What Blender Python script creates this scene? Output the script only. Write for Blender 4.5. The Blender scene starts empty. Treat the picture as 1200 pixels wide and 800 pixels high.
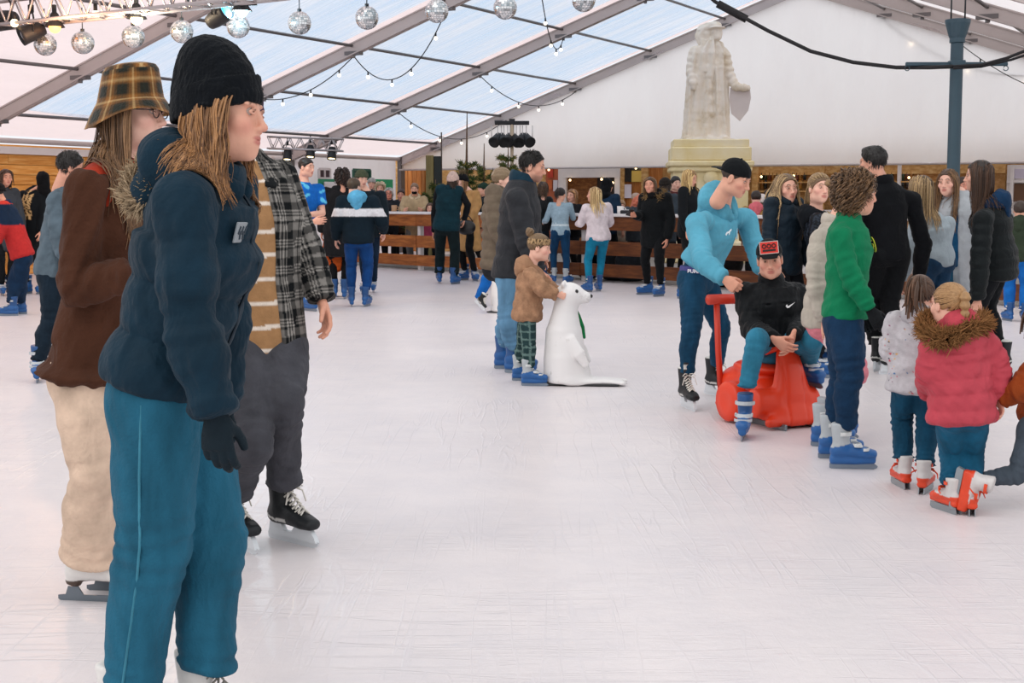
import bpy, math, random, os
import numpy as np
from mathutils import Vector, Matrix, Euler
f32 = np.float32
PI = math.pi
C = bpy.context.scene.collection
ONLY = ''

# ------------------------------------------------------------------ camera
FPX = 1667.0; CAMH = 1.41; PITCH = math.atan(165 / FPX)
FWD = np.array([0, math.cos(PITCH), -math.sin(PITCH)])
UPV = np.array([0, math.sin(PITCH), math.cos(PITCH)])
CAM = np.array([0, 0, CAMH])
def ray(px, py):
    return FWD + np.array([(px - 600) / FPX, 0, 0]) - UPV * ((py - 400) / FPX)
def gnd(px, py, z=0.0):
    d = ray(px, py)
    return CAM + d * ((z - CAMH) / d[2])
def at(px, py, Y):
    d = ray(px, py)
    return CAM + d * (Y / d[1])
def A3(*v): return np.array(v, dtype=float)
def nrm(v):
    v = np.asarray(v, float); return v / (np.linalg.norm(v) + 1e-12)
def lerp(a, b, t): return a + (b - a) * t
def rotz(a):
    c, s = math.cos(a), math.sin(a); return np.array([[c, -s, 0], [s, c, 0], [0, 0, 1]])
def rotx(a):
    c, s = math.cos(a), math.sin(a); return np.array([[1, 0, 0], [0, c, -s], [0, s, c]])
def roty(a):
    c, s = math.cos(a), math.sin(a); return np.array([[c, 0, s], [0, 1, 0], [-s, 0, c]])
def R(d): return math.radians(d)

cd = bpy.data.cameras.new('camera'); cam = bpy.data.objects.new('camera', cd); C.objects.link(cam)
cam.location = CAM; cam.rotation_euler = (PI / 2 - PITCH, 0, 0)
cd.sensor_width = 36; cd.lens = FPX / 1200 * 36; cd.clip_end = 300
bpy.context.scene.camera = cam

# ------------------------------------------------------------------ colour / material
def lin(v): return v / 12.92 if v <= .04045 else ((v + .055) / 1.055) ** 2.4
def hx(s):
    s = s.lstrip('#'); return np.array([lin(int(s[i:i + 2], 16) / 255) for i in (0, 2, 4)])
MATS = {}
def node_mat(name):
    m = bpy.data.materials.new(name); m.use_nodes = True
    nt = m.node_tree; b = nt.nodes['Principled BSDF']
    return m, nt, b
def bump(nt, b, tex_out, strength, dist=.01):
    bn = nt.nodes.new('ShaderNodeBump'); bn.inputs['Strength'].default_value = strength; bn.inputs['Distance'].default_value = dist
    nt.links.new(tex_out, bn.inputs['Height']); nt.links.new(bn.outputs[0], b.inputs['Normal'])
def noise(nt, scale, detail=3, rough=.55, coord='Object', vec=None, stretch=None, rot=0., dist=0.):
    n = nt.nodes.new('ShaderNodeTexNoise'); n.inputs['Scale'].default_value = scale; n.inputs['Detail'].default_value = detail; n.inputs['Roughness'].default_value = rough
    if vec is None:
        tc = nt.nodes.new('ShaderNodeTexCoord'); vec = tc.outputs[coord]
    if stretch is not None:
        mp = nt.nodes.new('ShaderNodeMapping'); mp.inputs['Scale'].default_value = stretch; mp.inputs['Rotation'].default_value = (0, 0, rot); mp.vector_type = 'TEXTURE' if False else 'POINT'; nt.links.new(vec, mp.inputs['Vector']); vec = mp.outputs[0]
    nt.links.new(vec, n.inputs['Vector']); n.inputs['Distortion'].default_value = dist
    return n
def mixc(nt, fac, a, b, blend='MIX'):
    mx = nt.nodes.new('ShaderNodeMix'); mx.data_type = 'RGBA'; mx.blend_type = blend
    for sock, v in ((mx.inputs[0], fac), (mx.inputs[6], a), (mx.inputs[7], b)):
        if hasattr(v, 'links'): nt.links.new(v, sock)
        elif isinstance(v, (int, float)): sock.default_value = v
        else: sock.default_value = (*v[:3], 1)
    return mx.outputs[2]
def ramp(nt, inp, stops):
    r = nt.nodes.new('ShaderNodeValToRGB'); nt.links.new(inp, r.inputs[0])
    el = r.color_ramp.elements
    while len(el) < len(stops): el.new(.5)
    for e, (p, c) in zip(el, stops): e.position = p; e.color = (*c[:3], 1) if hasattr(c, '__len__') else (c, c, c, 1)
    return r.outputs[0]
def fabric(col, rough=.85, var=.25, scale=9, bs=.35, wscale=60, sheen=.03, fold=.32, stretch=None):
    """cloth: mottled colour with a fine bump"""
    if isinstance(col, str): col = hx(col)
    key = ('fab', tuple(np.round(col, 4)), rough, var, scale, bs, wscale, sheen, fold, stretch)
    if key in MATS: return MATS[key]
    m, nt, b = node_mat('fabric')
    n = noise(nt, scale, 4, stretch=stretch)
    c = mixc(nt, ramp(nt, n.outputs[0], [(.3, 0.), (.7, 1.)]), np.array(col) * (1 - var), np.minimum(np.array(col) * (1 + var * .8), 1))
    nt.links.new(c, b.inputs['Base Color'])
    b.inputs['Roughness'].default_value = rough
    b.inputs['Sheen Weight'].default_value = sheen
    b.inputs['Specular IOR Level'].default_value = .14
    n2 = noise(nt, wscale, 3); nf = noise(nt, 8, 2, .5, dist=1.2, stretch=(1.3, 1.3, .8))
    bf = nt.nodes.new('ShaderNodeBump'); bf.inputs['Strength'].default_value = fold; bf.inputs['Distance'].default_value = .05; nt.links.new(nf.outputs[0], bf.inputs['Height'])
    bn = nt.nodes.new('ShaderNodeBump'); bn.inputs['Strength'].default_value = bs; bn.inputs['Distance'].default_value = .012; nt.links.new(n2.outputs[0], bn.inputs['Height']); nt.links.new(bf.outputs[0], bn.inputs['Normal']); nt.links.new(bn.outputs[0], b.inputs['Normal'])
    MATS[key] = m; return m
def solid(col, rough=.5, metal=0., var=.08, scale=6, bs=.0, spec=.5, bscale=30, coat=0.):
    if isinstance(col, str): col = hx(col)
    key = ('sol', tuple(np.round(col, 4)), rough, metal, var, scale, bs, spec, bscale, coat)
    if key in MATS: return MATS[key]
    m, nt, b = node_mat('surface')
    n = noise(nt, scale, 3)
    c = mixc(nt, n.outputs[0], np.array(col) * (1 - var), np.minimum(np.array(col) * (1 + var), 1))
    nt.links.new(c, b.inputs['Base Color'])
    b.inputs['Roughness'].default_value = rough; b.inputs['Metallic'].default_value = metal; b.inputs['Specular IOR Level'].default_value = spec
    b.inputs['Coat Weight'].default_value = coat
    if bs: bump(nt, b, noise(nt, bscale, 4).outputs[0], bs)
    MATS[key] = m; return m
def vcol(rough=.8, var=.15, scale=25, bs=.25, wscale=70, spec=.14, sheen=.0):
    """material that takes its colour from the mesh's own colour attribute"""
    key = ('vc', rough, var, scale, bs, wscale, spec, sheen)
    if key in MATS: return MATS[key]
    m, nt, b = node_mat('patterned')
    a = nt.nodes.new('ShaderNodeAttribute'); a.attribute_name = 'Col'
    n = noise(nt, scale, 3)
    c = mixc(nt, 1.0, a.outputs['Color'], ramp(nt, n.outputs[0], [(.25, 1 - var), (.75, 1 + var)]), 'MULTIPLY')
    nt.links.new(c, b.inputs['Base Color'])
    b.inputs['Roughness'].default_value = rough; b.inputs['Specular IOR Level'].default_value = spec; b.inputs['Sheen Weight'].default_value = sheen
    if bs: bump(nt, b, noise(nt, wscale, 3).outputs[0], bs, .01)
    MATS[key] = m; return m
def emit(col, strength):
    if isinstance(col, str): col = hx(col)
    key = ('em', tuple(np.round(col, 4)), strength)
    if key in MATS: return MATS[key]
    m, nt, b = node_mat('glow')
    b.inputs['Base Color'].default_value = (*col, 1); b.inputs['Emission Color'].default_value = (*col, 1); b.inputs['Emission Strength'].default_value = strength
    MATS[key] = m; return m

# ------------------------------------------------------------------ mesh helpers
def to_mesh(name, V, F, col=None, smooth=True, midx=None):
    me = bpy.data.meshes.new(name)
    V = np.asarray(V, f32)
    if isinstance(F, np.ndarray):
        nF, k = F.shape
        me.vertices.add(len(V)); me.vertices.foreach_set('co', V.ravel())
        me.loops.add(nF * k); me.loops.foreach_set('vertex_index', F.astype(np.int32).ravel())
        me.polygons.add(nF); me.polygons.foreach_set('loop_start', np.arange(nF, dtype=np.int32) * k)
        me.update(calc_edges=True)
    else:
        me.from_pydata([tuple(map(float, v)) for v in V], [], F)
    if smooth: me.polygons.foreach_set('use_smooth', np.ones(len(me.polygons), bool))
    else: me.polygons.foreach_set('use_smooth', np.zeros(len(me.polygons), bool))
    if midx is not None: me.polygons.foreach_set('material_index', np.asarray(midx, np.int32))
    if col is not None:
        ca = me.color_attributes.new('Col', 'FLOAT_COLOR', 'POINT')
        cc = np.ones((len(V), 4), f32); cc[:, :3] = col
        ca.data.foreach_set('color', cc.ravel())
    me.update()
    return me
def link(name, me, mats, parent=None, M=None):
    o = bpy.data.objects.new(name, me)
    if me is not None and not me.materials:
        for m in (mats if isinstance(mats, (list, tuple)) else [mats]): me.materials.append(m)
    C.objects.link(o)
    if parent is not None: o.parent = parent
    if M is not None: o.matrix_local = M
    return o
def tag(o, label, cat, group=None, kind=None):
    if label: o['label'] = label
    if cat: o['category'] = cat
    if group: o['group'] = group
    if kind: o['kind'] = kind
    return o
def empty(name, loc, label, cat, group=None):
    o = bpy.data.objects.new(name, None); C.objects.link(o); o.location = [float(v) for v in loc]; o.empty_display_size = .1
    return tag(o, label, cat, group)
class MB:
    """collects simple shapes into ONE mesh"""
    def __init__(s, off=(0, 0, 0)): s.V = []; s.F = []; s.n = 0; s.off = np.asarray(off, float); s.m = []
    def add(s, V, F, mi=0):
        V = np.asarray(V, float) - s.off
        s.V.append(V); s.F += [[i + s.n for i in f] for f in F]; s.m += [mi] * len(F); s.n += len(V); return s
    def box(s, c, size, rz=0, Rm=None, mi=0, bev=0):
        hx_, hy, hz = [v / 2 for v in size]
        if bev:
            b = min(bev, hx_ * .49, hy * .49, hz * .49); P = []
            for sx in (-1, 1):
                for sy in (-1, 1):
                    for sz in (-1, 1):
                        P += [(sx * (hx_ - b), sy * (hy - b), sz * hz), (sx * (hx_ - b), sy * hy, sz * (hz - b)), (sx * hx_, sy * (hy - b), sz * (hz - b))]
            P = np.array(P); Fc = hull(P)
        else:
            P = np.array([(x, y, z) for x in (-hx_, hx_) for y in (-hy, hy) for z in (-hz, hz)])
            Fc = [(0, 1, 3, 2), (4, 6, 7, 5), (0, 4, 5, 1), (2, 3, 7, 6), (0, 2, 6, 4), (1, 5, 7, 3)]
        Rr = rotz(rz) if Rm is None else Rm
        return s.add(P @ Rr.T + np.asarray(c, float), Fc, mi)
    def tube(s, pts, r, n=8, mi=0, cap=True):
        pts = [np.asarray(p, float) for p in pts]; m = len(pts)
        rr = [r] * m if not hasattr(r, '__len__') else r
        V = []; F = []
        ref = A3(0, 0, 1) if abs(nrm(pts[-1] - pts[0])[2]) < .9 else A3(1, 0, 0)
        for i, p in enumerate(pts):
            t = nrm(pts[min(i + 1, m - 1)] - pts[max(i - 1, 0)])
            u = nrm(np.cross(t, ref)); v = np.cross(t, u)
            for k in range(n):
                a = 2 * PI * k / n; V.append(p + (u * math.cos(a) + v * math.sin(a)) * rr[i])
        for i in range(m - 1):
            for k in range(n):
                k2 = (k + 1) % n; F.append((i * n + k, i * n + k2, (i + 1) * n + k2, (i + 1) * n + k))
        if cap: F += [tuple(range(n))[::-1], tuple((m - 1) * n + k for k in range(n))]
        return s.add(V, F, mi)
    def lathe(s, prof, n=24, c=(0, 0, 0), Rm=None, mi=0):
        V = []; F = []; m = len(prof)
        for r, z in prof:
            for k in range(n):
                a = 2 * PI * k / n; V.append((r * math.cos(a), r * math.sin(a), z))
        for i in range(m - 1):
            for k in range(n):
                k2 = (k + 1) % n; F.append((i * n + k, i * n + k2, (i + 1) * n + k2, (i + 1) * n + k))
        F += [tuple(range(n))[::-1], tuple((m - 1) * n + k for k in range(n))]
        V = np.array(V)
        if Rm is not None: V = V @ Rm.T
        return s.add(V + np.asarray(c, float), F, mi)
    def ball(s, c, r, n=16, m=10, mi=0, Rm=None):
        r = A3(r, r, r) if not hasattr(r, '__len__') else np.asarray(r, float)
        prof = [(math.sin(PI * i / m) + 1e-4, -math.cos(PI * i / m)) for i in range(m + 1)]
        V = []; F = []
        for q, z in prof:
            for k in range(n):
                a = 2 * PI * k / n; V.append((q * math.cos(a), q * math.sin(a), z))
        for i in range(m):
            for k in range(n):
                k2 = (k + 1) % n; F.append((i * n + k, i * n + k2, (i + 1) * n + k2, (i + 1) * n + k))
        V = np.array(V) * r
        if Rm is not None: V = V @ Rm.T
        return s.add(V + np.asarray(c, float), F, mi)
    def prism(s, poly, p0, u, v, w, th, mi=0):
        """2-D outline poly in plane (u,v) at p0, extruded th along w (centred)"""
        u, v, w = nrm(u), nrm(v), nrm(w); p0 = np.asarray(p0, float); n = len(poly)
        V = [p0 + u * a + v * b - w * th / 2 for a, b in poly] + [p0 + u * a + v * b + w * th / 2 for a, b in poly]
        F = [tuple(range(n))[::-1], tuple(range(n, 2 * n))] + [(i, (i + 1) % n, n + (i + 1) % n, n + i) for i in range(n)]
        return s.add(V, F, mi)
    def build(s, name, mats, parent=None, smooth=False, M=None):
        me = to_mesh(name, np.concatenate(s.V), s.F, smooth=smooth, midx=s.m if any(s.m) else None)
        return link(name, me, mats, parent, M)
def hull(P):
    import bmesh
    bm = bmesh.new(); vs = [bm.verts.new(p) for p in P]
    bm.verts.index_update()
    bmesh.ops.convex_hull(bm, input=vs)
    F = [tuple(v.index for v in f.verts) for f in bm.faces]; bm.free(); return F

# ------------------------------------------------------------------ signed-distance lofts -> mesh (surface nets)
class Loft:
    def __init__(s, st, U=(1, 0, 0), k=.02, c0=1., c1=1., disp=None, op='u', col=None, ci=1.):
        s.p = np.array([q[0] for q in st], float)
        s.a = np.array([q[1] for q in st], float)
        s.b = np.array([q[2] if len(q) > 2 else q[1] for q in st], float)
        if len(s.p) == 1:
            s.p = np.vstack([s.p, s.p + [[0, 0, 1e-3]]]); s.a = np.repeat(s.a, 2); s.b = np.repeat(s.b, 2)
        U = np.array(U, float)
        s.U = np.repeat(U[None], len(s.p), 0) if U.ndim == 1 else U
        s.k = k; s.c0 = c0; s.c1 = c1; s.disp = disp; s.op = op; s.col = col; s.ci = ci
        s.ln = np.linalg.norm(np.diff(s.p, axis=0), axis=1)
        s.cum = np.concatenate([[0], np.cumsum(s.ln)])
    def seg(s, i, P):
        n = len(s.p); p0 = s.p[i]; ln = max(s.ln[i], 1e-5); T = (s.p[i + 1] - p0) / ln
        q = P - p0.astype(f32); w = q @ T.astype(f32); t = np.clip(w / ln, 0, 1); e = w - t * ln
        Um = nrm(s.U[i] + s.U[i + 1]); Um = Um - T * (Um @ T)
        if np.linalg.norm(Um) < 1e-3: Um = np.cross(T, [.3, .9, .1])
        Um = nrm(Um); Vm = np.cross(T, Um)
        u = q @ Um.astype(f32); v = q @ Vm.astype(f32)
        a = s.a[i] + (s.a[i + 1] - s.a[i]) * t; b = s.b[i] + (s.b[i + 1] - s.b[i]) * t
        mn = np.minimum(a, b)
        c = mn * np.where(e < 0, s.c0 if i == 0 else s.ci, s.c1 if i == n - 2 else s.ci)
        ua, vb, ec = u / a, v / b, e / c
        k0 = np.sqrt(ua * ua + vb * vb + ec * ec) + 1e-6
        k1 = np.sqrt((ua / a) ** 2 + (vb / b) ** 2 + (ec / c) ** 2) + 1e-6
        d = k0 * (k0 - 1) / k1
        sl = s.cum[i] + t * ln
        an = np.arctan2(vb, ua)
        if s.disp is not None: d = d - s.disp(P, sl, an)
        return d.astype(f32), sl, an
    def bb(s, i=None):
        if i is None:
            r = max(s.a.max(), s.b.max()); return s.p.min(0) - r, s.p.max(0) + r
        r = max(s.a[i:i + 2].max(), s.b[i:i + 2].max())
        return s.p[i:i + 2].min(0) - r, s.p[i:i + 2].max(0) + r
def ball_(c, r, **k):
    """ellipsoid: r=(rx,ry,rz) axis aligned"""
    if not hasattr(r, '__len__'): r = (r, r, r)
    c = np.asarray(c, float)
    L = Loft([(c - [0, 0, 1e-4], r[0], r[1]), (c + [0, 0, 1e-4], r[0], r[1])], **k)
    m = min(r[0], r[1]); L.c0 = L.c1 = r[2] / m; L.ext = r[2]
    return L
def ev(lofts, P):
    """min distance, id, arc length, angle at points"""
    P = np.asarray(P, f32); D = np.full(len(P), 9, f32); I = np.zeros(len(P), int); S = np.zeros(len(P), f32); A = np.zeros(len(P), f32)
    for j, L in enumerate(lofts):
        if L.op != 'u': continue
        for i in range(len(L.p) - 1):
            d, s, a = L.seg(i, P); m = d < D
            D[m] = d[m]; I[m] = j; S[m] = s[m]; A[m] = a[m]
    return D, I, S, A
def smin(a, b, k):
    if k <= 0: return np.minimum(a, b)
    h = np.maximum(k - np.abs(a - b), 0) / k
    return np.minimum(a, b) - h * h * k * .25
def field(lofts, h, gdisp=None, cuts=(), lo=None, hi=None):
    if lo is None:
        B = [L.bb() for L in lofts if L.op == 'u']
        lo = np.min([b[0] for b in B], 0) - 4 * h - .01; hi = np.max([b[1] for b in B], 0) + 4 * h + .01
        for L in lofts:
            if hasattr(L, 'ext'): lo = np.minimum(lo, L.p.min(0) - L.ext - 4 * h); hi = np.maximum(hi, L.p.max(0) + L.ext + 4 * h)
    n = np.ceil((hi - lo) / h).astype(int) + 1
    ax = [(lo[i] + h * np.arange(n[i])).astype(f32) for i in range(3)]
    D = np.full(n, 1., f32)
    for L in lofts:
        mg = L.k + 3 * h + .02
        def win(b0, b1):
            i0 = np.clip(np.floor((b0 - lo) / h).astype(int), 0, n); i1 = np.clip(np.ceil((b1 - lo) / h).astype(int) + 1, 0, n); return i0, i1
        b0, b1 = L.bb()
        if hasattr(L, 'ext'): b0 = np.minimum(b0, L.p.min(0) - L.ext); b1 = np.maximum(b1, L.p.max(0) + L.ext)
        w0, w1 = win(b0 - mg, b1 + mg)
        if np.any(w1 <= w0): continue
        T = np.full(w1 - w0, 9., f32)
        for i in range(len(L.p) - 1):
            s0, s1 = L.bb(i)
            if hasattr(L, 'ext'): s0, s1 = b0, b1
            v0, v1 = win(s0 - mg, s1 + mg); v0 = np.maximum(v0, w0); v1 = np.minimum(v1, w1)
            if np.any(v1 <= v0): continue
            g = np.stack(np.meshgrid(ax[0][v0[0]:v1[0]], ax[1][v0[1]:v1[1]], ax[2][v0[2]:v1[2]], indexing='ij'), -1)
            d = L.seg(i, g.reshape(-1, 3))[0].reshape(g.shape[:3])
            sl = tuple(slice(v0[q] - w0[q], v1[q] - w0[q]) for q in range(3))
            T[sl] = np.minimum(T[sl], d)
        sl = tuple(slice(w0[q], w1[q]) for q in range(3))
        if L.op == 'u': D[sl] = smin(D[sl], T, L.k)
        else: D[sl] = -smin(-D[sl], T, L.k)
    if gdisp is not None or len(cuts):
        m = np.abs(D) < .2
        ix = np.nonzero(m)
        P = np.stack([ax[q][ix[q]] for q in range(3)], -1)
        dv = D[m]
        if gdisp is not None: dv = dv - gdisp(P)
        for p, nn in cuts: dv = np.maximum(dv, (P - np.asarray(p, f32)) @ nrm(nn).astype(f32))
        D[m] = dv
    return D, lo, h
def surfnet(D, lo, h):
    S = D < 0
    nx, ny, nz = D.shape
    cnt = np.zeros((nx - 1, ny - 1, nz - 1), np.int8)
    offs = [(i, j, k) for i in (0, 1) for j in (0, 1) for k in (0, 1)]
    for i, j, k in offs: cnt += S[i:nx - 1 + i, j:ny - 1 + j, k:nz - 1 + k]
    cells = (cnt > 0) & (cnt < 8)
    ci = np.argwhere(cells)
    idx = np.full(cells.shape, -1, np.int32); idx[cells] = np.arange(len(ci))
    if not len(ci): return np.zeros((0, 3)), np.zeros((0, 4), int)
    acc = np.zeros((len(ci), 3), f32); num = np.zeros(len(ci), f32)
    dv = {o: D[ci[:, 0] + o[0], ci[:, 1] + o[1], ci[:, 2] + o[2]] for o in offs}
    for o in offs:
        for a in range(3):
            if o[a]: continue
            o2 = list(o); o2[a] = 1; o2 = tuple(o2)
            da, db = dv[o], dv[o2]; c = (da < 0) != (db < 0)
            t = np.where(c, da / np.where(c, da - db, 1), 0)
            for q in range(3): acc[:, q] += c * (o[q] + (t if q == a else 0))
            num += c
    V = lo + h * (ci + acc / num[:, None])
    F = []
    for a in range(3):
        b, c = (a + 1) % 3, (a + 2) % 3
        s0 = [slice(None)] * 3; s1 = [slice(None)] * 3; s0[a] = slice(0, -1); s1[a] = slice(1, None)
        cr = S[tuple(s0)] != S[tuple(s1)]
        e = np.argwhere(cr)
        lim = np.array(cells.shape)
        ok = (e[:, b] > 0) & (e[:, c] > 0) & (e[:, b] < lim[b]) & (e[:, c] < lim[c]) & (e[:, a] < lim[a])
        e = e[ok]
        def g(db, dc):
            q = e.copy(); q[:, b] += db; q[:, c] += dc; return idx[q[:, 0], q[:, 1], q[:, 2]]
        f = np.stack([g(-1, -1), g(0, -1), g(0, 0), g(-1, 0)], -1)
        ins = S[e[:, 0], e[:, 1], e[:, 2]]
        f[~ins] = f[~ins][:, ::-1]
        F.append(f)
    F = np.concatenate(F); F = F[(F >= 0).all(1)]
    return V, F
def sdf(lofts, h, gdisp=None, cuts=()):
    D, lo, h = field(lofts, h, gdisp, cuts)
    return surfnet(D, lo, h)
def wrinkle(amp, f=9., seed=0, ax=(1, 1, 1)):
    rg = np.random.RandomState(seed); K = rg.normal(size=(5, 3)) * f * np.array(ax); ph = rg.uniform(0, 6.28, 5)
    K = K.astype(f32)
    def g(P):
        w = np.sin(P @ K[0] + ph[0]) * 1.3
        return amp * (np.sin(P @ K[1] + ph[1] + w) * .6 + np.sin(P @ (K[2] * 1.9) + ph[2] + w * 1.4) * .4 + np.sin(P @ (K[3] * 3.1) + ph[3] - w) * .25)
    return g
def tubes(paths, rad, sides=5, flat=.55, out=None):
    """many tapered tubes: paths (n,m,3), rad (n,m); returns V,F"""
    n, m, _ = paths.shape
    T = np.gradient(paths, axis=1); T /= np.linalg.norm(T, axis=2, keepdims=True) + 1e-9
    ref = out if out is not None else np.broadcast_to(A3(.3, .9, .2), paths.shape)
    Uu = np.cross(T, ref); Uu /= np.linalg.norm(Uu, axis=2, keepdims=True) + 1e-9
    Vv = np.cross(T, Uu)
    a = 2 * PI * np.arange(sides) / sides
    V = paths[:, :, None] + rad[:, :, None, None] * (Uu[:, :, None] * np.cos(a)[None, None, :, None] + flat * Vv[:, :, None] * np.sin(a)[None, None, :, None])
    V = V.reshape(-1, 3)
    i = np.arange(n)[:, None, None] * m * sides; j = np.arange(m - 1)[None, :, None] * sides; k = np.arange(sides)[None, None]
    k2 = (k + 1) % sides
    F = np.stack([i + j + k, i + j + k2, i + j + sides + k2, i + j + sides + k], -1).reshape(-1, 4)
    return V, F
# ------------------------------------------------------------------ heads, hands (made once, reused)
def frame(fw, up=(0, 0, 1)):
    fw = nrm(fw); up = np.asarray(up, float); up = nrm(up - fw * (up @ fw)); return np.stack([np.cross(fw, up), fw, up], 1)
def head_lofts(kind):
    m = kind == 'm'; c = kind == 'c'
    jw = 1.08 if m else (.96 if c else .95); ns = 1.1 if m else (.72 if c else .92)
    L = [ball_((0, -.012, .036), (.074, .096, .081), k=.02),
         ball_((0, .03, -.026), (.060 * (1.03 if c else 1), .060, .082), k=.03),
         ball_((0, .03, -.072), (.050 * jw, .050, .040), k=.03),
         ball_((0, .074 if not c else .068, -.098 if not c else -.094), (.019 * jw, .016, .015), k=.028),
         ball_((0, .074, -.06), (.034, .019, .030), k=.025)]
    for s in (-1, 1):
        L += [ball_((s * .030, .080, .026), (.028, .010, .009 if m else .007), k=.016),
              ball_((s * .043, .060, -.022), (.024 if not c else .028, .024, .022 if not c else .030), k=.022),
              ball_((s * .048 * jw, .0, -.07), (.014, .03, .028), k=.03)]
    for s in (-1, 1):
        L.append(ball_((s * .031, .0985, .009), (.020, .013, .0115), k=.012, op='s'))
    L += [Loft([((0, .086, .014), .0075 * ns), ((0, .100, -.010), .0085 * ns), ((0, .108 * (.985 if c else 1), -.028), .0105 * ns)], k=.012),
          ball_((0, .110 if not c else .103, -.030), (.0115 * ns, .0105 * ns, .010 * ns), k=.007)]
    for s in (-1, 1): L.append(ball_((s * .0115 * ns, .099, -.0345), (.0072 * ns, .009, .0068), k=.006))
    lw = .0195 if not c else .016
    L += [ball_((0, .0900, -.0575), (lw, .0075, .0052), k=.008), ball_((0, .0890, -.0670), (lw * .86, .0080, .0060), k=.008),
          ball_((0, .101, -.0620), (lw * 1.12, .0105, .0013), k=.003, op='s')]
    for s in (-1, 1):
        e = ball_((s * .0765, -.004, -.008), (.0085, .019, .032), k=.008); L.append(e)
        L.append(ball_((s * .0855, .001, -.004), (.005, .0105, .020), k=.006, op='s'))
        L += [Loft([((s * .018, .0885, .009), .0032), ((s * .031, .0950, .0145), .0040), ((s * .044, .0865, .0085), .003)], k=.004),
              Loft([((s * .019, .0885, .004), .0028), ((s * .031, .0930, .0022), .003), ((s * .043, .086, .005), .0026)], k=.004)]
    L.append(Loft([((0, -.022, -.04), .052, .055), ((0, -.036, -.12), .050 if m else .044, .054 if m else .048), ((0, -.046, -.20), .056 if m else .05, .055)], k=.035))
    return L
HEADS = {}
def head_mesh(kind, res):
    if (kind, res) in HEADS: return HEADS[kind, res]
    V, F = sdf(head_lofts(kind), res)
    V = np.asarray(V, f32); n = len(V)
    W = np.zeros((n, 4), f32)           # lip, brow, blush, stubble
    def el(c, r): return np.sqrt((((V - np.array(c, f32)) / np.array(r, f32)) ** 2).sum(1))
    W[:, 0] = np.clip(1.6 - np.minimum(el((0, .094, -.0575), (.0195 if kind != 'c' else .016, .014, .0052)), el((0, .093, -.067), (.017 if kind != 'c' else .014, .014, .0062))), 0, .6) / .6 * (V[:, 1] > .075)
    bx = np.abs(V[:, 0]); bz = .0305 + .006 * np.sin(np.clip((bx - .012) / .036, 0, 1) * PI) - .004 * np.clip((bx - .03) / .02, 0, 1)
    W[:, 1] = np.clip(1.5 - np.abs(V[:, 2] - bz) / .0048, 0, 1) * np.clip((bx - .009) / .004, 0, 1) * np.clip((.052 - bx) / .006, 0, 1) * (V[:, 1] > .05)
    for s in (-1, 1): W[:, 1] = np.maximum(W[:, 1], .85 * np.clip(1.5 - el((s * .031, .0985, .0125), (.0145, .008, .0030)), 0, 1))
    W[:, 2] = np.clip(1.3 - np.minimum(el((.045, .07, -.03), (.03, .04, .026)), el((-.045, .07, -.03), (.03, .04, .026))), 0, 1) + np.clip(1.3 - el((0, .112, -.032), (.014, .02, .012)), 0, 1)
    W[:, 3] = np.clip((-.048 - V[:, 2]) / .02, 0, 1) * np.clip((V[:, 2] + .135) / .03, 0, 1) * np.clip((V[:, 1] - .0) / .05, 0, 1)
    eV, eF, ec = [], [], []
    nseg = 12 if res > .005 else 18
    mb = MB()
    for s in (-1, 1):
        mb.ball((s * .031, .0788, .0085), .0114, n=nseg, m=nseg)
    EV = np.concatenate(mb.V); EF = mb.F
    HEADS[kind, res] = (V, F, W, EV, EF); return HEADS[kind, res]
HANDS = {}
def hand_mesh(pose, res, fat=0.):
    key = (pose, res, fat)
    if key in HANDS: return HANDS[key]
    curl, spread, thumb = dict(relaxed=(22, .10, .5), grip=(58, .03, .8), flat=(6, .06, .2), fist=(78, .02, 1.), point=(30, .05, .6))[pose]
    L = [Loft([((0, -.035, 0), .027, .022), ((0, -.015, 0), .0265, .020), ((0, .012, 0), .030, .0185), ((.0, .05, 0), .040, .0165), ((0, .085, 0), .0415, .0135)], U=(1, 0, 0), k=.012, c1=.6),
         ball_((.022, .03, .008), (.019, .03, .016), k=.014)]
    for i, (x, y0, ln, r) in enumerate([(.031, .086, .074, .0092), (.0105, .091, .083, .0095), (-.010, .088, .077, .009), (-.029, .080, .060, .008)]):
        cu = R(curl * (1 + .12 * i)); p = A3(x, y0 - .01, 0); pts = [(p, r * 1.12)]
        a = cu * .55; sx = spread * (1.2 - i * .8)
        for q, fr in enumerate((.46, .30, .24)):
            d = A3(sx * math.cos(a), math.cos(a), math.sin(a)); p = p + d * ln * fr * 1.1; pts.append((p, r * (1.02, .93, .8)[q])); a += cu
        L.append(Loft([(p, r + fat) for p, r in pts], k=.006))
    t0 = A3(.024, .022, .006); td = nrm(A3(.75 - .35 * thumb, .62, .25 + .5 * thumb))
    t1 = t0 + td * .038; t2 = t1 + nrm(td + A3(-.25, .35, .15 * thumb)) * .032; t3 = t2 + nrm(td + A3(-.45, .55, .2 * thumb)) * .024
    L.append(Loft([(t0, .0135 + fat), (t1, .0112 + fat), (t2, .0100 + fat), (t3, .0082 + fat)], k=.010))
    for l in L[:2]: l.a = l.a + fat; l.b = l.b + fat
    HANDS[key] = sdf(L, res); return HANDS[key]

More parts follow.
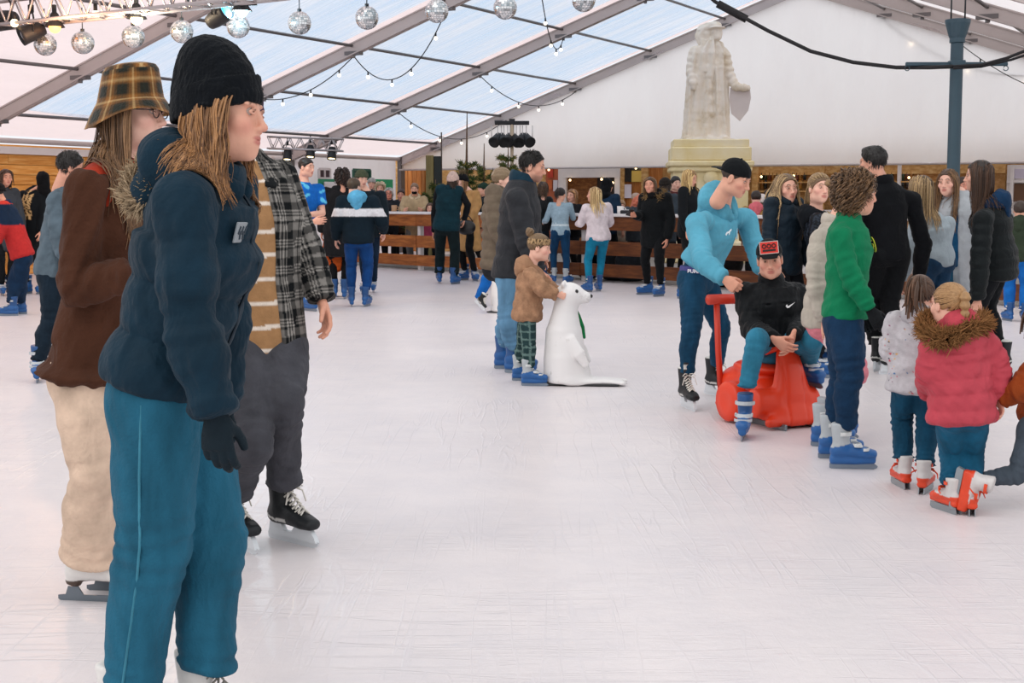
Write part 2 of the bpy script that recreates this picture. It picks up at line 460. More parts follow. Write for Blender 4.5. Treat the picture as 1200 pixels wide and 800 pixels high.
# ------------------------------------------------------------------ ice skates (made once, mesh data shared)
SK = {}
def strapband(mb, zc, yc, a, b, tilt, w, th, a0=-100, a1=100, mi=0):
    n = 10; V = []; F = []
    for i in range(n + 1):
        t = R(a0 + (a1 - a0) * i / n); p = A3(math.sin(t) * a, yc + math.cos(t) * b, zc + math.cos(t) * tilt); o = nrm(A3(math.sin(t), math.cos(t) * a / b, 0))
        for dz, do in ((-w / 2, 0), (w / 2, 0), (w / 2, th), (-w / 2, th)): V.append(p + o * do + A3(0, -dz * .5 * (1 if tilt else 0), dz))
    for i in range(n):
        for k in range(4): F.append((i * 4 + k, i * 4 + (k + 1) % 4, i * 4 + 4 + (k + 1) % 4, i * 4 + 4 + k))
    F += [(0, 1, 2, 3), (n * 4 + 3, n * 4 + 2, n * 4 + 1, n * 4)]
    mb.add(V, F, mi)
def skate_meshes(kind):
    if kind in SK: return SK[kind]
    foot = lambda t: Loft([((0, -.058, .118), .038 + t, .040 + t), ((0, .0, .125), .040 + t, .044 + t), ((0, .07, .118), .045 + t, .040 + t), ((0, .135, .106), .048 + t, .032 + t), ((0, .182, .100), .038 + t, .025 + t)], k=.02, c1=.8)
    open_top = [((0, -.03, .30), (0, .12, 1))]
    if kind in ('blue', 'grey'):
        L = [foot(.004), Loft([((0, -.03, .13), .044, .050), ((0, -.028, .20), .050, .056), ((0, -.036, .30), .056, .060)], k=.025, c1=.2),
             Loft([((0, -.085, .062), .032, .034), ((0, .05, .058), .032, .030), ((0, .185, .062), .028, .026)], k=.012, c0=.5, c1=.5)]
        L[2].U = np.repeat(A3(1, 0, 0)[None], 3, 0)
        cut = open_top + [((0, 0, .030), (0, 0, -1))]
        V, F = sdf(L, .008, cuts=cut)
        blue = hx('#1b5896'); cuff = hx('#184a80') if kind == 'blue' else hx('#a9b0b4')
        col = np.where((V[:, 2] > .165 + .25 * V[:, 1])[:, None], cuff, blue)
        boot = (to_mesh('ice_skate', V, F, col), vcol(.38, .1, 12, .05, 40, .5, 0))
        mb = MB()
        strapband(mb, .163, .055, .052, .045, -.004, .024, .007); strapband(mb, .235, -.03, .058, .062, .0, .026, .007); strapband(mb, .135, .115, .055, .035, 0, .018, .006)
        for s in (-1, 1): mb.box((s * .055, .07, .165), (.012, .03, .022), bev=.004); mb.box((s * .061, -.02, .236), (.012, .032, .024), bev=.004)
        fast = ('buckle_straps', mb, solid('#b9bec2' if kind == 'blue' else '#cfd3d2', .45))
        mb = MB(); pr = [(-.10, .006), (-.085, 0), (.18, 0), (.205, .008), (.21, .02), (.19, .036), (-.10, .036)]
        mb.prism(pr, (0, 0, 0), (0, 1, 0), (0, 0, 1), (1, 0, 0), .006)
        blade = (mb, solid('#7f8b98', .3, .6))
    elif kind in ('hockey', 'hockey_light'):
        L = [foot(.002), Loft([((0, -.03, .13), .042, .050), ((0, -.03, .21), .046, .054), ((0, -.04, .30), .052, .056)], k=.03, c1=.2),
             Loft([((0, .03, .25), .034, .010), ((0, .035, .34), .040, .010)], k=.01, c1=.4)]
        V, F = sdf(L, .007, cuts=[((0, 0, .078), (0, 0, -1))] + [((0, -.03, .33), (0, -.3, 1))])
        dark = hx('#14181c'); wt = hx('#cfcfca')
        m = (np.abs(V[:, 2] - .31) < .016) | ((np.abs(V[:, 2] - .10 - .3 * np.clip(-V[:, 1] - .02, 0, 1)) < .007) & (V[:, 1] < .05))
        col = np.where(m[:, None], wt, dark)
        boot = (to_mesh('ice_skate', V, F, col), vcol(.5, .2, 20, .15, 60, .4, 0))
        mb = MB(); pts = []
        for i in range(8):
            t = i / 7; y = .125 - .125 * t; z = .143 + .10 * t ** 1.25; hw = .024
            mb.tube([A3(-hw, y - .012, z - .006), A3(0, y + .004, z + .016), A3(hw, y + .010, z - .004)], .0042, 6)
            mb.tube([A3(hw, y - .012, z - .006), A3(0, y + .006, z + .017), A3(-hw, y + .010, z - .004)], .0042, 6)
        for s in (-1, 1):
            mb.tube([A3(0, .03, .255), A3(s * .03, .055, .262), A3(s * .05, .06, .245), A3(s * .03, .06, .24), A3(0, .035, .25)], .0036, 6)
            mb.tube([A3(0, .035, .25), A3(s * .04, .07, .23), A3(s * .055, .075, .18)], .0036, 6)
        fast = ('laces', mb, solid('#d9d5cc', .8))
        mb = MB()
        mb.prism([(-.115, .004), (-.10, 0), (.185, 0), (.215, .012), (.225, .03), (-.118, .03)], (0, 0, 0), (0, 1, 0), (0, 0, 1), (1, 0, 0), .004)
        mb.prism([(-.105, .024), (.215, .024), (.20, .05), (.165, .09), (.08, .088), (.05, .05), (.0, .05), (-.025, .088), (-.09, .09)], (0, 0, 0), (0, 1, 0), (0, 0, 1), (1, 0, 0), .022)
        blade = (mb, solid('#d3d8dc' if kind == 'hockey' else '#e4e6e8', .35, .1))
    elif kind == 'figure':
        L = [foot(0), Loft([((0, -.03, .13), .041, .048), ((0, -.03, .21), .044, .050), ((0, -.036, .30), .050, .054)], k=.03, c1=.2),
             Loft([((0, -.07, .065), .026, .030), ((0, -.06, .10), .034, .036)], k=.01, c0=.2)]
        V, F = sdf(L, .007, cuts=open_top + [((0, 0, .055), (0, 0, -1))])
        boot = (to_mesh('ice_skate', V, F, np.where((V[:, 2] < .084)[:, None], hx('#4a3a30'), hx('#dcdad6'))), vcol(.42, .06, 20, .08, 60, .5, 0))
        mb = MB()
        for i in range(8):
            t = i / 7; y = .11 - .105 * t; z = .146 + .10 * t ** 1.25
            mb.tube([A3(-.024, y - .01, z - .006), A3(0, y + .004, z + .015), A3(.024, y + .01, z - .004)], .0035, 6)
            mb.tube([A3(.024, y - .01, z - .006), A3(0, y + .006, z + .016), A3(-.024, y + .01, z - .004)], .0035, 6)
        fast = ('laces', mb, solid('#8f8a82', .8))
        mb = MB()
        mb.prism([(-.13, .006), (-.12, 0), (.17, 0), (.20, .012), (.205, .028), (.19, .03), (.16, .022), (.13, .055), (.10, .055), (.09, .024), (-.03, .024), (-.05, .055), (-.09, .055), (-.10, .024), (-.13, .02)], (0, 0, 0), (0, 1, 0), (0, 0, 1), (1, 0, 0), .006)
        blade = (mb, solid('#6f7880', .3, .7))
    else:   # child's orange shell skate with white boot
        L = [foot(.004), Loft([((0, -.03, .13), .048, .052), ((0, -.032, .20), .054, .058), ((0, -.036, .26), .058, .060)], k=.025, c1=.2),
             Loft([((0, -.08, .075), .04, .028), ((0, .19, .074), .038, .022)], k=.01, c0=.5, c1=.5)]
        V, F = sdf(L, .008, cuts=[((0, -.03, .262), (0, .1, 1)), ((0, 0, .05), (0, 0, -1))])
        boot = (to_mesh('ice_skate', V, F, np.where((V[:, 2] > .118 + .1 * np.abs(V[:, 1]))[:, None], hx('#c9c6c4'), hx('#d8421f'))), vcol(.45, .08, 20, .08, 60, .5, 0))
        mb = MB(); strapband(mb, .172, .05, .053, .045, 0, .022, .006); strapband(mb, .222, -.03, .061, .064, 0, .022, .006)
        mb.tube([A3(.055, .06, .17), A3(.09, .03, .15), A3(.10, .0, .12)], [.007, .006, .004], 6)
        mb.tube([A3(-.055, .06, .17), A3(-.085, .02, .16), A3(-.10, -.02, .15)], [.007, .006, .004], 6)
        fast = ('straps', mb, solid('#e0481f', .5))
        mb = MB()
        for s in (-1, 1): mb.prism([(-.10, .006), (-.085, 0), (.18, 0), (.205, .015), (.20, .05), (-.09, .05)], (s * .02, 0, 0), (0, 1, 0), (0, 0, 1), (1, 0, 0), .006)
        blade = (mb, solid('#8f979c', .35, .5))
    fm = to_mesh(fast[0], np.concatenate(fast[1].V), fast[1].F, smooth=False); fm.materials.append(fast[2])
    bm_ = to_mesh('blade', np.concatenate(blade[0].V), blade[0].F, smooth=False); bm_.materials.append(blade[1])
    boot[0].materials.append(boot[1])
    SK[kind] = (boot[0], fast[0], fm, bm_); return SK[kind]
def put_skate(kind, parent, pos, phi, sc, tilt=0, roll=0, label=None):
    boot, fn, fm, bl = skate_meshes(kind)
    M = Matrix.Translation([float(v) for v in pos]) @ Matrix.Rotation(R(phi + 180), 4, 'Z') @ Matrix.Rotation(R(tilt), 4, 'X') @ Matrix.Rotation(R(roll), 4, 'Y') @ Matrix.Scale(sc, 4)
    o = link('ice_skate', boot, None, parent, M)
    if label: o['label'] = label
    link(fn, fm, None, o); link('blade', bl, None, o)
    return o

# ------------------------------------------------------------------ hair
def scalp_ok(d):
    """unit directions on the skull that carry hair"""
    y, z, x = d[:, 1] * .096, d[:, 2] * .082 + .036, d[:, 0] * .074
    return (.75 * (y - .081) - .65 * (z - .074) < 0) & (z > -.035)
def hair_locks(HM, hc, hs, n, length, wave, wl, rg, layer=.014, avoid=None, part=0., rad=.0062, tip=.35, outw=0., spread=.25, steps=16, front=True, ends=.25, tuck=0., low=None, miny=None):
    """strands that leave the scalp, run over the skull and then hang; world coords"""
    d = rg.normal(size=(n * 9, 3)); d /= np.linalg.norm(d, axis=1, keepdims=True); d = d[scalp_ok(d)]
    if not front: d = d[d[:, 1] < .25]
    if low is not None: d = d[d[:, 2] * .082 + .036 < low]
    if miny is not None: d = d[d[:, 1] > miny]
    d = d[:n]; n = len(d)
    cen = A3(0, -.012, .036); rad3 = A3(.074, .096, .082)
    up = HM.T @ A3(0, 0, 1)            # world up in head frame
    p = cen + d * rad3
    lay = layer * rg.uniform(.25, 1., n)[:, None]
    L = length * rg.uniform(1 - ends, 1, n); st = (L / (steps - 1))[:, None]
    path = [p]
    side = np.sign(d[:, 0] - part + 1e-3)
    fr = np.clip((d[:, 1] - .15) * 2.2, 0, 1) * np.clip(1.2 - np.abs(d[:, 2] - .6), 0, 1)
    q = p.copy()
    for i in range(steps - 1):
        rel = (q - cen) / (rad3 + lay)
        g0 = -np.repeat(up[None], n, 0)
        g = g0 + np.stack([side * (fr * 1.5 + spread * (rel[:, 2] > .1)), -fr * .9 - tuck * (q[:, 1] > -.02), fr * .0], 1)
        nn = rel / (rad3); nn /= np.linalg.norm(nn, axis=1, keepdims=True)
        inside = (np.linalg.norm(rel, axis=1) < 1.10) & (q[:, 2] > -.02)
        gd = (g * nn).sum(1)
        tang = g - nn * np.minimum(gd, 0)[:, None]
        tang += nn * outw
        dirv = np.where(inside[:, None], tang, g0)
        dirv /= np.linalg.norm(dirv, axis=1, keepdims=True) + 1e-9
        q = q + dirv * st
        rel = (q - cen) / (rad3 + lay); rn = np.linalg.norm(rel, axis=1)
        q = np.where((rn < 1)[:, None], cen + rel / rn[:, None] * (rad3 + lay), q)
        # keep out of neck / jaw
        rx = q[:, 0] / (.062 + lay[:, 0]); ry = (q[:, 1] + .0) / (.070 + lay[:, 0]); m = (q[:, 2] < .0) & (rx ** 2 + ry ** 2 < 1) & (q[:, 1] > -.09)
        sx = np.where(np.abs(q[:, 0]) < 1e-3, 1e-3, q[:, 0])
        q[m, 0] = np.sign(sx[m]) * (.062 + lay[m, 0]) * np.sqrt(np.clip(1 - np.clip(ry[m], -1, 1) ** 2, .0, 1)) if m.any() else q[m, 0]
        path.append(q.copy())
    P = np.stack(path, 1) * hs
    P = P @ HM.T + hc
    t = np.linspace(0, 1, steps)
    if wave:
        T = np.gradient(P, axis=1); T /= np.linalg.norm(T, axis=2, keepdims=True) + 1e-9
        a = np.cross(T, np.broadcast_to(A3(.2, .5, .84), P.shape)); a /= np.linalg.norm(a, axis=2, keepdims=True) + 1e-9
        b = np.cross(T, a)
        ph = (np.sin(d[:, 0] * 7 + d[:, 1] * 5) * 2.6 + np.sin(d[:, 1] * 9 - d[:, 2] * 6) * 2. + rg.normal(size=n) * .45)[:, None] + 2 * PI * t[None] * (L[:, None] / wl) * rg.uniform(.92, 1.08, n)[:, None]
        am = wave * np.clip(t * 3 - .3, 0, 1)[None] * rg.uniform(.6, 1.3, n)[:, None]
        P = P + a * (np.cos(ph) * am)[..., None] + b * (np.sin(ph) * am)[..., None]
    if avoid:
        for it in range(6):
            Q = P.reshape(-1, 3); e = .006
            D = ev(avoid, Q)[0]; m = D < .008
            if not m.any(): break
            Qm = Q[m]
            G = np.stack([ev(avoid, Qm + np.eye(3)[k] * e)[0] - D[m] for k in range(3)], 1); G /= np.linalg.norm(G, axis=1, keepdims=True) + 1e-9
            Q[m] += G * np.clip(.010 - D[m], 0, .10)[:, None]
            P = Q.reshape(P.shape)
            if it == 5: break
            P[:, 2:-1] = P[:, 2:-1] * .5 + (P[:, 1:-2] + P[:, 3:]) * .25
            for i_ in range(1, steps):      # keep every strand its own length
                dd = P[:, i_] - P[:, i_ - 1]; ll = np.linalg.norm(dd, axis=1, keepdims=True) + 1e-9
                P[:, i_] = P[:, i_ - 1] + dd / ll * np.minimum(ll, st * hs * 1.25)
        for it in range(3):
            Q = P.reshape(-1, 3); e = .006; D = ev(avoid, Q)[0]; m = D < .006
            if not m.any(): break
            G = np.stack([ev(avoid, Q[m] + np.eye(3)[k] * e)[0] - D[m] for k in range(3)], 1); G /= np.linalg.norm(G, axis=1, keepdims=True) + 1e-9
            Q[m] += G * np.clip(.012 - D[m], 0, .25)[:, None]; P = Q.reshape(P.shape)
            if it < 2: P[:, 2:-1] = P[:, 2:-1] * .5 + (P[:, 1:-2] + P[:, 3:]) * .25
    rr = rad * hs * (1 - (1 - tip) * t[None] ** 2) * rg.uniform(.7, 1.3, n)[:, None]
    out = (P - hc); out /= np.linalg.norm(out, axis=2, keepdims=True) + 1e-9
    V, F = tubes(P, rr, 5, .5, out)
    cv = np.repeat(rg.uniform(.62, 1.3, n), steps * 5)
    return V, F, cv
def fur(path, r, n, ln, rg, back=None):
    """short tapered hairs around a tube path"""
    path = np.asarray(path); m = len(path)
    t = rg.uniform(0, m - 1.001, n); i = t.astype(int); fr = (t - i)[:, None]
    c = path[i] * (1 - fr) + path[i + 1] * fr
    T = path[i + 1] - path[i]; T /= np.linalg.norm(T, axis=1, keepdims=True) + 1e-9
    d = rg.normal(size=(n, 3)); d -= T * (d * T).sum(1)[:, None]; d /= np.linalg.norm(d, axis=1, keepdims=True)
    l = ln * rg.uniform(.5, 1.2, n)[:, None]
    bend = T * rg.normal(size=(n, 1)) * .5 + rg.normal(size=(n, 3)) * .25
    P = np.stack([c + d * r * .8, c + d * r + (d + bend * .4) * l * .5, c + d * r + (d + bend) * l], 1)
    rr = np.repeat(np.array([[.0035, .0028, .0006]]), n, 0) * (ln / .03) ** .5
    V, F = tubes(P, rr, 4, .7)
    return V, F, np.repeat(rg.uniform(.6, 1.35, n), 12)
# ------------------------------------------------------------------ people
def ik(a, b, l1, l2, pole):
    d = b - a; D = np.linalg.norm(d); dn = d / (D + 1e-9)
    if D >= (l1 + l2) * .999: return a + d * l1 / (l1 + l2)
    x = (l1 * l1 - l2 * l2 + D * D) / (2 * D); hgt = math.sqrt(max(l1 * l1 - x * x, 0))
    pole = pole - dn * (pole @ dn)
    return a + dn * x + nrm(pole) * hgt
def heading(deg): return A3(math.sin(R(deg)), -math.cos(R(deg)), 0)
class Sk: pass
def quilt(per, amp, ph=0., pw=.6):
    pw = max(pw, .75)
    return lambda P, s, a: amp * (np.abs(np.sin(PI * (s / per + ph))) ** pw - .55)
def addf(*fs):
    fs = [f for f in fs if f is not None]
    if not fs: return None
    return lambda P, s, a: sum(f(P, s, a) for f in fs)
def rings(L, amp, per, cen, wid, seed=0):
    """soft bunching folds round a sleeve / trouser leg near arc length cen"""
    return lambda P, s, a: amp * np.exp(-((s - cen) / wid) ** 2) * np.sin(2 * PI * s / per + 1.6 * np.sin(a + seed) + seed)

def skeleton(feet, yaw, H=None, crown=None, bx=None, kind='m', wd=1., hs=None, lean=0, side=0, twist=0, pelf=0., pelz=0., head=None, J={}, arms={}, lift=.085, toe=None, legk=.515, sit=None, neckf=.0, shw=1., **kw):
    k = Sk(); k.kind = kind
    k.f = heading(yaw); k.l = A3(math.cos(R(yaw)), math.sin(R(yaw)), 0); up = A3(0, 0, 1)
    if bx is not None:
        Yb = bx[1]; b = at(bx[0], 240, Yb); b[2] = 0
        k.foot = [b + k.l * .09 + k.f * .02, b - k.l * .09 - k.f * .02]
    else:
        k.foot = [gnd(*feet[0]), gnd(*feet[1])]
    base = (k.foot[0] + k.foot[1]) / 2
    k.base = base.copy(); k.Y = base[1]
    if H is None: H = at(base[0] / base[1] * FPX + 600, crown, base[1])[2]
    k.H = H; h = H - lift; k.h = h; k.lift = lift
    k.sh = sh = h / 1.7; k.w = w = sh ** .85 * wd
    if hs is None: hs = min(1.02, .62 + .38 * sh) if kind != 'c' else .56 + .42 * sh
    k.hs = hs
    def ov(name, p):
        if name in J:
            q = J[name]; dY = q[2] if len(q) > 2 else 0
            return at(q[0], q[1], p[1] + dY)
        return p
    k.pel = ov('pelvis', base + up * (lift + legk * h + pelz) + k.f * pelf)
    tw = rotz(R(-twist)); k.sl = tw @ k.l; k.sf = tw @ k.f
    sp = rotz(0) @ (up * math.cos(R(lean)) + k.f * math.sin(R(lean)) + k.l * math.sin(R(side))); sp = nrm(sp)
    spl = h * (1 - .035 - legk) - .234 * hs
    k.neck = ov('neck', k.pel + sp * spl)
    k.su = nrm(k.neck - k.pel); k.spl = np.linalg.norm(k.neck - k.pel)
    k.tf = nrm(k.sf - k.su * (k.sf @ k.su)); k.tl = nrm(k.sl - k.su * (k.sl @ k.su))
    shh = (.112 if kind == 'm' else .102) * h * wd * shw
    k.shL = ov('shL', k.neck - k.su * .035 * sh + k.tl * shh); k.shR = ov('shR', k.neck - k.su * .035 * sh - k.tl * shh)
    if 'shL' in J and 'shR' in J: pass
    if head is None: head = (yaw, 4, 0)
    hy, hp, hr = head; hfw = heading(hy)
    f2 = hfw * math.cos(R(hp)) - up * math.sin(R(hp))
    HM = frame(f2); a = R(hr); ru = HM[:, 2] * math.cos(a) + HM[:, 0] * math.sin(a); HM = np.stack([np.cross(f2, ru), f2, ru], 1)
    k.HM = HM
    nd = nrm(up + k.su * .9 + HM[:, 2] * .5)
    k.hc = ov('head', k.neck + nd * (.035 * h + .117 * hs) + k.f * (.012 * sh + neckf))
    hw = .052 * h * wd
    k.hipL = ov('hipL', k.pel + k.l * hw - up * .01 * h); k.hipR = ov('hipR', k.pel - k.l * hw - up * .01 * h)
    k.anL = ov('anL', k.foot[0] + up * (lift + .05 * h)); k.anR = ov('anR', k.foot[1] + up * (lift + .05 * h))
    k.toe = toe if toe is not None else (yaw + 6, yaw - 6)
    for s, S in ((1, 'L'), (-1, 'R')):
        hip, an = getattr(k, 'hip' + S), getattr(k, 'an' + S)
        kn = ik(hip, an, .245 * h, .232 * h, k.f + k.l * s * .15)
        setattr(k, 'kn' + S, ov('kn' + S, kn))
        p, o, b, inn = arms.get(S, (4, 9, 14, 0))
        p, o = R(p), R(o); b = R(b)
        out = k.tl * s
        ud = nrm(-k.su * 0 - up * math.cos(p) * math.cos(o) + k.sf * math.sin(p) + out * math.sin(o))
        shd = getattr(k, 'sh' + S)
        el = shd + ud * .172 * h
        fd = nrm(-up * math.cos(p + b) * math.cos(o * .5) + k.sf * math.sin(p + b) + out * (math.sin(o) * .4 - math.sin(R(inn))))
        wr = el + fd * .15 * h
        if 'wr' + S in J: wr = ov('wr' + S, wr)
        if 'el' + S in J: el = ov('el' + S, el)
        elif 'wr' + S in J: el = ik(shd, wr, .172 * h, .15 * h, -k.sf * .6 - up * .5 + out * .4)
        if 'el' + S in J and 'wr' + S not in J: wr = el + fd * .15 * h
        setattr(k, 'el' + S, el); setattr(k, 'wr' + S, wr)
    return k
def torso_st(k, t, hem, hemw=0., drop=True, shape=1.):
    w, sh = k.w, k.sh; m = k.kind == 'm'; c = k.kind == 'c'
    dn = -A3(0, 0, 1) * .6 - k.su * .4 if drop else -k.su
    P = lambda q: k.pel + k.su * (q * k.spl)
    hp = .165 if not m else .158; wa = (.138, .150, .150)[0 if not (m or c) else 1]; ch = .158 if not m else .172
    mix = lambda q: nrm(k.l * (1 - q) + k.tl * q)
    fw = k.tf * .012 * sh
    bu = .01 if k.kind == 'f' else 0
    st = [(k.pel + nrm(dn) * hem, hp * w + t + hemw, .112 * w + t + hemw, mix(0)),
          (P(.02), hp * w + t, .116 * w + t, mix(0)),
          (P(.34) + fw * .5, wa * w + t * shape, .100 * w + t * shape, mix(.4)),
          (P(.66) + fw, ch * w + t * shape, (.112 + bu) * w + t * shape, mix(.8)),
          (P(.86), ch * .93 * w + t * .8, .095 * w + t * .8, mix(1)),
          (P(.97), .105 * w + t * .6, .070 * w + t * .6, mix(1)),
          (P(1.03), .060 * w + t * .4, .058 * w + t * .4, mix(1))]
    if hem < 0: st = [(k.pel - k.su * hem, hp * .97 * w + t + hemw, .112 * w + t + hemw, mix(0.1))] + st[2:]
    return st
def mk_torso(k, t, hem, hemw=0., disp=None, kb=.02, drop=True, shape=1., c0=.25):
    st = torso_st(k, t, hem, hemw, drop, shape)
    return Loft([q[:3] for q in st], U=[q[3] for q in st], k=kb, c0=c0, c1=.4, disp=disp, ci=.22)
def mk_sleeve(k, S, t, frac=1., disp=None, cuff=0., kb=.016, seed=0, bunch=.0035):
    w = k.w; sd = getattr(k, 'sh' + S); el = getattr(k, 'el' + S); wr = getattr(k, 'wr' + S)
    ins = sd + (k.neck - sd) * .38 - k.su * .02 * k.sh
    m = 1.06 if k.kind == 'm' else .96
    st = [(ins, .048 * w * m + t * .7), (sd, .051 * w * m + t * .85), (lerp(sd, el, .45), .047 * w * m + t), (el, .043 * w * m + t), (lerp(el, wr, .4), .042 * w * m + t), (lerp(el, wr, .98), .031 * w + t * .75 + cuff)]
    tot = np.linalg.norm(sd - ins) + np.linalg.norm(el - sd); a2 = tot + np.linalg.norm(wr - el)
    if frac < 1:
        st = st[:3] + [(lerp(sd, el, .62), .052 * w * m + t * 1.3)]
    d = addf(disp, rings(None, bunch, .05 * k.sh, tot, .09 * k.sh, seed), rings(None, bunch, .042 * k.sh, a2, .07 * k.sh, seed + 2)) if bunch else disp
    return Loft(st, U=k.f, k=kb, c0=.8, c1=.3, disp=d)
def mk_pants(k, t, flare=0., knee=0., frac=.96, kb=.02, bunch=.004, rise=.10, thigh=0., ankle=0.):
    w = k.w; L = []
    pw = [(k.pel - A3(0, 0, .075) * k.sh, .135 * w + t * .5, .098 * w + t * .5), (k.pel, .156 * w + t * .4, .108 * w + t * .4), (k.pel + k.su * rise * k.sh, .142 * w + t * .4, .098 * w + t * .4)]
    L.append(Loft(pw, U=k.l, k=kb, c0=.6, c1=.2))
    for i, S in enumerate('LR'):
        hip, kn, an = getattr(k, 'hip' + S), getattr(k, 'kn' + S), getattr(k, 'an' + S)
        L.append(ball_(hip - k.f * .035 * k.sh - A3(0, 0, .02), np.array((.082, .082, .09)) * w + t * .3, k=.05))
        st = [(hip, .084 * w + t * .5 + thigh * .5, .092 * w + t * .5 + thigh * .5), (lerp(hip, kn, .45), .074 * w + t + thigh, .08 * w + t + thigh), (kn, .056 * w + t + knee, .060 * w + t + knee),
              (lerp(kn, an, .35) - k.f * .012 * k.sh, .053 * w + t + flare * .35, .056 * w + t + flare * .35), (lerp(kn, an, .72), .043 * w + t + flare * .75), (lerp(kn, an, frac), .039 * w + t + flare + ankle)]
        l1 = np.linalg.norm(kn - hip); l2 = np.linalg.norm(an - kn)
        d = addf(rings(None, bunch, .055 * k.sh, l1, .10 * k.sh, i), rings(None, bunch * 1.3, .045 * k.sh, l1 + l2 * .92, .10 * k.sh, i + 3)) if bunch else None
        L.append(Loft(st, U=k.l, k=kb, c0=.8, c1=.15, disp=d))
    return L
def ring_path(k, r, y0, zb, zf, a0=-150, a1=150, n=17, lift=0., fwd=0.):
    """points round the neck: angle 0 behind, +-180 in front"""
    out = []
    for i in range(n):
        a = R(a0 + (a1 - a0) * i / (n - 1)); c = (math.cos(a) + 1) / 2
        out.append(k.neck + k.su * (zf + (zb - zf) * c + lift) + k.tl * math.sin(a) * r * k.w + k.tf * (-math.cos(a) * r * y0 * k.w + fwd))
    return out
def part(name, V, F, mats, root, k, col=None, parent=None, midx=None, smooth=True):
    me = to_mesh(name, np.asarray(V) - k.base, F, col, smooth, midx)
    return link(name, me, mats, parent if parent is not None else root)
def surf_hit(lofts, p, d, mx=.6):
    p = np.array(p, float); d = nrm(d); t = 0
    for _ in range(40):
        s = float(ev(lofts, (p + d * t)[None])[0][0])
        if s < .0015: return p + d * t
        t += max(s * .8, .001)
        if t > mx: return None
    return p + d * t
def head_to_world(k, V): return (np.asarray(V) * k.hs) @ k.HM.T + k.hc

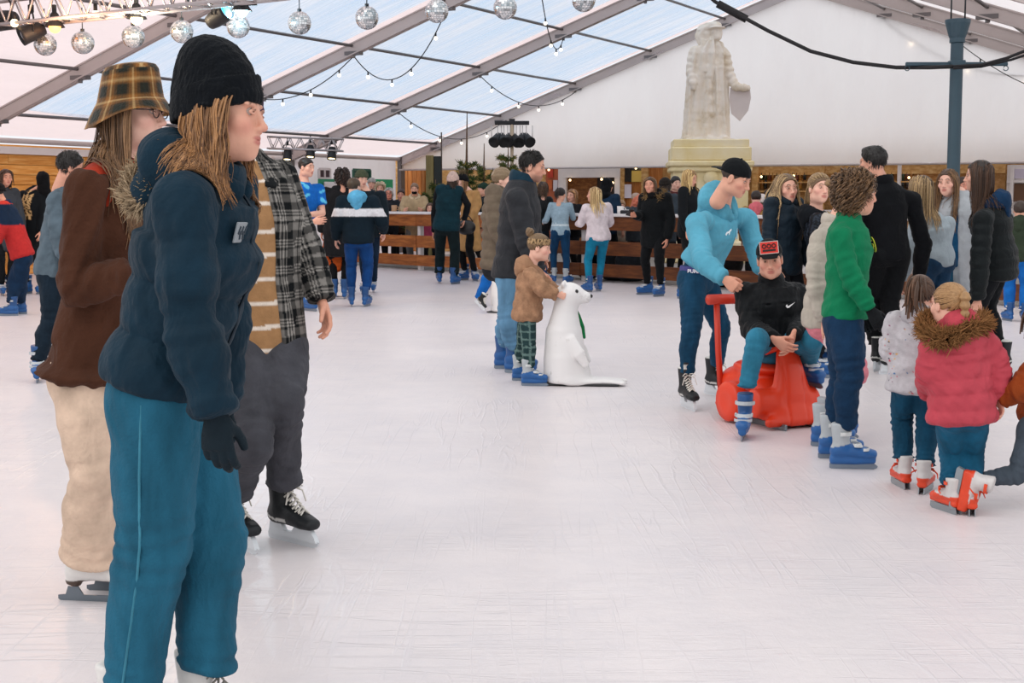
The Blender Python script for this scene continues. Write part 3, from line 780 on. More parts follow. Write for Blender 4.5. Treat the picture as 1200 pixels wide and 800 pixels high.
def person(label, feet=None, yaw=0, skin='#d9a68c', hair=None, hat=None, top=None, inner=None, legs=None, shoe=None, hands={}, glove=None, brow=None, lip='#b5605a', eye='#4a3a2c', stub=0., blush=.35, vox=None, seed=None, group=None, only=None, extra=None, **kw):
    if ONLY and (only or '') not in ONLY.split(','): return None
    if seed is None: seed = (sum(map(ord, label)) * 7919) % 100003
    rg = np.random.RandomState(seed)
    k = skeleton(feet, yaw, **kw); base = k.base
    px = k.Y / FPX; vx = vox or min(max(1.5 * px, .0075), .024)
    hres = .003 if k.Y < 7 else (.0042 if k.Y < 13 else .0075)
    h3 = .0032 if k.Y < 7 else (.0045 if k.Y < 13 else .0062)
    w, sh = k.w, k.sh
    skinc = hx(skin)
    # ---- body: one mesh
    core = [mk_torso(k, -.012, .02, c0=.8, kb=.03)]
    core.append(Loft([(k.neck - k.su * .03 * sh, .055 * w), (k.neck + k.su * .01, .050 * w + .002), (k.hc + k.HM @ A3(0, -.03, -.075) * k.hs, .046 * k.hs + .004)], k=.03))
    shrt = bool(top and top.get('short'))
    for S in 'LR': core.append(mk_sleeve(k, S, -.008 if shrt else -.014, bunch=0))
    for L in mk_pants(k, -.013, bunch=0, frac=.78): core.append(L)
    short = bool(top and top.get('short'))
    Vb, Fb = sdf(core, max(.012, vx) if (k.Y < 13 or short) else .022)
    Vs = [Vb]; Fs = [Fb]; cs = [np.repeat(skinc[None], len(Vb), 0)]; mi = [np.zeros(len(Fb), int)]; n = len(Vb)
    hV, hF, W, eV, eF = head_mesh(k.kind, hres)
    hcol = np.repeat(skinc[None], len(hV), 0)
    hcol = hcol * (1 - W[:, 2:3] * blush * .30 * np.array([.0, .75, .65]))
    lc = hx(lip); hcol = hcol * (1 - .75 * W[:, 0:1]) + lc * .75 * W[:, 0:1]
    bc = hx(brow) if brow else (hx(hair['col']) * .5 if hair else hx('#3a2a20'))
    hcol = hcol * (1 - .8 * W[:, 1:2]) + bc * .8 * W[:, 1:2]
    if stub: hcol = hcol * (1 - stub * W[:, 3:4]) + bc * stub * W[:, 3:4]
    Vs.append(head_to_world(k, hV)); Fs.append(hF + n); cs.append(hcol); mi.append(np.zeros(len(hF), int)); n += len(hV)
    lx = np.abs(eV[:, 0]) - .031; ly = eV[:, 1] - .0788; lz = eV[:, 2] - .0085
    ang = np.sqrt(lx ** 2 + lz ** 2) / .0114
    ec = np.repeat(hx('#a99c94')[None], len(eV), 0); ir = (ang < .80) & (ly > 0); ec[ir] = hx(eye); ec[(ang < .45) & (ly > 0)] = .004
    Vs.append(head_to_world(k, eV)); Fs.append(np.array([f for f in eF if len(f) == 4]) + n); cs.append(ec); mi.append(np.ones(len(Fs[-1]), int)); n += len(eV)
    gl = []
    for s, S in ((1, 'L'), (-1, 'R')):
        hd = hands.get(S, 'relaxed')
        if hd is None: continue
        hd = hd if isinstance(hd, tuple) else (hd, None, None)
        dirv = nrm(getattr(k, 'wr' + S) - getattr(k, 'el' + S))
        if len(hd) > 2 and hd[2] is not None: dirv = nrm(np.asarray(hd[2], float))
        th = np.asarray(hd[1], float) if hd[1] is not None else (k.sf if abs(dirv @ k.sf) < .75 else A3(0, 0, 1) + k.sl * s * -.3)
        th = nrm(th - dirv * (th @ dirv)); nn = np.cross(th, dirv) * (1 if S == 'R' else -1)
        HMt = np.stack([th, dirv, nn], 1); hsz = (.96 if k.kind == 'm' else .88) * (sh ** .9 if k.kind != 'c' else sh ** .75)
        org = getattr(k, 'wr' + S) + dirv * .012
        V, F = hand_mesh(hd[0], h3, -.0025 if glove else 0.)
        Vw = (V * hsz) @ HMt.T + org
        if np.linalg.det(HMt) < 0: F = F[:, ::-1]
        Vs.append(Vw); Fs.append(F + n); mi.append(np.zeros(len(F), int))
        cc = np.repeat((skinc * np.array([1, .93, .90]))[None], len(V), 0); cs.append(cc); n += len(V)
        if glove:
            V, F = hand_mesh(hd[0], h3, .0035)
            if np.linalg.det(HMt) < 0: F = F[:, ::-1]
            gl.append(((V * hsz) @ HMt.T + org, F))
    me = to_mesh('person', np.concatenate(Vs) - base, np.concatenate(Fs), np.concatenate(cs), True, np.concatenate(mi))
    root = link('person', me, [vcol(.48, .06, 30, .06, 120, .35, 0), vcol(.12, 0, 5, 0, 5, .5, 0)])
    root.location = base; tag(root, label, 'person', group)
    k.root = root
    for V, F in gl: part('glove', V, F, fabric(glove, .8, .15, 20, .3, 90), root, k)
    # ---- trousers
    if legs is not None:
        g = dict(legs); colr = g.pop('col'); nm = g.pop('name', 'trousers'); pat = g.pop('pat', None); wr_ = g.pop('wr', .005); fs = g.pop('fab', {}); lab = g.pop('label', None)
        lv = g.pop('skirt', None); g.setdefault('t', .012)
        k.legl = mk_pants(k, **g) if lv is None else []
        if len(k.legl):
            V, F = sdf(k.legl, vx, gdisp=wrinkle(wr_, 16 / max(sh, .6), seed))
            col = pat(V, *ev(k.legl, V)[1:], k) if pat else None
            k.legs = part(nm, V, F, vcol(.85, .18, 30, .3, 140) if pat else fabric(colr, **fs), root, k, col)
    # ---- upper garments
    allg = []
    def garment(g, extra_t=0.):
        g = dict(g); nm = g.get('name', 'jacket'); t = g.get('t', .02) + extra_t; hem = g.get('hem', .1) * sh
        q = g.get('quilt'); dq = quilt(q[0] * sh, *q[1:]) if q else None
        dqs = quilt(g["squilt"][0] * sh, *g["squilt"][1:]) if g.get('squilt') else dq
        L = [mk_torso(k, t, hem, g.get('hemw', 0.), dq, drop=g.get('drop', True), shape=g.get('shape', 1.))]
        if not g.get('noarm'):
            for i, S in enumerate('LR'): L.append(mk_sleeve(k, S, t * g.get('st', .8), .5 if g.get('short') else 1., dqs, g.get('cuff', 0.), seed=i + seed % 7, bunch=g.get('bunch', .0035)))
        else:
            for i, S in enumerate('LR'): L.append(Loft([(lerp(getattr(k, 'sh' + S), k.neck, .4), .05 * w + t), (getattr(k, 'sh' + S), .056 * w + t * .6)], k=.03, c1=.5))
        for cb in g.get('more', []): L += cb(k)
        V, F = sdf(L, g.get('vox', vx), gdisp=wrinkle(g.get('wr', .006), g.get('wf', 15) / max(sh, .6), seed + 5))
        pat = g.get('pat'); col = pat(V, *ev(L, V)[1:], k) if pat else None
        o = part(nm, V, F, g.get('mat') or (vcol(g.get('rough', .85), .14, 30, .3, 120) if pat else fabric(g['col'], g.get('rough', .85), g.get('var', .2), g.get('sc', 9), g.get('bs', .3), g.get('ws', 70))), root, k, col)
        if g.get('label'): o['label'] = g['label']
        allg.extend(L)
        mtl = fabric(g.get('ccol', g.get('col', '#333333')), g.get('rough', .85), .2, 12, .3, 80)
        c = g.get('collar', 'crew')
        if c == 'crew':
            p = ring_path(k, .062, .95, .012, -.022, -180, 180, 25, fwd=.004)
            V, F = sdf([Loft([(q, .012 * w + t * .25) for q in p], k=.01)], min(vx, .009)); part('collar', V, F, mtl, root, k, parent=o)
        elif c in ('stand', 'zipup'):
            hh = g.get('ch', .05) * sh
            p = ring_path(k, .068, 1., .02, -.015, -172, 172, 25)
            Ls = [Loft([(q, .014 + t * .3, hh) for q in p], U=k.tl, k=.01)]
            Ls[0].U = np.array([nrm(np.cross(k.su, nrm(p[min(i + 1, 24)] - p[max(i - 1, 0)]))) for i in range(25)])
            V, F = sdf(Ls, min(vx, .01)); part('collar', V, F, mtl, root, k, parent=o); allg.extend(Ls)
        elif c == 'lapel':
            Ls = []
            for s in (-1, 1):
                Ls.append(Loft([(k.neck + k.tl * s * .055 * w + k.su * .015 - k.tf * .03 * w, .012, .03), (k.neck + k.tl * s * .066 * w - k.su * .02 + k.tf * .045 * w, .012, .035), (k.neck + k.tl * s * .05 * w - k.su * .11 * sh + k.tf * (.085 * w + t), .008, .028)], U=k.tf, k=.01))
            V, F = sdf(Ls, min(vx, .009)); part('collar', V, F, mtl, root, k, parent=o)
        if c == 'hood' or g.get('hood'):
            hz = g.get('hz', 1.) * sh
            p = ring_path(k, .084, 1.08, .035 + g.get('hup', 0.), -.03, -155, 155, 19, fwd=-.005)
            rr = [(.020 + .036 * ((math.cos(R(-150 + 300 * i / 18)) + 1) / 2) ** 1.2) * hz + t * .15 for i in range(19)]
            Ls = [Loft([(q, r, r * 1.35) for q, r in zip(p, rr)], U=np.array([nrm(q - k.neck) for q in p]), k=.02)]
            back = k.neck - k.tf * (.085 * w + t * .6)
            hb = g.get('hb', 0.); back = back - k.tf * hb * .6
            Ls.append(Loft([(back + k.su * .03 * sh, .085 * hz, .038 * hz + hb), (back - k.su * .07 * sh - k.tf * .012, .075 * hz, .030 * hz + hb * .8), (back - k.su * .15 * sh + k.tf * .01, .035 * hz, .02 * hz)], U=k.tl, k=.035))
            V, F = sdf(Ls, min(vx, .011), gdisp=wrinkle(.006, 22, seed + 9)); hm = fabric(g['hood'], .85, .2, 12, .3, 80) if isinstance(g.get('hood'), str) else mtl
            ho = part('hood', V, F, hm, root, k, parent=o); allg.extend(Ls)
            if g.get('fur'):
                fr = g['fur']; fc = hx(fr['col'])
                a = fr.get('a', 150)
                p2 = ring_path(k, fr.get('r', .115), fr.get('y', 1.1), fr.get('zb', .05), fr.get('zf', -.05), -a, a, 25, fwd=fr.get('f', -.02))
                if 'path' in fr: p2 = [at(*q) for q in fr['path']]
                V, F, cv = fur(p2, fr.get('t', .012) * sh, fr.get('n', 1400), fr.get('ln', .045) * sh, rg)
                part('fur_trim', V, F, vcol(.9, .1, 40, 0), root, k, fc * cv[:, None] * np.array([1, .97, .93]), parent=ho)
        if g.get('zip'):
            pts = []
            for q in np.linspace(.98, g.get('zend', .0), 14):
                pc = k.pel + k.su * q * k.spl + (k.tf * .5 + k.tl * g.get('zoff', 0.)); hit = surf_hit(L, pc, -k.tf)
                if hit is not None: pts.append(hit)
            if len(pts) > 3:
                mb = MB(base); mb.tube(pts, .004, 5); mb.build('zip', solid(g['zip'], .4, .4), o, True)
        return o, L
    k.tops = []
    if inner: k.tops.append(garment(inner))
    if top: k.tops.append(garment(top))
    k.avoid = allg
    # ---- hair
    if hair: make_hair(k, root, rg, vx, hair, hat)
    if hat: make_hat(k, root, rg, hat)
    # ---- footwear
    if shoe:
        for i, S in enumerate('LR'):
            an = getattr(k, 'an' + S); sc = shoe.get('sc', sh ** .8) * .92
            ks = shoe['kind'] if isinstance(shoe['kind'], str) else shoe['kind'][i]
            if shoe.get('free', {}).get(S):
                p, ph, ti, ro = shoe['free'][S]; put_skate(ks, root, p - base, ph, sc, ti, ro)
            else: put_skate(ks, root, an * [1, 1, 0] - base * [1, 1, 0], k.toe[i], sc)
    if extra: extra(k, root)
    return k

def make_hair(k, root, rg, vx, hair, hat):
    g = dict(hair); st = g['style']; c = hx(g['col']); c2 = hx(g.get('col2', g['col'])); hs = k.hs
    res = .004 if k.Y < 7 else (.0055 if k.Y < 13 else .009)
    th = g.get('th', .012 if st == 'short' else .008)
    cutz = -.062 if st == 'short' else -.09
    L = [ball_((0, -.013, .036), (.0745 + th, .096 + th, .0805 + th * g.get('top', 1.2)), k=.0)]
    if st == 'short' and g.get('quiff'): L.append(ball_((0, .035, .102), (.05, .05, g['quiff']), k=.03))
    rs = int(rg.randint(1000))
    fz = g.get('fz', .0035)
    cuts = [((0, .083 + g.get('hl', -.012 if st in ('long', 'bob') else 0), .068), (0, .75, -.65)), ((0, 0, cutz), (0, 0, -1))]
    if st == 'short': cuts.append(((0, .005, -.012), (0, .55, -.8)))
    V, F = sdf(L, res, gdisp=wrinkle(fz, 70, rs, (1, .35, 1)), cuts=cuts)
    cc = lambda V, s=1.: np.clip((c + (c2 - c) * rg.uniform(0, 1, (len(V), 1))) * s, 0, 1)
    Vs, Fs, Cs = [head_to_world(k, V)], [F], [np.repeat((c * .8)[None], len(V), 0)]
    n0 = len(V)
    def add(V, F, cv=None, base=None):
        nonlocal n0
        b = c if base is None else base
        Vs.append(V); Fs.append(F + n0); n0 += len(V)
        m = rg.uniform(0, 1, len(V)); 
        if cv is None: Cs.append(np.repeat(((c + c2) * .5)[None], len(V), 0))
        else:
            f = np.clip((cv - .62) / .68, 0, 1)[:, None]; Cs.append((c * (1 - f) + c2 * f) * (.75 + .35 * cv[:, None]))
    near = k.Y < 8; mid = k.Y < 13.5
    nl = g.get('n', 900 if near else (650 if mid else 110)); rad = g.get('rad', .0032 if near else (.0037 if mid else .0095))
    cover = hat is not None and hat.get('kind') in ('beanie', 'cap', 'bucket')
    if st in ('long', 'bob'):
        V, F, cv = hair_locks(k.HM, k.hc, hs, nl, g.get('len', .45), g.get('wave', .006), g.get('wl', .16), rg, g.get('layer', .018), k.avoid, g.get('part', 0), rad, g.get('tip', .35), spread=g.get('spread', .25), front=g.get('front', True), steps=18 if near else 13, tuck=g.get('tuck', 0.), low=g.get('low', .055 if cover else None), miny=g.get('miny'))
        add(V, F, cv)
    elif st == 'curly':
        V, F, cv = hair_locks(k.HM, k.hc, hs, nl, g.get('len', .10), g.get('wave', .011), g.get('wl', .045), rg, g.get('layer', .03), None, 0, rad, .6, outw=.25, spread=.3, steps=14)
        add(V, F, cv)
    elif st == 'short' and mid and not cover:
        V, F, cv = hair_locks(k.HM, k.hc, hs, int(nl * .9), g.get('len', .04), .002, .08, rg, .014, None, 0, rad * .8, .3, outw=g.get('outw', .35), spread=.1, steps=6)
        add(V, F, cv)
    elif st in ('pony', 'bun', 'braid'):
        if mid:
            # combed-back strands over the skull
            d = rg.normal(size=(2200, 3)); d /= np.linalg.norm(d, axis=1, keepdims=True); d = d[scalp_ok(d)][:nl]
            cen = A3(0, -.012, .036); rad3 = A3(.074, .096, .082) + .0125
            ti = nrm(A3(0, -.85, g.get('pz', .35)))
            P = []
            for t in np.linspace(0, 1, 9):
                q = d * (1 - t) + ti * t; q /= np.linalg.norm(q, axis=1, keepdims=True); P.append(cen + q * rad3)
            P = np.stack(P, 1) * hs @ k.HM.T + k.hc
            out = P - k.hc; out /= np.linalg.norm(out, axis=2, keepdims=True)
            V, F = tubes(P, np.full(P.shape[:2], rad * hs * .8), 5, .5, out); add(V, F, np.repeat(rg.uniform(.80, 1.06, len(P)), 9 * 5))
        tie = head_to_world(k, (A3(0, -.012, .036) + nrm(A3(0, -.85, g.get('pz', .35))) * A3(.08, .108, .09))[None])[0]
        if st == 'bun':
            o = -k.HM[:, 1] * .6 + k.HM[:, 2] * .6
            V, F = sdf([ball_(tie + o * g.get('br', .03), g.get('br', .035), k=.0)], .006, gdisp=wrinkle(.006, 80, rs)); add(V, F)
        else:
            ln = g.get('len', .3); bk = -k.HM[:, 1] * .05; dn = A3(0, 0, -1)
            if st == 'braid':
                pts = [(tie + bk * .3 + dn * ln * t, .02 * (1.1 - .4 * t)) for t in np.linspace(0, 1, 7)]
                V, F = sdf([Loft(pts, k=.01, disp=lambda P, s, a: .006 * np.sin(s * 2 * PI / .035))], .006); add(V, F)
            else:
                m = 60 if mid else 24; P = []
                o = rg.normal(size=(m, 3)) * .012
                for t in np.linspace(0, 1, 12):
                    P.append(tie + bk * math.sin(min(t * 2.2, 1.57)) + dn * ln * t ** 1.2 + o * (1 + 1.6 * t) * (1.1 - .3 * t) + g.get('sway', A3(0, 0, 0)) * t)
                P = np.stack(P, 1)
                if k.avoid:
                    for it in range(2):
                        Q = P.reshape(-1, 3); e = .006; D = ev(k.avoid, Q)[0]; mm = D < .01
                        if mm.any():
                            G = np.stack([ev(k.avoid, Q[mm] + np.eye(3)[j] * e)[0] - D[mm] for j in range(3)], 1); G /= np.linalg.norm(G, axis=1, keepdims=True) + 1e-9
                            Q[mm] += G * np.clip(.012 - D[mm], 0, .1)[:, None]; P = Q.reshape(P.shape)
                V, F = tubes(P, np.full(P.shape[:2], .007 if mid else .011) * np.linspace(1, .5, 12)[None], 5, .6); add(V, F, np.repeat(rg.uniform(.74, 1.12, m), 60))
    return part('hair', np.concatenate(Vs), np.concatenate(Fs), vcol(.45, .18, 60, .25, 160, .45, 0), root, k, np.concatenate(Cs))

def make_hat(k, root, rg, hat):
    g = dict(hat); kd = g['kind']; c = hx(g.get('col', '#15181d'))
    res = .004 if k.Y < 7 else (.0055 if k.Y < 13 else .009)
    W = lambda V: head_to_world(k, V)
    if kd == 'beanie':
        hgt = g.get('h', .06); t = .016; tl = g.get('tilt', .35); sl = g.get('slouch', .0)
        L = [ball_((0, -.016 - sl * .3, .045), (.083 + t * .5, .103 + t * .5, .072 + hgt), k=.02), Loft([((0, -.014, .02), .083 + t * .5, .103 + t * .5), ((0, -.014, .05), .083 + t * .5, .103 + t * .5)], U=(1, 0, 0), k=.03, c0=.1, c1=.3)]
        if hgt > .06: L.append(ball_((0, -.036 - sl, .095 + hgt * .55), (.050, .056, .024 + hgt * .55), k=.06))
        cz = g.get('z', .045); cut = [((0, .09, cz), (0, tl * .9, -1))]
        V, F = sdf(L, res, gdisp=lambda P: wrinkle(.003, 40, 3)(P) + .0011 * np.cos(np.arctan2(P[:, 0], P[:, 1] + .014) * 52), cuts=cut)
        ha = part('beanie', W(V), F, fabric(g['col'], .95, .2, 30, .4, 120, .05), root, k)
        ch = g.get('cuff', .055); n = 28; st = []
        nv = nrm(A3(0, tl * .9, -1))
        pts = []; Us = []
        for i in range(n + 1):
            a = 2 * PI * i / n; x, y = math.sin(a) * (.083 + t * .55), -.014 + math.cos(a) * (.103 + t * .55)
            z = cz + (y - .09) * (tl * .9)
            p = A3(x, y, z) - nv * ch * .48; pts.append((p, .0065, ch * .52)); Us.append(nrm(A3(x / .08, (y + .014) / .1, 0)))
        V, F = sdf([Loft(pts, U=np.array(Us), k=.01)], res)
        part('cuff', W(V), F, fabric(g['col'], .95, .2, 30, .4, 120, .05), root, k, parent=ha)
        if g.get('pom'):
            V, F, cv = fur([W(A3(0, -.034 - sl, .117 + hgt + .02)[None])[0] + A3(0, 0, .02 * q) for q in (-.5, 0, .5)], .012, 500, .045, rg)
            part('pompom', V, F, vcol(.9, .1, 40, 0), root, k, hx(g['pom']) * cv[:, None], parent=ha)
    elif kd == 'cap':
        L = [ball_((0, -.014, .040), (.0835, .1055, .088), k=.0)]
        if g.get('tall'): L.append(ball_((0, .02, .065), (.072, .07, .075), k=.03))
        cz = g.get('z', .034); V, F = sdf(L, res, cuts=[((0, .085, cz + .014), (0, .12, -1))])
        ha = part('cap', W(V), F, fabric(g['col'], .85, .15, 20, .3, 110), root, k)
        sg = -1 if g.get('back') else 1; vl = g.get('vl', .075)
        P = []
        y0 = -.014 + sg * .085
        st = [((0, y0 - sg * .01, cz + (.028 if sg > 0 else -.002)), .074, .006), ((0, y0 + sg * vl * .5, cz + (.022 if sg > 0 else -.008)), .068, .005), ((0, y0 + sg * vl, cz + (.004 if sg > 0 else -.022)), .045, .0045)]
        V, F = sdf([Loft(st, U=(1, 0, 0), k=.01, c1=1.)], min(res, .004))
        part('visor', W(V), F, fabric(g.get('vcol', g['col']), .8, .15, 20, .2, 110), root, k, parent=ha)
        mb = MB(); mb.ball((0, -.014, .130), (.008, .008, .005), 10, 6)
        part('button', W(np.concatenate(mb.V)), mb.F, fabric(g['col']), root, k, parent=ha)
    elif kd == 'bucket':
        pr = np.array([(.001, .150), (.045, .149), (.066, .142), (.074, .128), (.081, .085), (.088, .040), (.094, .030), (.108, .006), (.118, -.016), (.120, -.020), (.116, -.019), (.104, .004), (.090, .028), (.083, .04)])
        tt = np.linspace(0, len(pr) - 1, 70); prof = np.stack([np.interp(tt, np.arange(len(pr)), pr[:, q]) for q in (0, 1)], 1); ln = np.concatenate([[0], np.cumsum(np.linalg.norm(np.diff(prof, axis=0), axis=1))])
        n = 200; a = np.arange(n) * 2 * PI / n; r = prof[:, :1]; fl = np.clip((.04 - prof[:, 1:]) / .06, 0, None)
        x = r * np.cos(a); y = r * np.sin(a); V = np.stack([x * .99, y * 1.17 - .012, prof[:, 1:] + fl * (.008 * np.sin(2 * a + .6) + .007 * np.sin(3 * a) + .012 * np.sin(a)) + y * g.get('tilt', .12)], -1).reshape(-1, 3)
        ii = np.arange(len(prof) - 1)[:, None] * n; jj = np.arange(n)[None]; j2 = (jj + 1) % n
        F = np.stack([ii + jj, ii + j2, ii + n + j2, ii + n + jj], -1).reshape(-1, 4)[:, ::-1]
        u = np.broadcast_to(a * .095, (len(prof), n)).reshape(-1); v = np.repeat(ln, n)
        wv = np.where(np.repeat(prof[:, 1], n) > .128, V[:, 1], v); u = np.where(np.repeat(prof[:, 1], n) > .128, V[:, 0], u)
        def bd(q): p = (q / .066) % 1.; return np.where(p < .42, 0, np.where(p < .5, .35, np.where(p < .9, 1., .35))), (np.abs(p - .22) < .035), (np.abs(p - .70) < .06)
        (b1, t1, w1), (b2, t2, w2) = bd(u), bd(wv)
        f = ((b1 + b2) / 2)[:, None]; col = hx('#26261f') * (1 - f) + hx('#86592c') * f
        m_ = (t1 * 1. + t2 * 1.)[:, None] * .30; col = col * (1 - m_) + hx('#1b2b27') * m_; m_ = (w1 * .5 + w2 * .5)[:, None] * .7; col = col * (1 - m_) + hx('#d3b27c') * m_
        part('bucket_hat', W(V * g.get('sc', 1.1)), F, vcol(.95, .15, 60, .5, 110, .1, .2), root, k, col)
    elif kd == 'headband':
        n = 26; pts = []; Us = []
        for i in range(n + 1):
            a = 2 * PI * i / n; y = math.cos(a)
            pts.append((A3(math.sin(a) * .083, -.012 + y * .103, .052 + y * .012), .007, .030)); Us.append(nrm(A3(math.sin(a) / .08, y / .1, 0)))
        V, F = sdf([Loft(pts, U=np.array(Us), k=.01)], min(res, .005))
        sp = np.sin(V[:, 0] * 190 + np.sin(V[:, 2] * 150) * 2) * np.sin(V[:, 2] * 260 + np.sin(V[:, 1] * 170) * 2) + np.sin(V[:, 1] * 210) * .4
        col = np.where((sp > .35)[:, None], hx('#241a14'), hx('#a88c68'))
        part('headband', W(V), F, vcol(.9, .1, 40, .3), root, k, col)
    elif kd == 'hoodup':
        L = [ball_((0, -.022, .034), (.098, .118, .112), k=.02), Loft([((0, -.05, -.06), .088, .09), ((0, -.045, -.16), .10, .10)], k=.05)]
        V, F = sdf(L, res, gdisp=wrinkle(.005, 30, 4), cuts=[((0, .062, 0), (0, 1, .05))])
        L2 = None
        part('hood', W(V), F, fabric(g['col'], .85, .2, 20, .3, 90), root, k)
# ------------------------------------------------------------------ world / light
sc = bpy.context.scene
sc.view_settings.view_transform = 'Standard'; sc.view_settings.look = 'None'; sc.view_settings.exposure = 0.13; sc.view_settings.gamma = 1; sc.view_settings.use_curve_mapping = False
wd_ = bpy.data.worlds.new('overcast_sky'); sc.world = wd_; wd_.use_nodes = True
nt = wd_.node_tree; bg = nt.nodes['Background']
tc = nt.nodes.new('ShaderNodeTexCoord')
n1 = noise(nt, 2.2, 5, .6, vec=tc.outputs['Generated'])
bgc = mixc(nt, ramp(nt, n1.outputs[0], [(.35, 0.), (.65, 1.)]), hx('#e0e7f0'), hx('#fbf5f1'))
nt.links.new(bgc, bg.inputs['Color']); bg.inputs['Strength'].default_value = 1.06
sl = bpy.data.lights.new('sun', 'SUN'); sl.energy = .8; sl.angle = R(60); sl.color = (1, .96, .93)
so = bpy.data.objects.new('sun', sl); C.objects.link(so); so.rotation_euler = (R(38), R(-14), R(-20))
sc.cycles.max_bounces = 6; sc.cycles.diffuse_bounces = 3; sc.cycles.transparent_max_bounces = 12; sc.cycles.transmission_bounces = 4; sc.cycles.glossy_bounces = 2
sc.cycles.use_denoising = True; sc.cycles.caustics_reflective = False; sc.cycles.caustics_refractive = False

# ------------------------------------------------------------------ materials of the place
def ice_mat():
    m, nt, b = node_mat('ice')
    n = noise(nt, .35, 5, .6); n2 = noise(nt, 3.5, 5, .65)
    sc1 = noise(nt, 1.2, 2, .5, stretch=(7, .5, 1), rot=.5, dist=.6); sc2 = noise(nt, 1.6, 2, .5, stretch=(.6, 8, 1), rot=-.25, dist=.8)
    base = mixc(nt, ramp(nt, n.outputs[0], [(.35, 0.), (.65, 1.)]), hx('#d8d2d4'), hx('#e3dcdc'))
    base = mixc(nt, ramp(nt, n2.outputs[0], [(.4, 0.), (.75, .45)]), base, hx('#cdc9ce'))
    w = nt.nodes.new('ShaderNodeTexWave'); w.wave_type = 'RINGS'; w.inputs['Scale'].default_value = .55; w.inputs['Distortion'].default_value = 9; w.inputs['Detail'].default_value = 4; w.inputs['Detail Scale'].default_value = .35
    tc = nt.nodes.new('ShaderNodeTexCoord'); nt.links.new(tc.outputs['Object'], w.inputs['Vector'])
    cut = mixc(nt, 1., ramp(nt, sc1.outputs[0], [(.47, 0.), (.5, .55), (.53, 0.)]), ramp(nt, sc2.outputs[0], [(.47, 0.), (.5, .55), (.53, 0.)]), 'LIGHTEN')
    cut = mixc(nt, 1., cut, ramp(nt, w.outputs[0], [(.46, 0.), (.5, .8), (.54, 0.)]), 'LIGHTEN')
    patch = noise(nt, .8, 3)
    cut = mixc(nt, 1., cut, ramp(nt, patch.outputs[0], [(.40, 0.05), (.62, 1.)]), 'MULTIPLY')
    base = mixc(nt, mixc(nt, 1., cut, (.24,) * 3, 'MULTIPLY'), base, hx('#b9bac6'))
    nt.links.new(base, b.inputs['Base Color'])
    b.inputs['Roughness'].default_value = .34; b.inputs['Specular IOR Level'].default_value = .28
    n3 = noise(nt, 14, 4, .65)
    hgt = mixc(nt, .55, n3.outputs[0], cut)
    bump(nt, b, hgt, .35, .02)
    return m
def wood_mat(c1, c2, c3, key, scale=1., stretch=(1.2, 14, 14), rough=.6, bs=.2):
    k_ = ('wood', key)
    if k_ in MATS: return MATS[k_]
    m, nt, b = node_mat('wood')
    oi = nt.nodes.new('ShaderNodeObjectInfo')
    geo = nt.nodes.new('ShaderNodeNewGeometry')
    tc = nt.nodes.new('ShaderNodeTexCoord')
    ad = nt.nodes.new('ShaderNodeVectorMath'); ad.operation = 'MULTIPLY_ADD'
    cb = nt.nodes.new('ShaderNodeCombineXYZ')
    for i in range(3): nt.links.new(geo.outputs['Random Per Island'], cb.inputs[i])
    ad.inputs[1].default_value = (17, 23, 31); nt.links.new(cb.outputs[0], ad.inputs[0]); nt.links.new(tc.outputs['Object'], ad.inputs[2])
    n = noise(nt, 1.6 * scale, 5, .6, vec=ad.outputs[0], stretch=stretch)
    c = ramp(nt, n.outputs[0], [(.25, hx(c1)), (.5, hx(c2)), (.75, hx(c3))])
    c = mixc(nt, 1., c, ramp(nt, geo.outputs['Random Per Island'], [(0, .78), (1, 1.18)]), 'MULTIPLY')
    nt.links.new(c, b.inputs['Base Color']); b.inputs['Roughness'].default_value = rough; b.inputs['Specular IOR Level'].default_value = .3
    bump(nt, b, n.outputs[0], bs, .01)
    MATS[k_] = m; return m
def tent_mat(col, tr=.5, fold=.25, fs=(.35, 1.6, 1.6), key=None):
    k_ = ('tent', col, tr, key)
    if k_ in MATS: return MATS[k_]
    m = bpy.data.materials.new('tent_fabric'); m.use_nodes = True; nt = m.node_tree; nt.nodes.remove(nt.nodes['Principled BSDF']); out = nt.nodes['Material Output']
    d = nt.nodes.new('ShaderNodeBsdfDiffuse'); t = nt.nodes.new('ShaderNodeBsdfTranslucent'); mx = nt.nodes.new('ShaderNodeMixShader')
    n = noise(nt, 1.1, 4, .55, stretch=fs)
    c = mixc(nt, n.outputs[0], hx(col) * .93, np.minimum(hx(col) * 1.04, 1))
    nt.links.new(c, d.inputs[0]); nt.links.new(c, t.inputs[0]); mx.inputs[0].default_value = tr
    bn = nt.nodes.new('ShaderNodeBump'); bn.inputs['Strength'].default_value = fold; bn.inputs['Distance'].default_value = .25
    nt.links.new(n.outputs[0], bn.inputs['Height']); nt.links.new(bn.outputs[0], d.inputs['Normal']); nt.links.new(bn.outputs[0], t.inputs['Normal'])
    nt.links.new(d.outputs[0], mx.inputs[1]); nt.links.new(t.outputs[0], mx.inputs[2]); nt.links.new(mx.outputs[0], out.inputs[0])
    MATS[k_] = m; return m
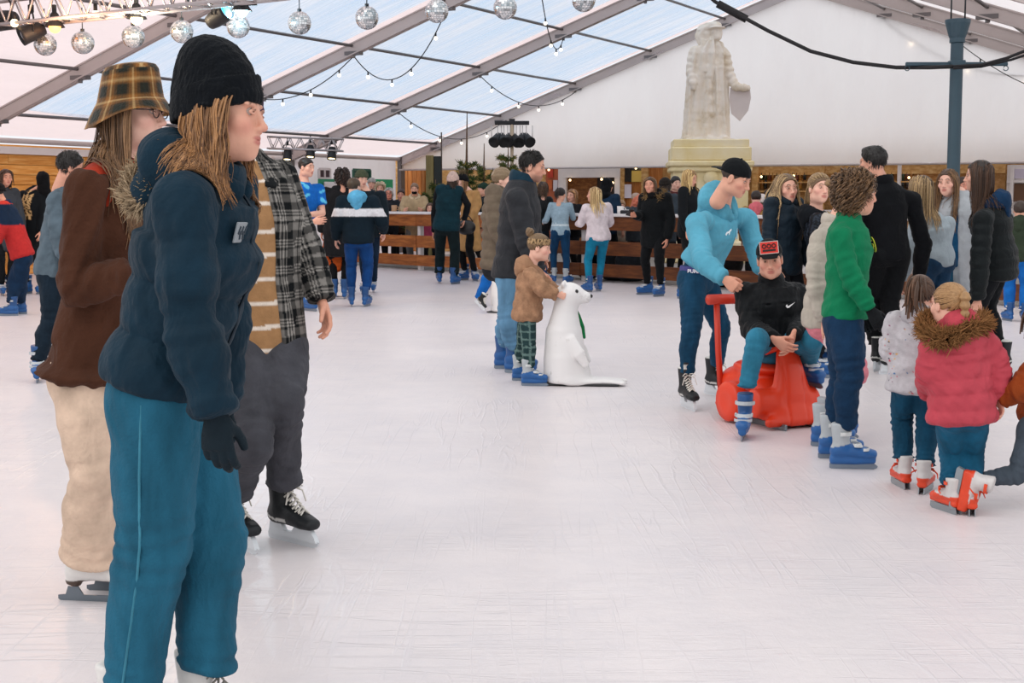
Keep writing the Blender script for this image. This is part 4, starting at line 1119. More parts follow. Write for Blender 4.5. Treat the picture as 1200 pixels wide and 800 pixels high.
def clear_mat():
    m = bpy.data.materials.new('clear_sheet'); m.use_nodes = True; nt = m.node_tree; nt.nodes.remove(nt.nodes['Principled BSDF']); out = nt.nodes['Material Output']
    tp = nt.nodes.new('ShaderNodeBsdfTransparent'); t = nt.nodes.new('ShaderNodeBsdfTranslucent'); mx = nt.nodes.new('ShaderNodeMixShader'); d = nt.nodes.new('ShaderNodeBsdfDiffuse'); m2 = nt.nodes.new('ShaderNodeMixShader')
    tp.inputs[0].default_value = (*hx('#cfe2f5'), 1); t.inputs[0].default_value = (.95, .96, 1, 1); d.inputs[0].default_value = (.9, .92, .96, 1)
    n = noise(nt, 1.0, 5, .65, stretch=(3.2, .22, 1)); n2 = noise(nt, .5, 3, .5)
    f = mixc(nt, .5, ramp(nt, n.outputs[0], [(.40, .12), (.62, .85)]), ramp(nt, n2.outputs[0], [(.35, .1), (.65, .7)]))
    nt.links.new(f, mx.inputs[0]); m2.inputs[0].default_value = .35
    nt.links.new(t.outputs[0], m2.inputs[1]); nt.links.new(d.outputs[0], m2.inputs[2])
    nt.links.new(tp.outputs[0], mx.inputs[1]); nt.links.new(m2.outputs[0], mx.inputs[2]); nt.links.new(mx.outputs[0], out.inputs[0])
    return m

# ------------------------------------------------------------------ tent geometry
TR = R(27.8); tr_ = A3(math.sin(TR), math.cos(TR), 0); te_ = A3(math.cos(TR), -math.sin(TR), 0)
P0 = at(470, 184, 39.0); EAVE = P0[2]; P0 = P0 * [1, 1, 0]; HALF = 11.1; SLOPE = .349
def TP(t, s, z=None, dz=0.):
    if z is None: z = EAVE + SLOPE * (HALF - abs(HALF - s)) + dz
    return P0 - tr_ * t + te_ * s + A3(0, 0, z)
def struct(o): o['kind'] = 'structure'; return o
ALU = solid('#b9aeab', .55, .0, .1, 3, 0); ALUD = solid('#6f6a6a', .45, .6)
fab_w = tent_mat('#fbf6f7', .75); fab_p = tent_mat('#f9eaea', .75, key='p'); clearm = clear_mat()
SLA = math.atan(SLOPE)
def panel(name, t0, t1, s0, s1, mat, sag=.0, n=8):
    """sheet between two rafters in its own frame: x along the ridge, y up the slope"""
    left = (s0 + s1) / 2 < HALF
    o0 = TP((t0 + t1) / 2, s0, dz=.05); o1 = TP((t0 + t1) / 2, s1, dz=.05)
    ya = nrm(o1 - o0); xa = -tr_; za = np.cross(xa, ya)
    L = np.linalg.norm(o1 - o0); W_ = t1 - t0
    V = []; F = []
    for i in range(n + 1):
        for j in range(n + 1):
            V.append(((i / n - .5) * W_, j / n * L, -sag * math.sin(PI * i / n) * (1 if za[2] > 0 else -1)))
    for i in range(n):
        for j in range(n): F.append((i * (n + 1) + j, (i + 1) * (n + 1) + j, (i + 1) * (n + 1) + j + 1, i * (n + 1) + j + 1))
    V2 = np.array(V) + [0, 0, .004]; N = len(V)
    me = to_mesh(name, V, F, smooth=True)
    M = Matrix(((xa[0], ya[0], za[0], o0[0]), (xa[1], ya[1], za[1], o0[1]), (xa[2], ya[2], za[2], o0[2]), (0, 0, 0, 1)))
    return struct(link(name, me, mat, None, M))
BAY = 5.0; PUR = [1.15, 3.1, 5.25, 7.3, 9.2]
wn = 1
for bay in range(5):
    t0, t1 = bay * BAY, (bay + 1) * BAY
    if bay < 3:
        panel('ceiling', t0, t1, 0, PUR[0], fab_p, .03)
        panel('ceiling', t0, t0 + .18, PUR[0], HALF, fab_p)
        panel('ceiling', t1 - .45, t1, PUR[0], HALF, fab_p)
        o = panel('window_%d' % wn, t0 + .18, t1 - .45, PUR[0], HALF, clearm, .10, 12); wn += 1
    else:
        panel('ceiling', t0, t1, 0, HALF, fab_p, .08)
    if bay < 3: panel('ceiling', t0, t1, HALF, 2 * HALF, fab_w, .08)
def beam(mb, p, q, w, h, up=(0, 0, 1)):
    d = nrm(q - p); u = nrm(np.cross(d, up)); v = np.cross(u, d); V = []
    for c in (p, q):
        for a, b in ((-w, -h), (w, -h), (w, h), (-w, h)): V.append(c + u * a / 2 + v * b / 2)
    mb.add(V, [(0, 3, 2, 1), (4, 5, 6, 7), (0, 1, 5, 4), (1, 2, 6, 5), (2, 3, 7, 6), (3, 0, 4, 7)])
tn = 1
for i in range(6):
    t = i * BAY
    for side in (0, 1):
        if side and i > 3: continue
        s0, s1 = (0, HALF) if not side else (2 * HALF, HALF)
        p, q = TP(t, s0, dz=-.12), TP(t, s1, dz=-.12)
        mb = MB(p); beam(mb, p, q, .12, .20); dd = nrm(q - p); u_ = nrm(np.cross(dd, (0, 0, 1))); v_ = np.cross(u_, dd)
        for sg in (-1, 1):
            for hh in (-.1, .1): beam(mb, p + u_ * sg * .065 + v_ * hh, q + u_ * sg * .065 + v_ * hh, .03, .025)
        o = mb.build('trim_%d' % tn, ALU); o.location = p; struct(o); tn += 1
        mb = MB(p); 
        for ps in PUR:
            c = TP(t, ps if not side else 2 * HALF - ps, dz=-.20); mb.box(c, (.34, .14, .07), -TR); mb.box(c + A3(0, 0, -.06), (.06, .06, .06))
        b = mb.build('bracket', ALUD, o)
for ps in [0.0] + PUR:
    for side in (0, 1):
        if side and ps == 0: continue
        s = ps if not side else 2 * HALF - ps
        p, q = TP(0, s, dz=-.06), TP(25 if not side else 15, s, dz=-.06)
        mb = MB(p); mb.tube([p, q], .03 if ps else .05, 8); o = mb.build('trim_%d' % tn, ALUD if ps else ALU, None, True); o.location = p; struct(o); tn += 1
# legs of the frame along the left eave
for i in range(0, 6):
    p = TP(i * BAY, 0, 0); mb = MB(p); mb.box(TP(i * BAY, 0, EAVE / 2), (.12, .2, EAVE), -TR); o = mb.build('trim_%d' % tn, ALUD); o.location = p; struct(o); tn += 1
# gable sheet with soft folds
def gable():
    n, m = 44, 16; V = []; F = []
    zb = 2.24
    for i in range(n + 1):
        s = 2 * HALF * i / n; zt = EAVE + SLOPE * (HALF - abs(HALF - s))
        for j in range(m + 1):
            z = zb + (zt - zb) * j / m; f = .05 * math.sin(s * 1.9 + .8 * math.sin(z * 1.3)) * (1 - j / m) ** .5 + .025 * math.sin(s * 4.3 + z * 1.7) * (1 - j / m)
            V.append(TP(.05 + f, s, z) - P0)
    for i in range(n):
        for j in range(m): F.append((i * (m + 1) + j, (i + 1) * (m + 1) + j, (i + 1) * (m + 1) + j + 1, i * (m + 1) + j + 1))
    o = link('wall_back', to_mesh('wall_back', V, F), tent_mat('#fefafb', .95, .35, (1.3, 1.3, .35), 'g')); o.location = P0; struct(o)
    mb = MB(P0); p, q = TP(.1, 0, zb), TP(.1, 2 * HALF, zb); mb.tube([p, q], .025, 8)
    o = mb.build('trim_%d' % tn, ALU, None, True); o.location = P0; struct(o)
gable(); tn += 1
# ------------------------------------------------------------------ ice and ground
ME = to_mesh('floor', [(-26, -3, 0), (30, -3, 0), (30, 46, 0), (-26, 46, 0)], [(0, 1, 2, 3)], smooth=False)
struct(link('floor', ME, ice_mat()))
# ------------------------------------------------------------------ left side: plank wall, white curtain wall
PLK = wood_mat('#b5702c', '#d08a3c', '#e4ab62', 'orange', 1., (1.2, 1.2, 16))
def plankwall():
    o0 = TP(13, -.25, 0); mb = MB()
    rg = random.Random(4); z = .0; row = 0
    while z < 2.30:
        h = .19; x = -8.5 + rg.uniform(0, 2)
        a = -8.8
        while a < 8.2:
            b = min(a + rg.uniform(2.6, 4.2), 8.2); mb.box(((a + b) / 2, rg.uniform(-.006, .006), z + h / 2), (b - a - .008, .03, h - .010)); a = b
        z += h
    mb.box((-.3, .035, 1.2), (17., .02, 2.4))
    M = Matrix.Translation(o0) @ Matrix.Rotation(-TR + PI / 2, 4, 'Z')
    struct(mb.build('wall_left', wood_mat('#b8712a', '#db9344', '#edb66e', 'plank', 1., (1.1, 14, 14)), None, False, M))
    mb = MB(); mb.box((0, 0, 2.36), (17.2, .10, .14)); struct(mb.build('trim_%d' % 60, solid('#e3d6d2', .7), None, False, M))
plankwall()
def curtain():
    n = 60; V = []; F = []
    for i in range(n + 1):
        t = 6.0 * i / n
        for z in (0, .8, 1.6, EAVE - .05): V.append(TP(t, -.18 + .03 * math.sin(t * 9) + .02 * math.sin(t * 23), z) - P0)
    for i in range(n):
        for j in range(3): F.append((i * 4 + j, (i + 1) * 4 + j, (i + 1) * 4 + j + 1, i * 4 + j + 1))
    o = link('wall_left', to_mesh('wall_left', V, F), tent_mat('#efe9ea', .4, .2, key='c')); o.location = P0; struct(o)
curtain()
# ------------------------------------------------------------------ skating aids
ORG = solid('#dd3a18', .38, 0, .06, 4, .04, .45, 20); ORG2 = solid('#c9331a', .45)
def tolocal(pts, o, yaw):
    f = heading(yaw); r = -A3(math.cos(R(yaw)), math.sin(R(yaw)), 0); return [o + r * p[0] + f * p[1] + A3(0, 0, p[2]) for p in pts]
def sled():
    o = gnd(902, 494); yaw = 24
    root = empty('skating_sled', o, 'bright orange plastic push sled carrying the seated boy', 'sled')
    M = Matrix.Rotation(R(yaw + 180), 4, 'Z') @ Matrix.Scale(.95, 4)
    L = [Loft([((0, -.42, .085), .17, .05), ((0, 0, .08), .21, .055), ((0, .30, .08), .20, .05)], k=.04, c0=.6, c1=.6),
         Loft([((0, .235, .08), .185, .075), ((0, .24, .22), .15, .07), ((0, .21, .40), .10, .055), ((0, .18, .50), .078, .042)], k=.05, c0=.4, c1=.5),
         Loft([((0, -.40, .22), .13, .12), ((0, -.15, .28), .15, .10), ((0, .05, .20), .16, .09)], k=.06),
         ball_((0, -.12, .36), (.15, .24, .05), k=.05),
         Loft([((.12, .20, .165), .10), ((.26, .20, .165), .095)], k=.03, c1=.3, c0=.3), Loft([((-.12, .20, .165), .10), ((-.19, .20, .165), .095)], k=.03, c1=.3, c0=.3),
         Loft([((-.20, .30, .05), .03), ((.22, .32, .05), .03)], k=.03)]
    V, F = sdf(L, .010, gdisp=lambda P: -.006 * np.exp(-((np.abs(P[:, 0]) - .07) / .008) ** 2) * (P[:, 1] > .2) * (P[:, 2] < .45))
    link('body', to_mesh('body', V, F), ORG, root, M)
    for s in (-1, 1):
        mb = MB(); prof = [(.03, -.030), (.05, -.030), (.085, -.020), (.095, -.045), (.125, -.045), (.135, -.03), (.135, .03), (.125, .045), (.06, .045), (.03, .04)]
        mb.lathe(prof, 28, (s * .255, -.08, .145), roty(PI / 2 * s)); w = mb.build('wheel', ORG, root, True, M)
    V, F = sdf([Loft([((-.15, .165, .50), .024), ((-.07, .17, .525), .027), ((.07, .17, .525), .027), ((.15, .165, .50), .024)], k=.01), Loft([((0, .17, .46), .05, .03), ((0, .17, .53), .04, .026)], k=.03)], .007)
    link('handlebar', to_mesh('handlebar', V, F), ORG, root, M)
    mb = MB(); 
    for s in (-1, 1): mb.tube([A3(s * .13, -.40, .10), A3(s * .13, -.45, .45), A3(s * .13, -.48, .78)], .022, 10)
    mb.tube([A3(-.2, -.48, .80), A3(.2, -.48, .80)], .036, 12)
    mb.build('push_handle', ORG2, root, True, M)
    mb = MB(); mb.box((.02, .268, .36), (.014, .006, .06), Rm=rotx(.2)); mb.build('sticker', solid('#e8dcd4', .5), root, False, M)
    mb = MB()
    for s in (-1, 1): mb.box((s * .13, -.02, .02), (.02, .80, .04), bev=.006)
    mb.build('runner', solid('#7d858a', .35, .6), root, False, M)
sled()
SEAL = {}
def seal(px, py, yaw, label, sc=1., scarf=True):
    o = gnd(px, py)
    if not SEAL:
        L = [Loft([((0, .00, .03), .165, .165), ((0, .0, .20), .155, .165), ((0, -.01, .40), .125, .140), ((0, .0, .56), .092, .098), ((0, .02, .68), .082, .09)], U=(1, 0, 0), k=.05, c0=.15),
             ball_((0, .035, .70), (.086, .095, .085), k=.05), Loft([((0, .09, .685), .058), ((0, .155, .672), .046)], k=.04),
             Loft([((0, .05, .035), .15, .035), ((0, .28, .03), .12, .028), ((0, .44, .025), .06, .018)], U=(1, 0, 0), k=.05), Loft([((.04, .30, .03), .05, .02), ((.10, .46, .025), .04, .015)], k=.02), Loft([((-.04, .30, .03), .05, .02), ((-.10, .46, .025), .04, .015)], k=.02)]
        for s in (-1, 1): L += [Loft([((s * .12, .05, .36), .045, .02), ((s * .15, .12, .25), .045, .018), ((s * .14, .17, .16), .03, .012)], U=(0, .6, .8), k=.03), ball_((s * .075, -.01, .775), (.022, .018, .026), k=.02),
                                ball_((s * .05, .10, .10), (.06, .09, .09), k=.05)]
        V, F = sdf(L, .010)
        m, nt, b = node_mat('worn_white_plastic'); n = noise(nt, 7, 5, .7); nt.links.new(mixc(nt, ramp(nt, n.outputs[0], [(.60, 0.), (.74, .8)]), hx('#e3e1e0'), hx('#a5a09a')), b.inputs['Base Color']); b.inputs['Roughness'].default_value = .4
        me = to_mesh('skating_seal', V, F); me.materials.append(m); SEAL['b'] = me
        def small(nm, fn):
            mb = MB(); fn(mb); e = to_mesh(nm, np.concatenate(mb.V), mb.F); e.materials.append(solid('#1b1a1c', .25)); SEAL[nm] = e
        small('eye', lambda m_: m_.ball((.070, .092, .722), (.012, .014, .015), 10, 8)); small('eye2', lambda m_: m_.ball((-.070, .092, .722), (.012, .014, .015), 10, 8)); small('nose', lambda m_: m_.ball((0, .198, .682), (.022, .014, .016), 10, 8))
        V, F = sdf([Loft([((-.07, .055, .60), .028, .02), ((-.075, .095, .52), .028, .02), ((-.06, .128, .44), .026, .018), ((-.05, .145, .36), .018, .012)], U=(1, 0, 0), k=.01)], .006)
        s_ = to_mesh('scarf', V, F); s_.materials.append(fabric('#0f6b3a', .8)); SEAL['s'] = s_
        mb = MB()
        mb.box((0, .12, .012), (.26, .60, .012), bev=.004); p = to_mesh('sliding_base', np.concatenate(mb.V), mb.F, smooth=False); p.materials.append(solid('#2a2c2e', .5)); SEAL['p'] = p
    M = Matrix.Translation([float(v) for v in o]) @ Matrix.Rotation(R(yaw + 180), 4, 'Z') @ Matrix.Scale(sc, 4)
    r = link('skating_seal', SEAL['b'], None, None, M); tag(r, label, 'seal', 'white skating seals')
    link('eye', SEAL['eye'], None, r); link('eye', SEAL['eye2'], None, r); link('nose', SEAL['nose'], None, r); link('sliding_base', SEAL['p'], None, r)
    if scarf: link('scarf', SEAL['s'], None, r)
seal(662, 450, 84, 'white seal shaped skating aid with green scarf, held by the child in the teddy coat')
seal(590, 366, 70, 'white seal shaped skating aid behind the man in the charcoal coat')
seal(393, 346, 20, 'white seal shaped skating aid beside the boy in the dark jacket with white stripe', .8, False)

# ------------------------------------------------------------------ rink fence with bar top
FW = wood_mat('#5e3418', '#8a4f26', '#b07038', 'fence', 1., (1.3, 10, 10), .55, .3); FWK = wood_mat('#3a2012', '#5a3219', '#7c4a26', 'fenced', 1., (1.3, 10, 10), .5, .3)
WHT = solid('#d9d6d6', .5)
FA, FB = gnd(412, 312), gnd(760, 334)
FDIR = nrm(FB - FA); FN = A3(-FDIR[1], FDIR[0], 0)       # FN points away from the rink
if FN[1] < 0: FN = -FN
FLEN = np.linalg.norm(FB - FA)
def fence():
    root = empty('rink_fence', FA, 'brown wooden plank fence with white bar top along the back of the ice', 'fence')
    ang = math.atan2(FDIR[1], FDIR[0]); M = Matrix.Rotation(ang, 4, 'Z')
    # local: x along fence, y away from the rink
    s = 1 if (rotz(ang) @ A3(0, 1, 0)) @ FN > 0 else -1
    x0, x1 = 0., FLEN + 13.0; nb = 9; bl = (x1 - x0) / nb; rg = random.Random(8)
    for i in range(nb):
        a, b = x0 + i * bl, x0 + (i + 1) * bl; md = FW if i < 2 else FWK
        for z, h in ((.10, .22), (.47, .24), (.90, .26)):
            mb = MB(); mb.box(((a + b) / 2, -s * (.03 + rg.uniform(0, .012)), z + h / 2), (b - a - .012, .045, h), bev=.006); mb.build('plank', md, root, False, M)
        mb = MB(); mb.box(((a + b) / 2, s * .13, 1.16), (b - a - .004, .46, .05), bev=.01); mb.build('bar_top', WHT, root, False, M)
    for i in range(nb + 1):
        mb = MB(); mb.box((x0 + i * bl, s * .06, .57), (.09, .09, 1.13)); mb.build('post', WHT, root, False, M)
fence()
# snow white kick board at the foot of the fence end and short return to the left
def fence2():
    a = FA; b = gnd(-160, 330); root = empty('rink_barrier', (a + b) / 2, 'low dark barrier with white rail along the left side of the ice, before the plank wall', 'barrier')
    d = nrm(b - a); ang = math.atan2(d[1], d[0]); L = np.linalg.norm(b - a); M = Matrix.Rotation(ang, 4, 'Z')
    n = 7
    for i in range(n):
        x = -L / 2 + (i + .5) * L / n
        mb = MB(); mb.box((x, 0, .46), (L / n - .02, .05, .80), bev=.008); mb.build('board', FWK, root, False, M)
        mb = MB(); mb.box((x, 0, .97), (L / n - .01, .16, .06), bev=.01); mb.build('rail', WHT, root, False, M)
        mb = MB(); mb.box((x + L / n / 2, 0, .47), (.10, .10, .94)); mb.build('post', FWK, root, False, M)
# ------------------------------------------------------------------ statue on its pedestal
def statue():
    STY = 33.0; c = at(831, 160, STY); px = STY / FPX
    stone = solid('#d9cfbf', .85, 0, .16, 2.2, .5, .2, 9)
    o = A3(c[0], STY, 0)
    zt = at(831, 165, STY)[2]
    root = empty('statue', o, 'weathered stone statue of a robed man with hat and shield on tall stone pedestal', 'statue')
    M = Matrix.Rotation(R(-4), 4, 'Z')
    m, nt, b = node_mat('yellowed_stone'); n = noise(nt, 1.2, 5, .6); nt.links.new(ramp(nt, n.outputs[0], [(.3, hx('#e6cf8c')), (.55, hx('#f0e0b6')), (.8, hx('#f3e8d0'))]), b.inputs['Base Color']); b.inputs['Roughness'].default_value = .85; bump(nt, b, noise(nt, 12, 4).outputs[0], .3)
    mb = MB()
    mb.box((0, 0, zt - .08), (1.70, 1.5, .18), bev=.02); mb.box((0, 0, zt - .32), (1.80, 1.6, .32), bev=.03)
    mb.box((0, 0, zt - .54), (1.92, 1.74, .13), bev=.04); mb.box((0, 0, zt - .66), (1.84, 1.66, .12), bev=.03); mb.box((0, 0, (zt - .7) / 2), (1.68, 1.5, zt - .7)); mb.box((0, 0, .25), (2.1, 1.9, .5), bev=.04)
    mb.build('pedestal', m, root, False, M)
    mb = MB(); mb.lathe([(.16, -.02), (.17, .03), (.13, .05), (.06, .07), (.02, .08)], 20, (0, -.76, zt - .86), rotx(PI / 2)); mb.build('rosette', m, root, True, M)
    # figure: metre units, z from pedestal top; x to the right of the picture, -y to the camera
    S = 138 * px / 2.90           # figure is 138 px tall
    fold = lambda n, a, ph=0.: (lambda P, s, an: a * np.sin(an * n + ph + .8 * np.sin(s * 2.2)))
    L = [Loft([((-.08, .05, .02), .56, .40), ((-.06, .05, .5), .52, .38), ((-.04, .05, 1.1), .48, .34), ((.0, .03, 1.65), .44, .30), ((.02, .02, 2.05), .42, .27), ((.04, .0, 2.30), .26, .20)], k=.05, c0=.1, c1=.5, disp=fold(11, .045)),
         Loft([((-.43, -.06, .04), .20, .22), ((-.42, -.06, .8), .16, .2), ((-.40, -.04, 1.5), .13, .18), ((-.34, 0, 2.05), .16, .18)], k=.06, c0=.1, disp=fold(6, .04, 1)),
         Loft([((.26, -.12, .03), .21, .2), ((.25, -.14, .7), .18, .2), ((.20, -.10, 1.4), .16, .18), ((.16, -.08, 1.8), .16, .16)], k=.06, c0=.1, disp=fold(7, .04, 2)),
         Loft([((-.36, .0, 2.14), .15), ((-.47, -.06, 1.72), .125), ((-.42, -.26, 1.38), .10)], k=.05, disp=lambda P, s, a: .012 * np.sin(s * 38)), ball_((-.41, -.28, 1.30), (.07, .07, .10), k=.03),
         Loft([((.36, .0, 2.05), .13), ((.46, -.06, 1.62), .12), ((.60, -.20, 1.30), .105), ((.78, -.28, 1.26), .085)], k=.05, disp=lambda P, s, a: .012 * np.sin(s * 38)), ball_((.86, -.29, 1.24), (.10, .07, .07), k=.03),
         Loft([((.04, .0, 2.28), .12), ((.10, -.03, 2.44), .105)], k=.05),
         ball_((.15, -.06, 2.60), (.125, .15, .165), k=.03), ball_((-.12, .05, 2.54), (.16, .13, .14), k=.05), ball_((.23, -.16, 2.56), (.05, .05, .06), k=.03), ball_((.17, -.15, 2.48), (.09, .08, .09), k=.04),
         ball_((.10, -.02, 2.76), (.17, .18, .11), k=.03), ball_((.16, -.07, 2.70), (.21, .23, .035), k=.03),
         Loft([((-.06, .05, 2.70), .13), ((-.20, .04, 2.66), .12), ((-.26, .03, 2.52), .11), ((-.22, 0, 2.38), .10)], k=.06, disp=lambda P, s, a: .015 * np.sin(a * 5)),
         Loft([((.0, -.20, 1.78), .30, .06), ((.02, -.20, 1.70), .32, .07)], k=.04, disp=lambda P, s, a: .012 * np.sin(a * 16)),
         Loft([((-.02, -.24, 1.6), .06), ((.0, -.28, 1.2), .045), ((.02, -.28, .85), .05), ((.04, -.28, .6), .05)], k=.03, disp=lambda P, s, a: .02 * np.sin(s * 22)),
         Loft([((.30, -.2, .05), .13, .09), ((.36, -.36, .05), .10, .06)], k=.04), Loft([((-.50, -.2, .05), .13, .09), ((-.56, -.34, .05), .10, .06)], k=.04), Loft([((-.02, -.2, .05), .13, .1), ((.0, -.40, .05), .10, .06)], k=.04),
         Loft([((-.05, 0, .0), .72, .48), ((-.05, 0, .03), .72, .48)], k=.03, c0=.1, c1=.1)]
    V, F = sdf(L, .022, gdisp=wrinkle(.006, 9, 5))
    m2, nt, b = node_mat('weathered_stone'); n = noise(nt, 2.2, 5, .65); nt.links.new(ramp(nt, n.outputs[0], [(.25, hx('#cdb793')), (.45, hx('#e8dccb')), (.75, hx('#f3ebe2'))]), b.inputs['Base Color']); b.inputs['Roughness'].default_value = .9; bump(nt, b, noise(nt, 14, 4).outputs[0], .4)
    Mf = Matrix.Translation((0, 0, zt)) @ M @ Matrix.Scale(S, 4)
    link('figure', to_mesh('figure', V, F), m2, root, Mf)
    mb = MB(); pl = [(-.24, .24), (.22, .30), (.26, .0), (.20, -.30), (.0, -.56), (-.20, -.38), (-.26, -.05)]
    mb.prism(pl, (.72, -.16, 1.02), (1, -.15, 0), (0, 0, 1), (.15, 1, 0), .07); mb.build('shield', solid('#d8cdca', .85, 0, .1, 3), root, False, Mf)
statue()

# ------------------------------------------------------------------ lamp post
def lamppost():
    Y = 20.8; o = at(1116, 240, Y); o[2] = 0; sx = Y / FPX
    root = empty('lamp_post', o, 'tall teal iron post with flared top and crossbar behind the right hand group', 'post')
    teal = solid('#38525f', .5, .0); h = at(1121, 50, Y)[2]; r = 7.2 * sx
    mb = MB(); mb.lathe([(r * 1.5, 0), (r * 1.5, .5), (r * 1.1, .62), (r * 1.05, 1.2), (r, h - .02), (r, h)], 20); mb.build('shaft', teal, root, True)
    mb = MB(); z0 = h; mb.lathe([(r * 1.22, z0), (r * 1.22, z0 + 5 * sx), (r * 1.4, z0 + 8 * sx), (r * 1.95, z0 + 22 * sx), (r * 2.0, z0 + 26 * sx), (r * 1.2, z0 + 27 * sx)], 20); mb.build('capital', teal, root, False)
    zc = at(1121, 75, Y)[2]; mb = MB(); mb.box((0, -.0, zc), (118 * sx, .05, 4.4 * sx), bev=.01); mb.box((0, 0, zc), (r * 2.3, r * 2.3, .10), bev=.01); mb.build('crossbar', teal, root)
    for s in (-1, 1):
        mb = MB(); c = A3(s * 57 * sx, 0, zc - .06); mb.tube([c + A3(math.cos(a) * .035, 0, math.sin(a) * .035) for a in np.linspace(0, 2 * PI, 13)], .007, 6, cap=False); mb.build('ring', teal, root, True)
        mb = MB(); mb.tube([A3(s * 8 * sx, 0, z0 + 26 * sx), A3(s * 8 * sx, 0, z0 + 26 * sx + .80)], .012, 6); mb.build('hanger_rod', solid('#3b4246', .5, .5), root, True)
lamppost()

# ------------------------------------------------------------------ cables and strings of lights
BLK = solid('#121317', .6)
def sag(p, q, d, n=16): return [lerp(p, q, t) - A3(0, 0, d * 4 * t * (1 - t)) for t in np.linspace(0, 1, n)]
def cable(name, pts, r, label, cat, mat=BLK):
    pts = [np.asarray(p) for p in pts]; o = pts[0]; mb = MB(o); mb.tube(pts, r, 8); ob = mb.build(name, mat, None, True); ob.location = o; return tag(ob, label, cat)
pxs = [(760, -70), (838, 2), (858, 13), (900, 36), (950, 60), (1000, 73), (1050, 79), (1090, 79), (1117, 78)]
c1 = cable('power_cable', [TP(15, HALF, dz=-.3)] + [at(x, y, lerp(22.3, 20.5, i / 8)) for i, (x, y) in enumerate(pxs)], .028, 'thick black cable sagging across the gable to the teal post', 'cable')
mb = MB(c1.location); j = at(858, 13, 21.85); mb.tube([j - A3(.22, 0, -.11), j + A3(.22, 0, -.12)], .06, 8); mb.build('joint', BLK, c1, True)
pxs = [(1117, 78), (1150, 76), (1180, 68), (1215, 54)]
cable('power_cable', [at(x, y, lerp(20.5, 19.8, i / 3)) for i, (x, y) in enumerate(pxs)], .022, 'black cable rising from the teal post to the right', 'cable')
pxs = [(1117, 80), (1150, 78), (1185, 70), (1215, 60)]
cable('power_cable', [at(x, y, lerp(20.45, 20.2, i / 3)) for i, (x, y) in enumerate(pxs)], .018, 'second black cable beside the first, lower, right of the teal post', 'cable')
BULB = emit('#fff0d8', 2.2)
def lights(a, b, dpt, nb, label):
    """a, b: points on the frame; bulbs hang from the cable"""
    pts = sag(a, b, dpt, 20); o = pts[0]; root = empty('light_string', o, label, 'string lights', 'strings of bulbs under the roof')
    mb = MB(o); mb.tube(pts, .010, 6); mb.build('cable', BLK, root, True)
    for i in range(nb):
        p = pts[int((i + .5) / nb * 19)]; mb = MB(o); mb.tube([p, p - A3(0, 0, .07)], .018, 6); sk_ = mb.build('bulb', BULB, root, True)
        sk_.data.materials.clear(); sk_.data.materials.append(BULB)
        mb2 = MB(o); mb2.ball(p - A3(0, 0, .10), .035, 8, 6); me = to_mesh('bulb', np.concatenate(mb2.V), mb2.F); me.materials.append(BULB); old = sk_.data; sk_.data = me
        mb3 = MB(o); mb3.tube([p, p - A3(0, 0, .075)], .016, 6); mb3.build('socket', BLK, sk_, True)
T_ = lambda t, i, dz=-.25: TP(t, PUR[i], dz=dz)
lights(T_(10, 2), T_(10, 1), .25, 3, 'string of small bulbs hanging below the second clear bay near the beanie')
lights(T_(10, 3), T_(10, 2), .8, 4, 'string of small bulbs looping down beside the beam behind the hanging mirror balls')
lights(T_(10, 4), T_(5, 3), .7, 5, 'string of small bulbs looping between the second and third beams near the roof centre')
lights(T_(5, 2), T_(0, 2), .5, 4, 'string of small bulbs across the last clear bay, upper loop')
lights(T_(5, 1), T_(0, 1), .5, 4, 'string of small bulbs across the last clear bay, lower loop')
lights(TP(0, 2 * HALF - PUR[4], dz=-.3), TP(0, 2 * HALF - PUR[2], dz=-.25), .5, 3, 'string of small bulbs under the right hand roof slope left of the teal post')
lights(TP(2.5, 2 * HALF - PUR[3], dz=-.3), TP(2.5, 2 * HALF - PUR[1], dz=-.25), .6, 3, 'string of small bulbs under the right hand roof slope at the right edge')

# ------------------------------------------------------------------ truss, mirror balls, stage lamps
def truss(name, a, b, w, label, tr=.022):
    root = empty(name, a, label, 'truss'); d = nrm(b - a); L = np.linalg.norm(b - a); u = nrm(np.cross(d, (0, 0, 1))); v = np.cross(u, d)
    cs = [u * w / 2 + v * w / 2, -u * w / 2 + v * w / 2, u * w / 2 - v * w / 2, -u * w / 2 - v * w / 2]
    al = solid('#b5aeae', .4, .5)
    for c in cs: mb = MB(a); mb.tube([a + c, b + c], tr, 8); mb.build('chord', al, root, True)
    n = int(L / (w * .9)); mb = MB(a)
    for i in range(n):
        p, q = a + d * L * i / n, a + d * L * (i + 1) / n; m_ = (p + q) / 2
        for c0, c1_ in ((cs[0], cs[2]), (cs[1], cs[3]), (cs[2], cs[3])): mb.tube([p + c0, m_ + c1_], tr * .55, 5); mb.tube([m_ + c1_, q + c0], tr * .55, 5)
    mb.build('bracing', al, root, True); return root, a, d, L
TA, TB = at(-60, 22, 18.4), at(330, -22, 16.5)
truss('lighting_truss', TA, TB, .34, 'long aluminium lighting truss under the roof at upper left')
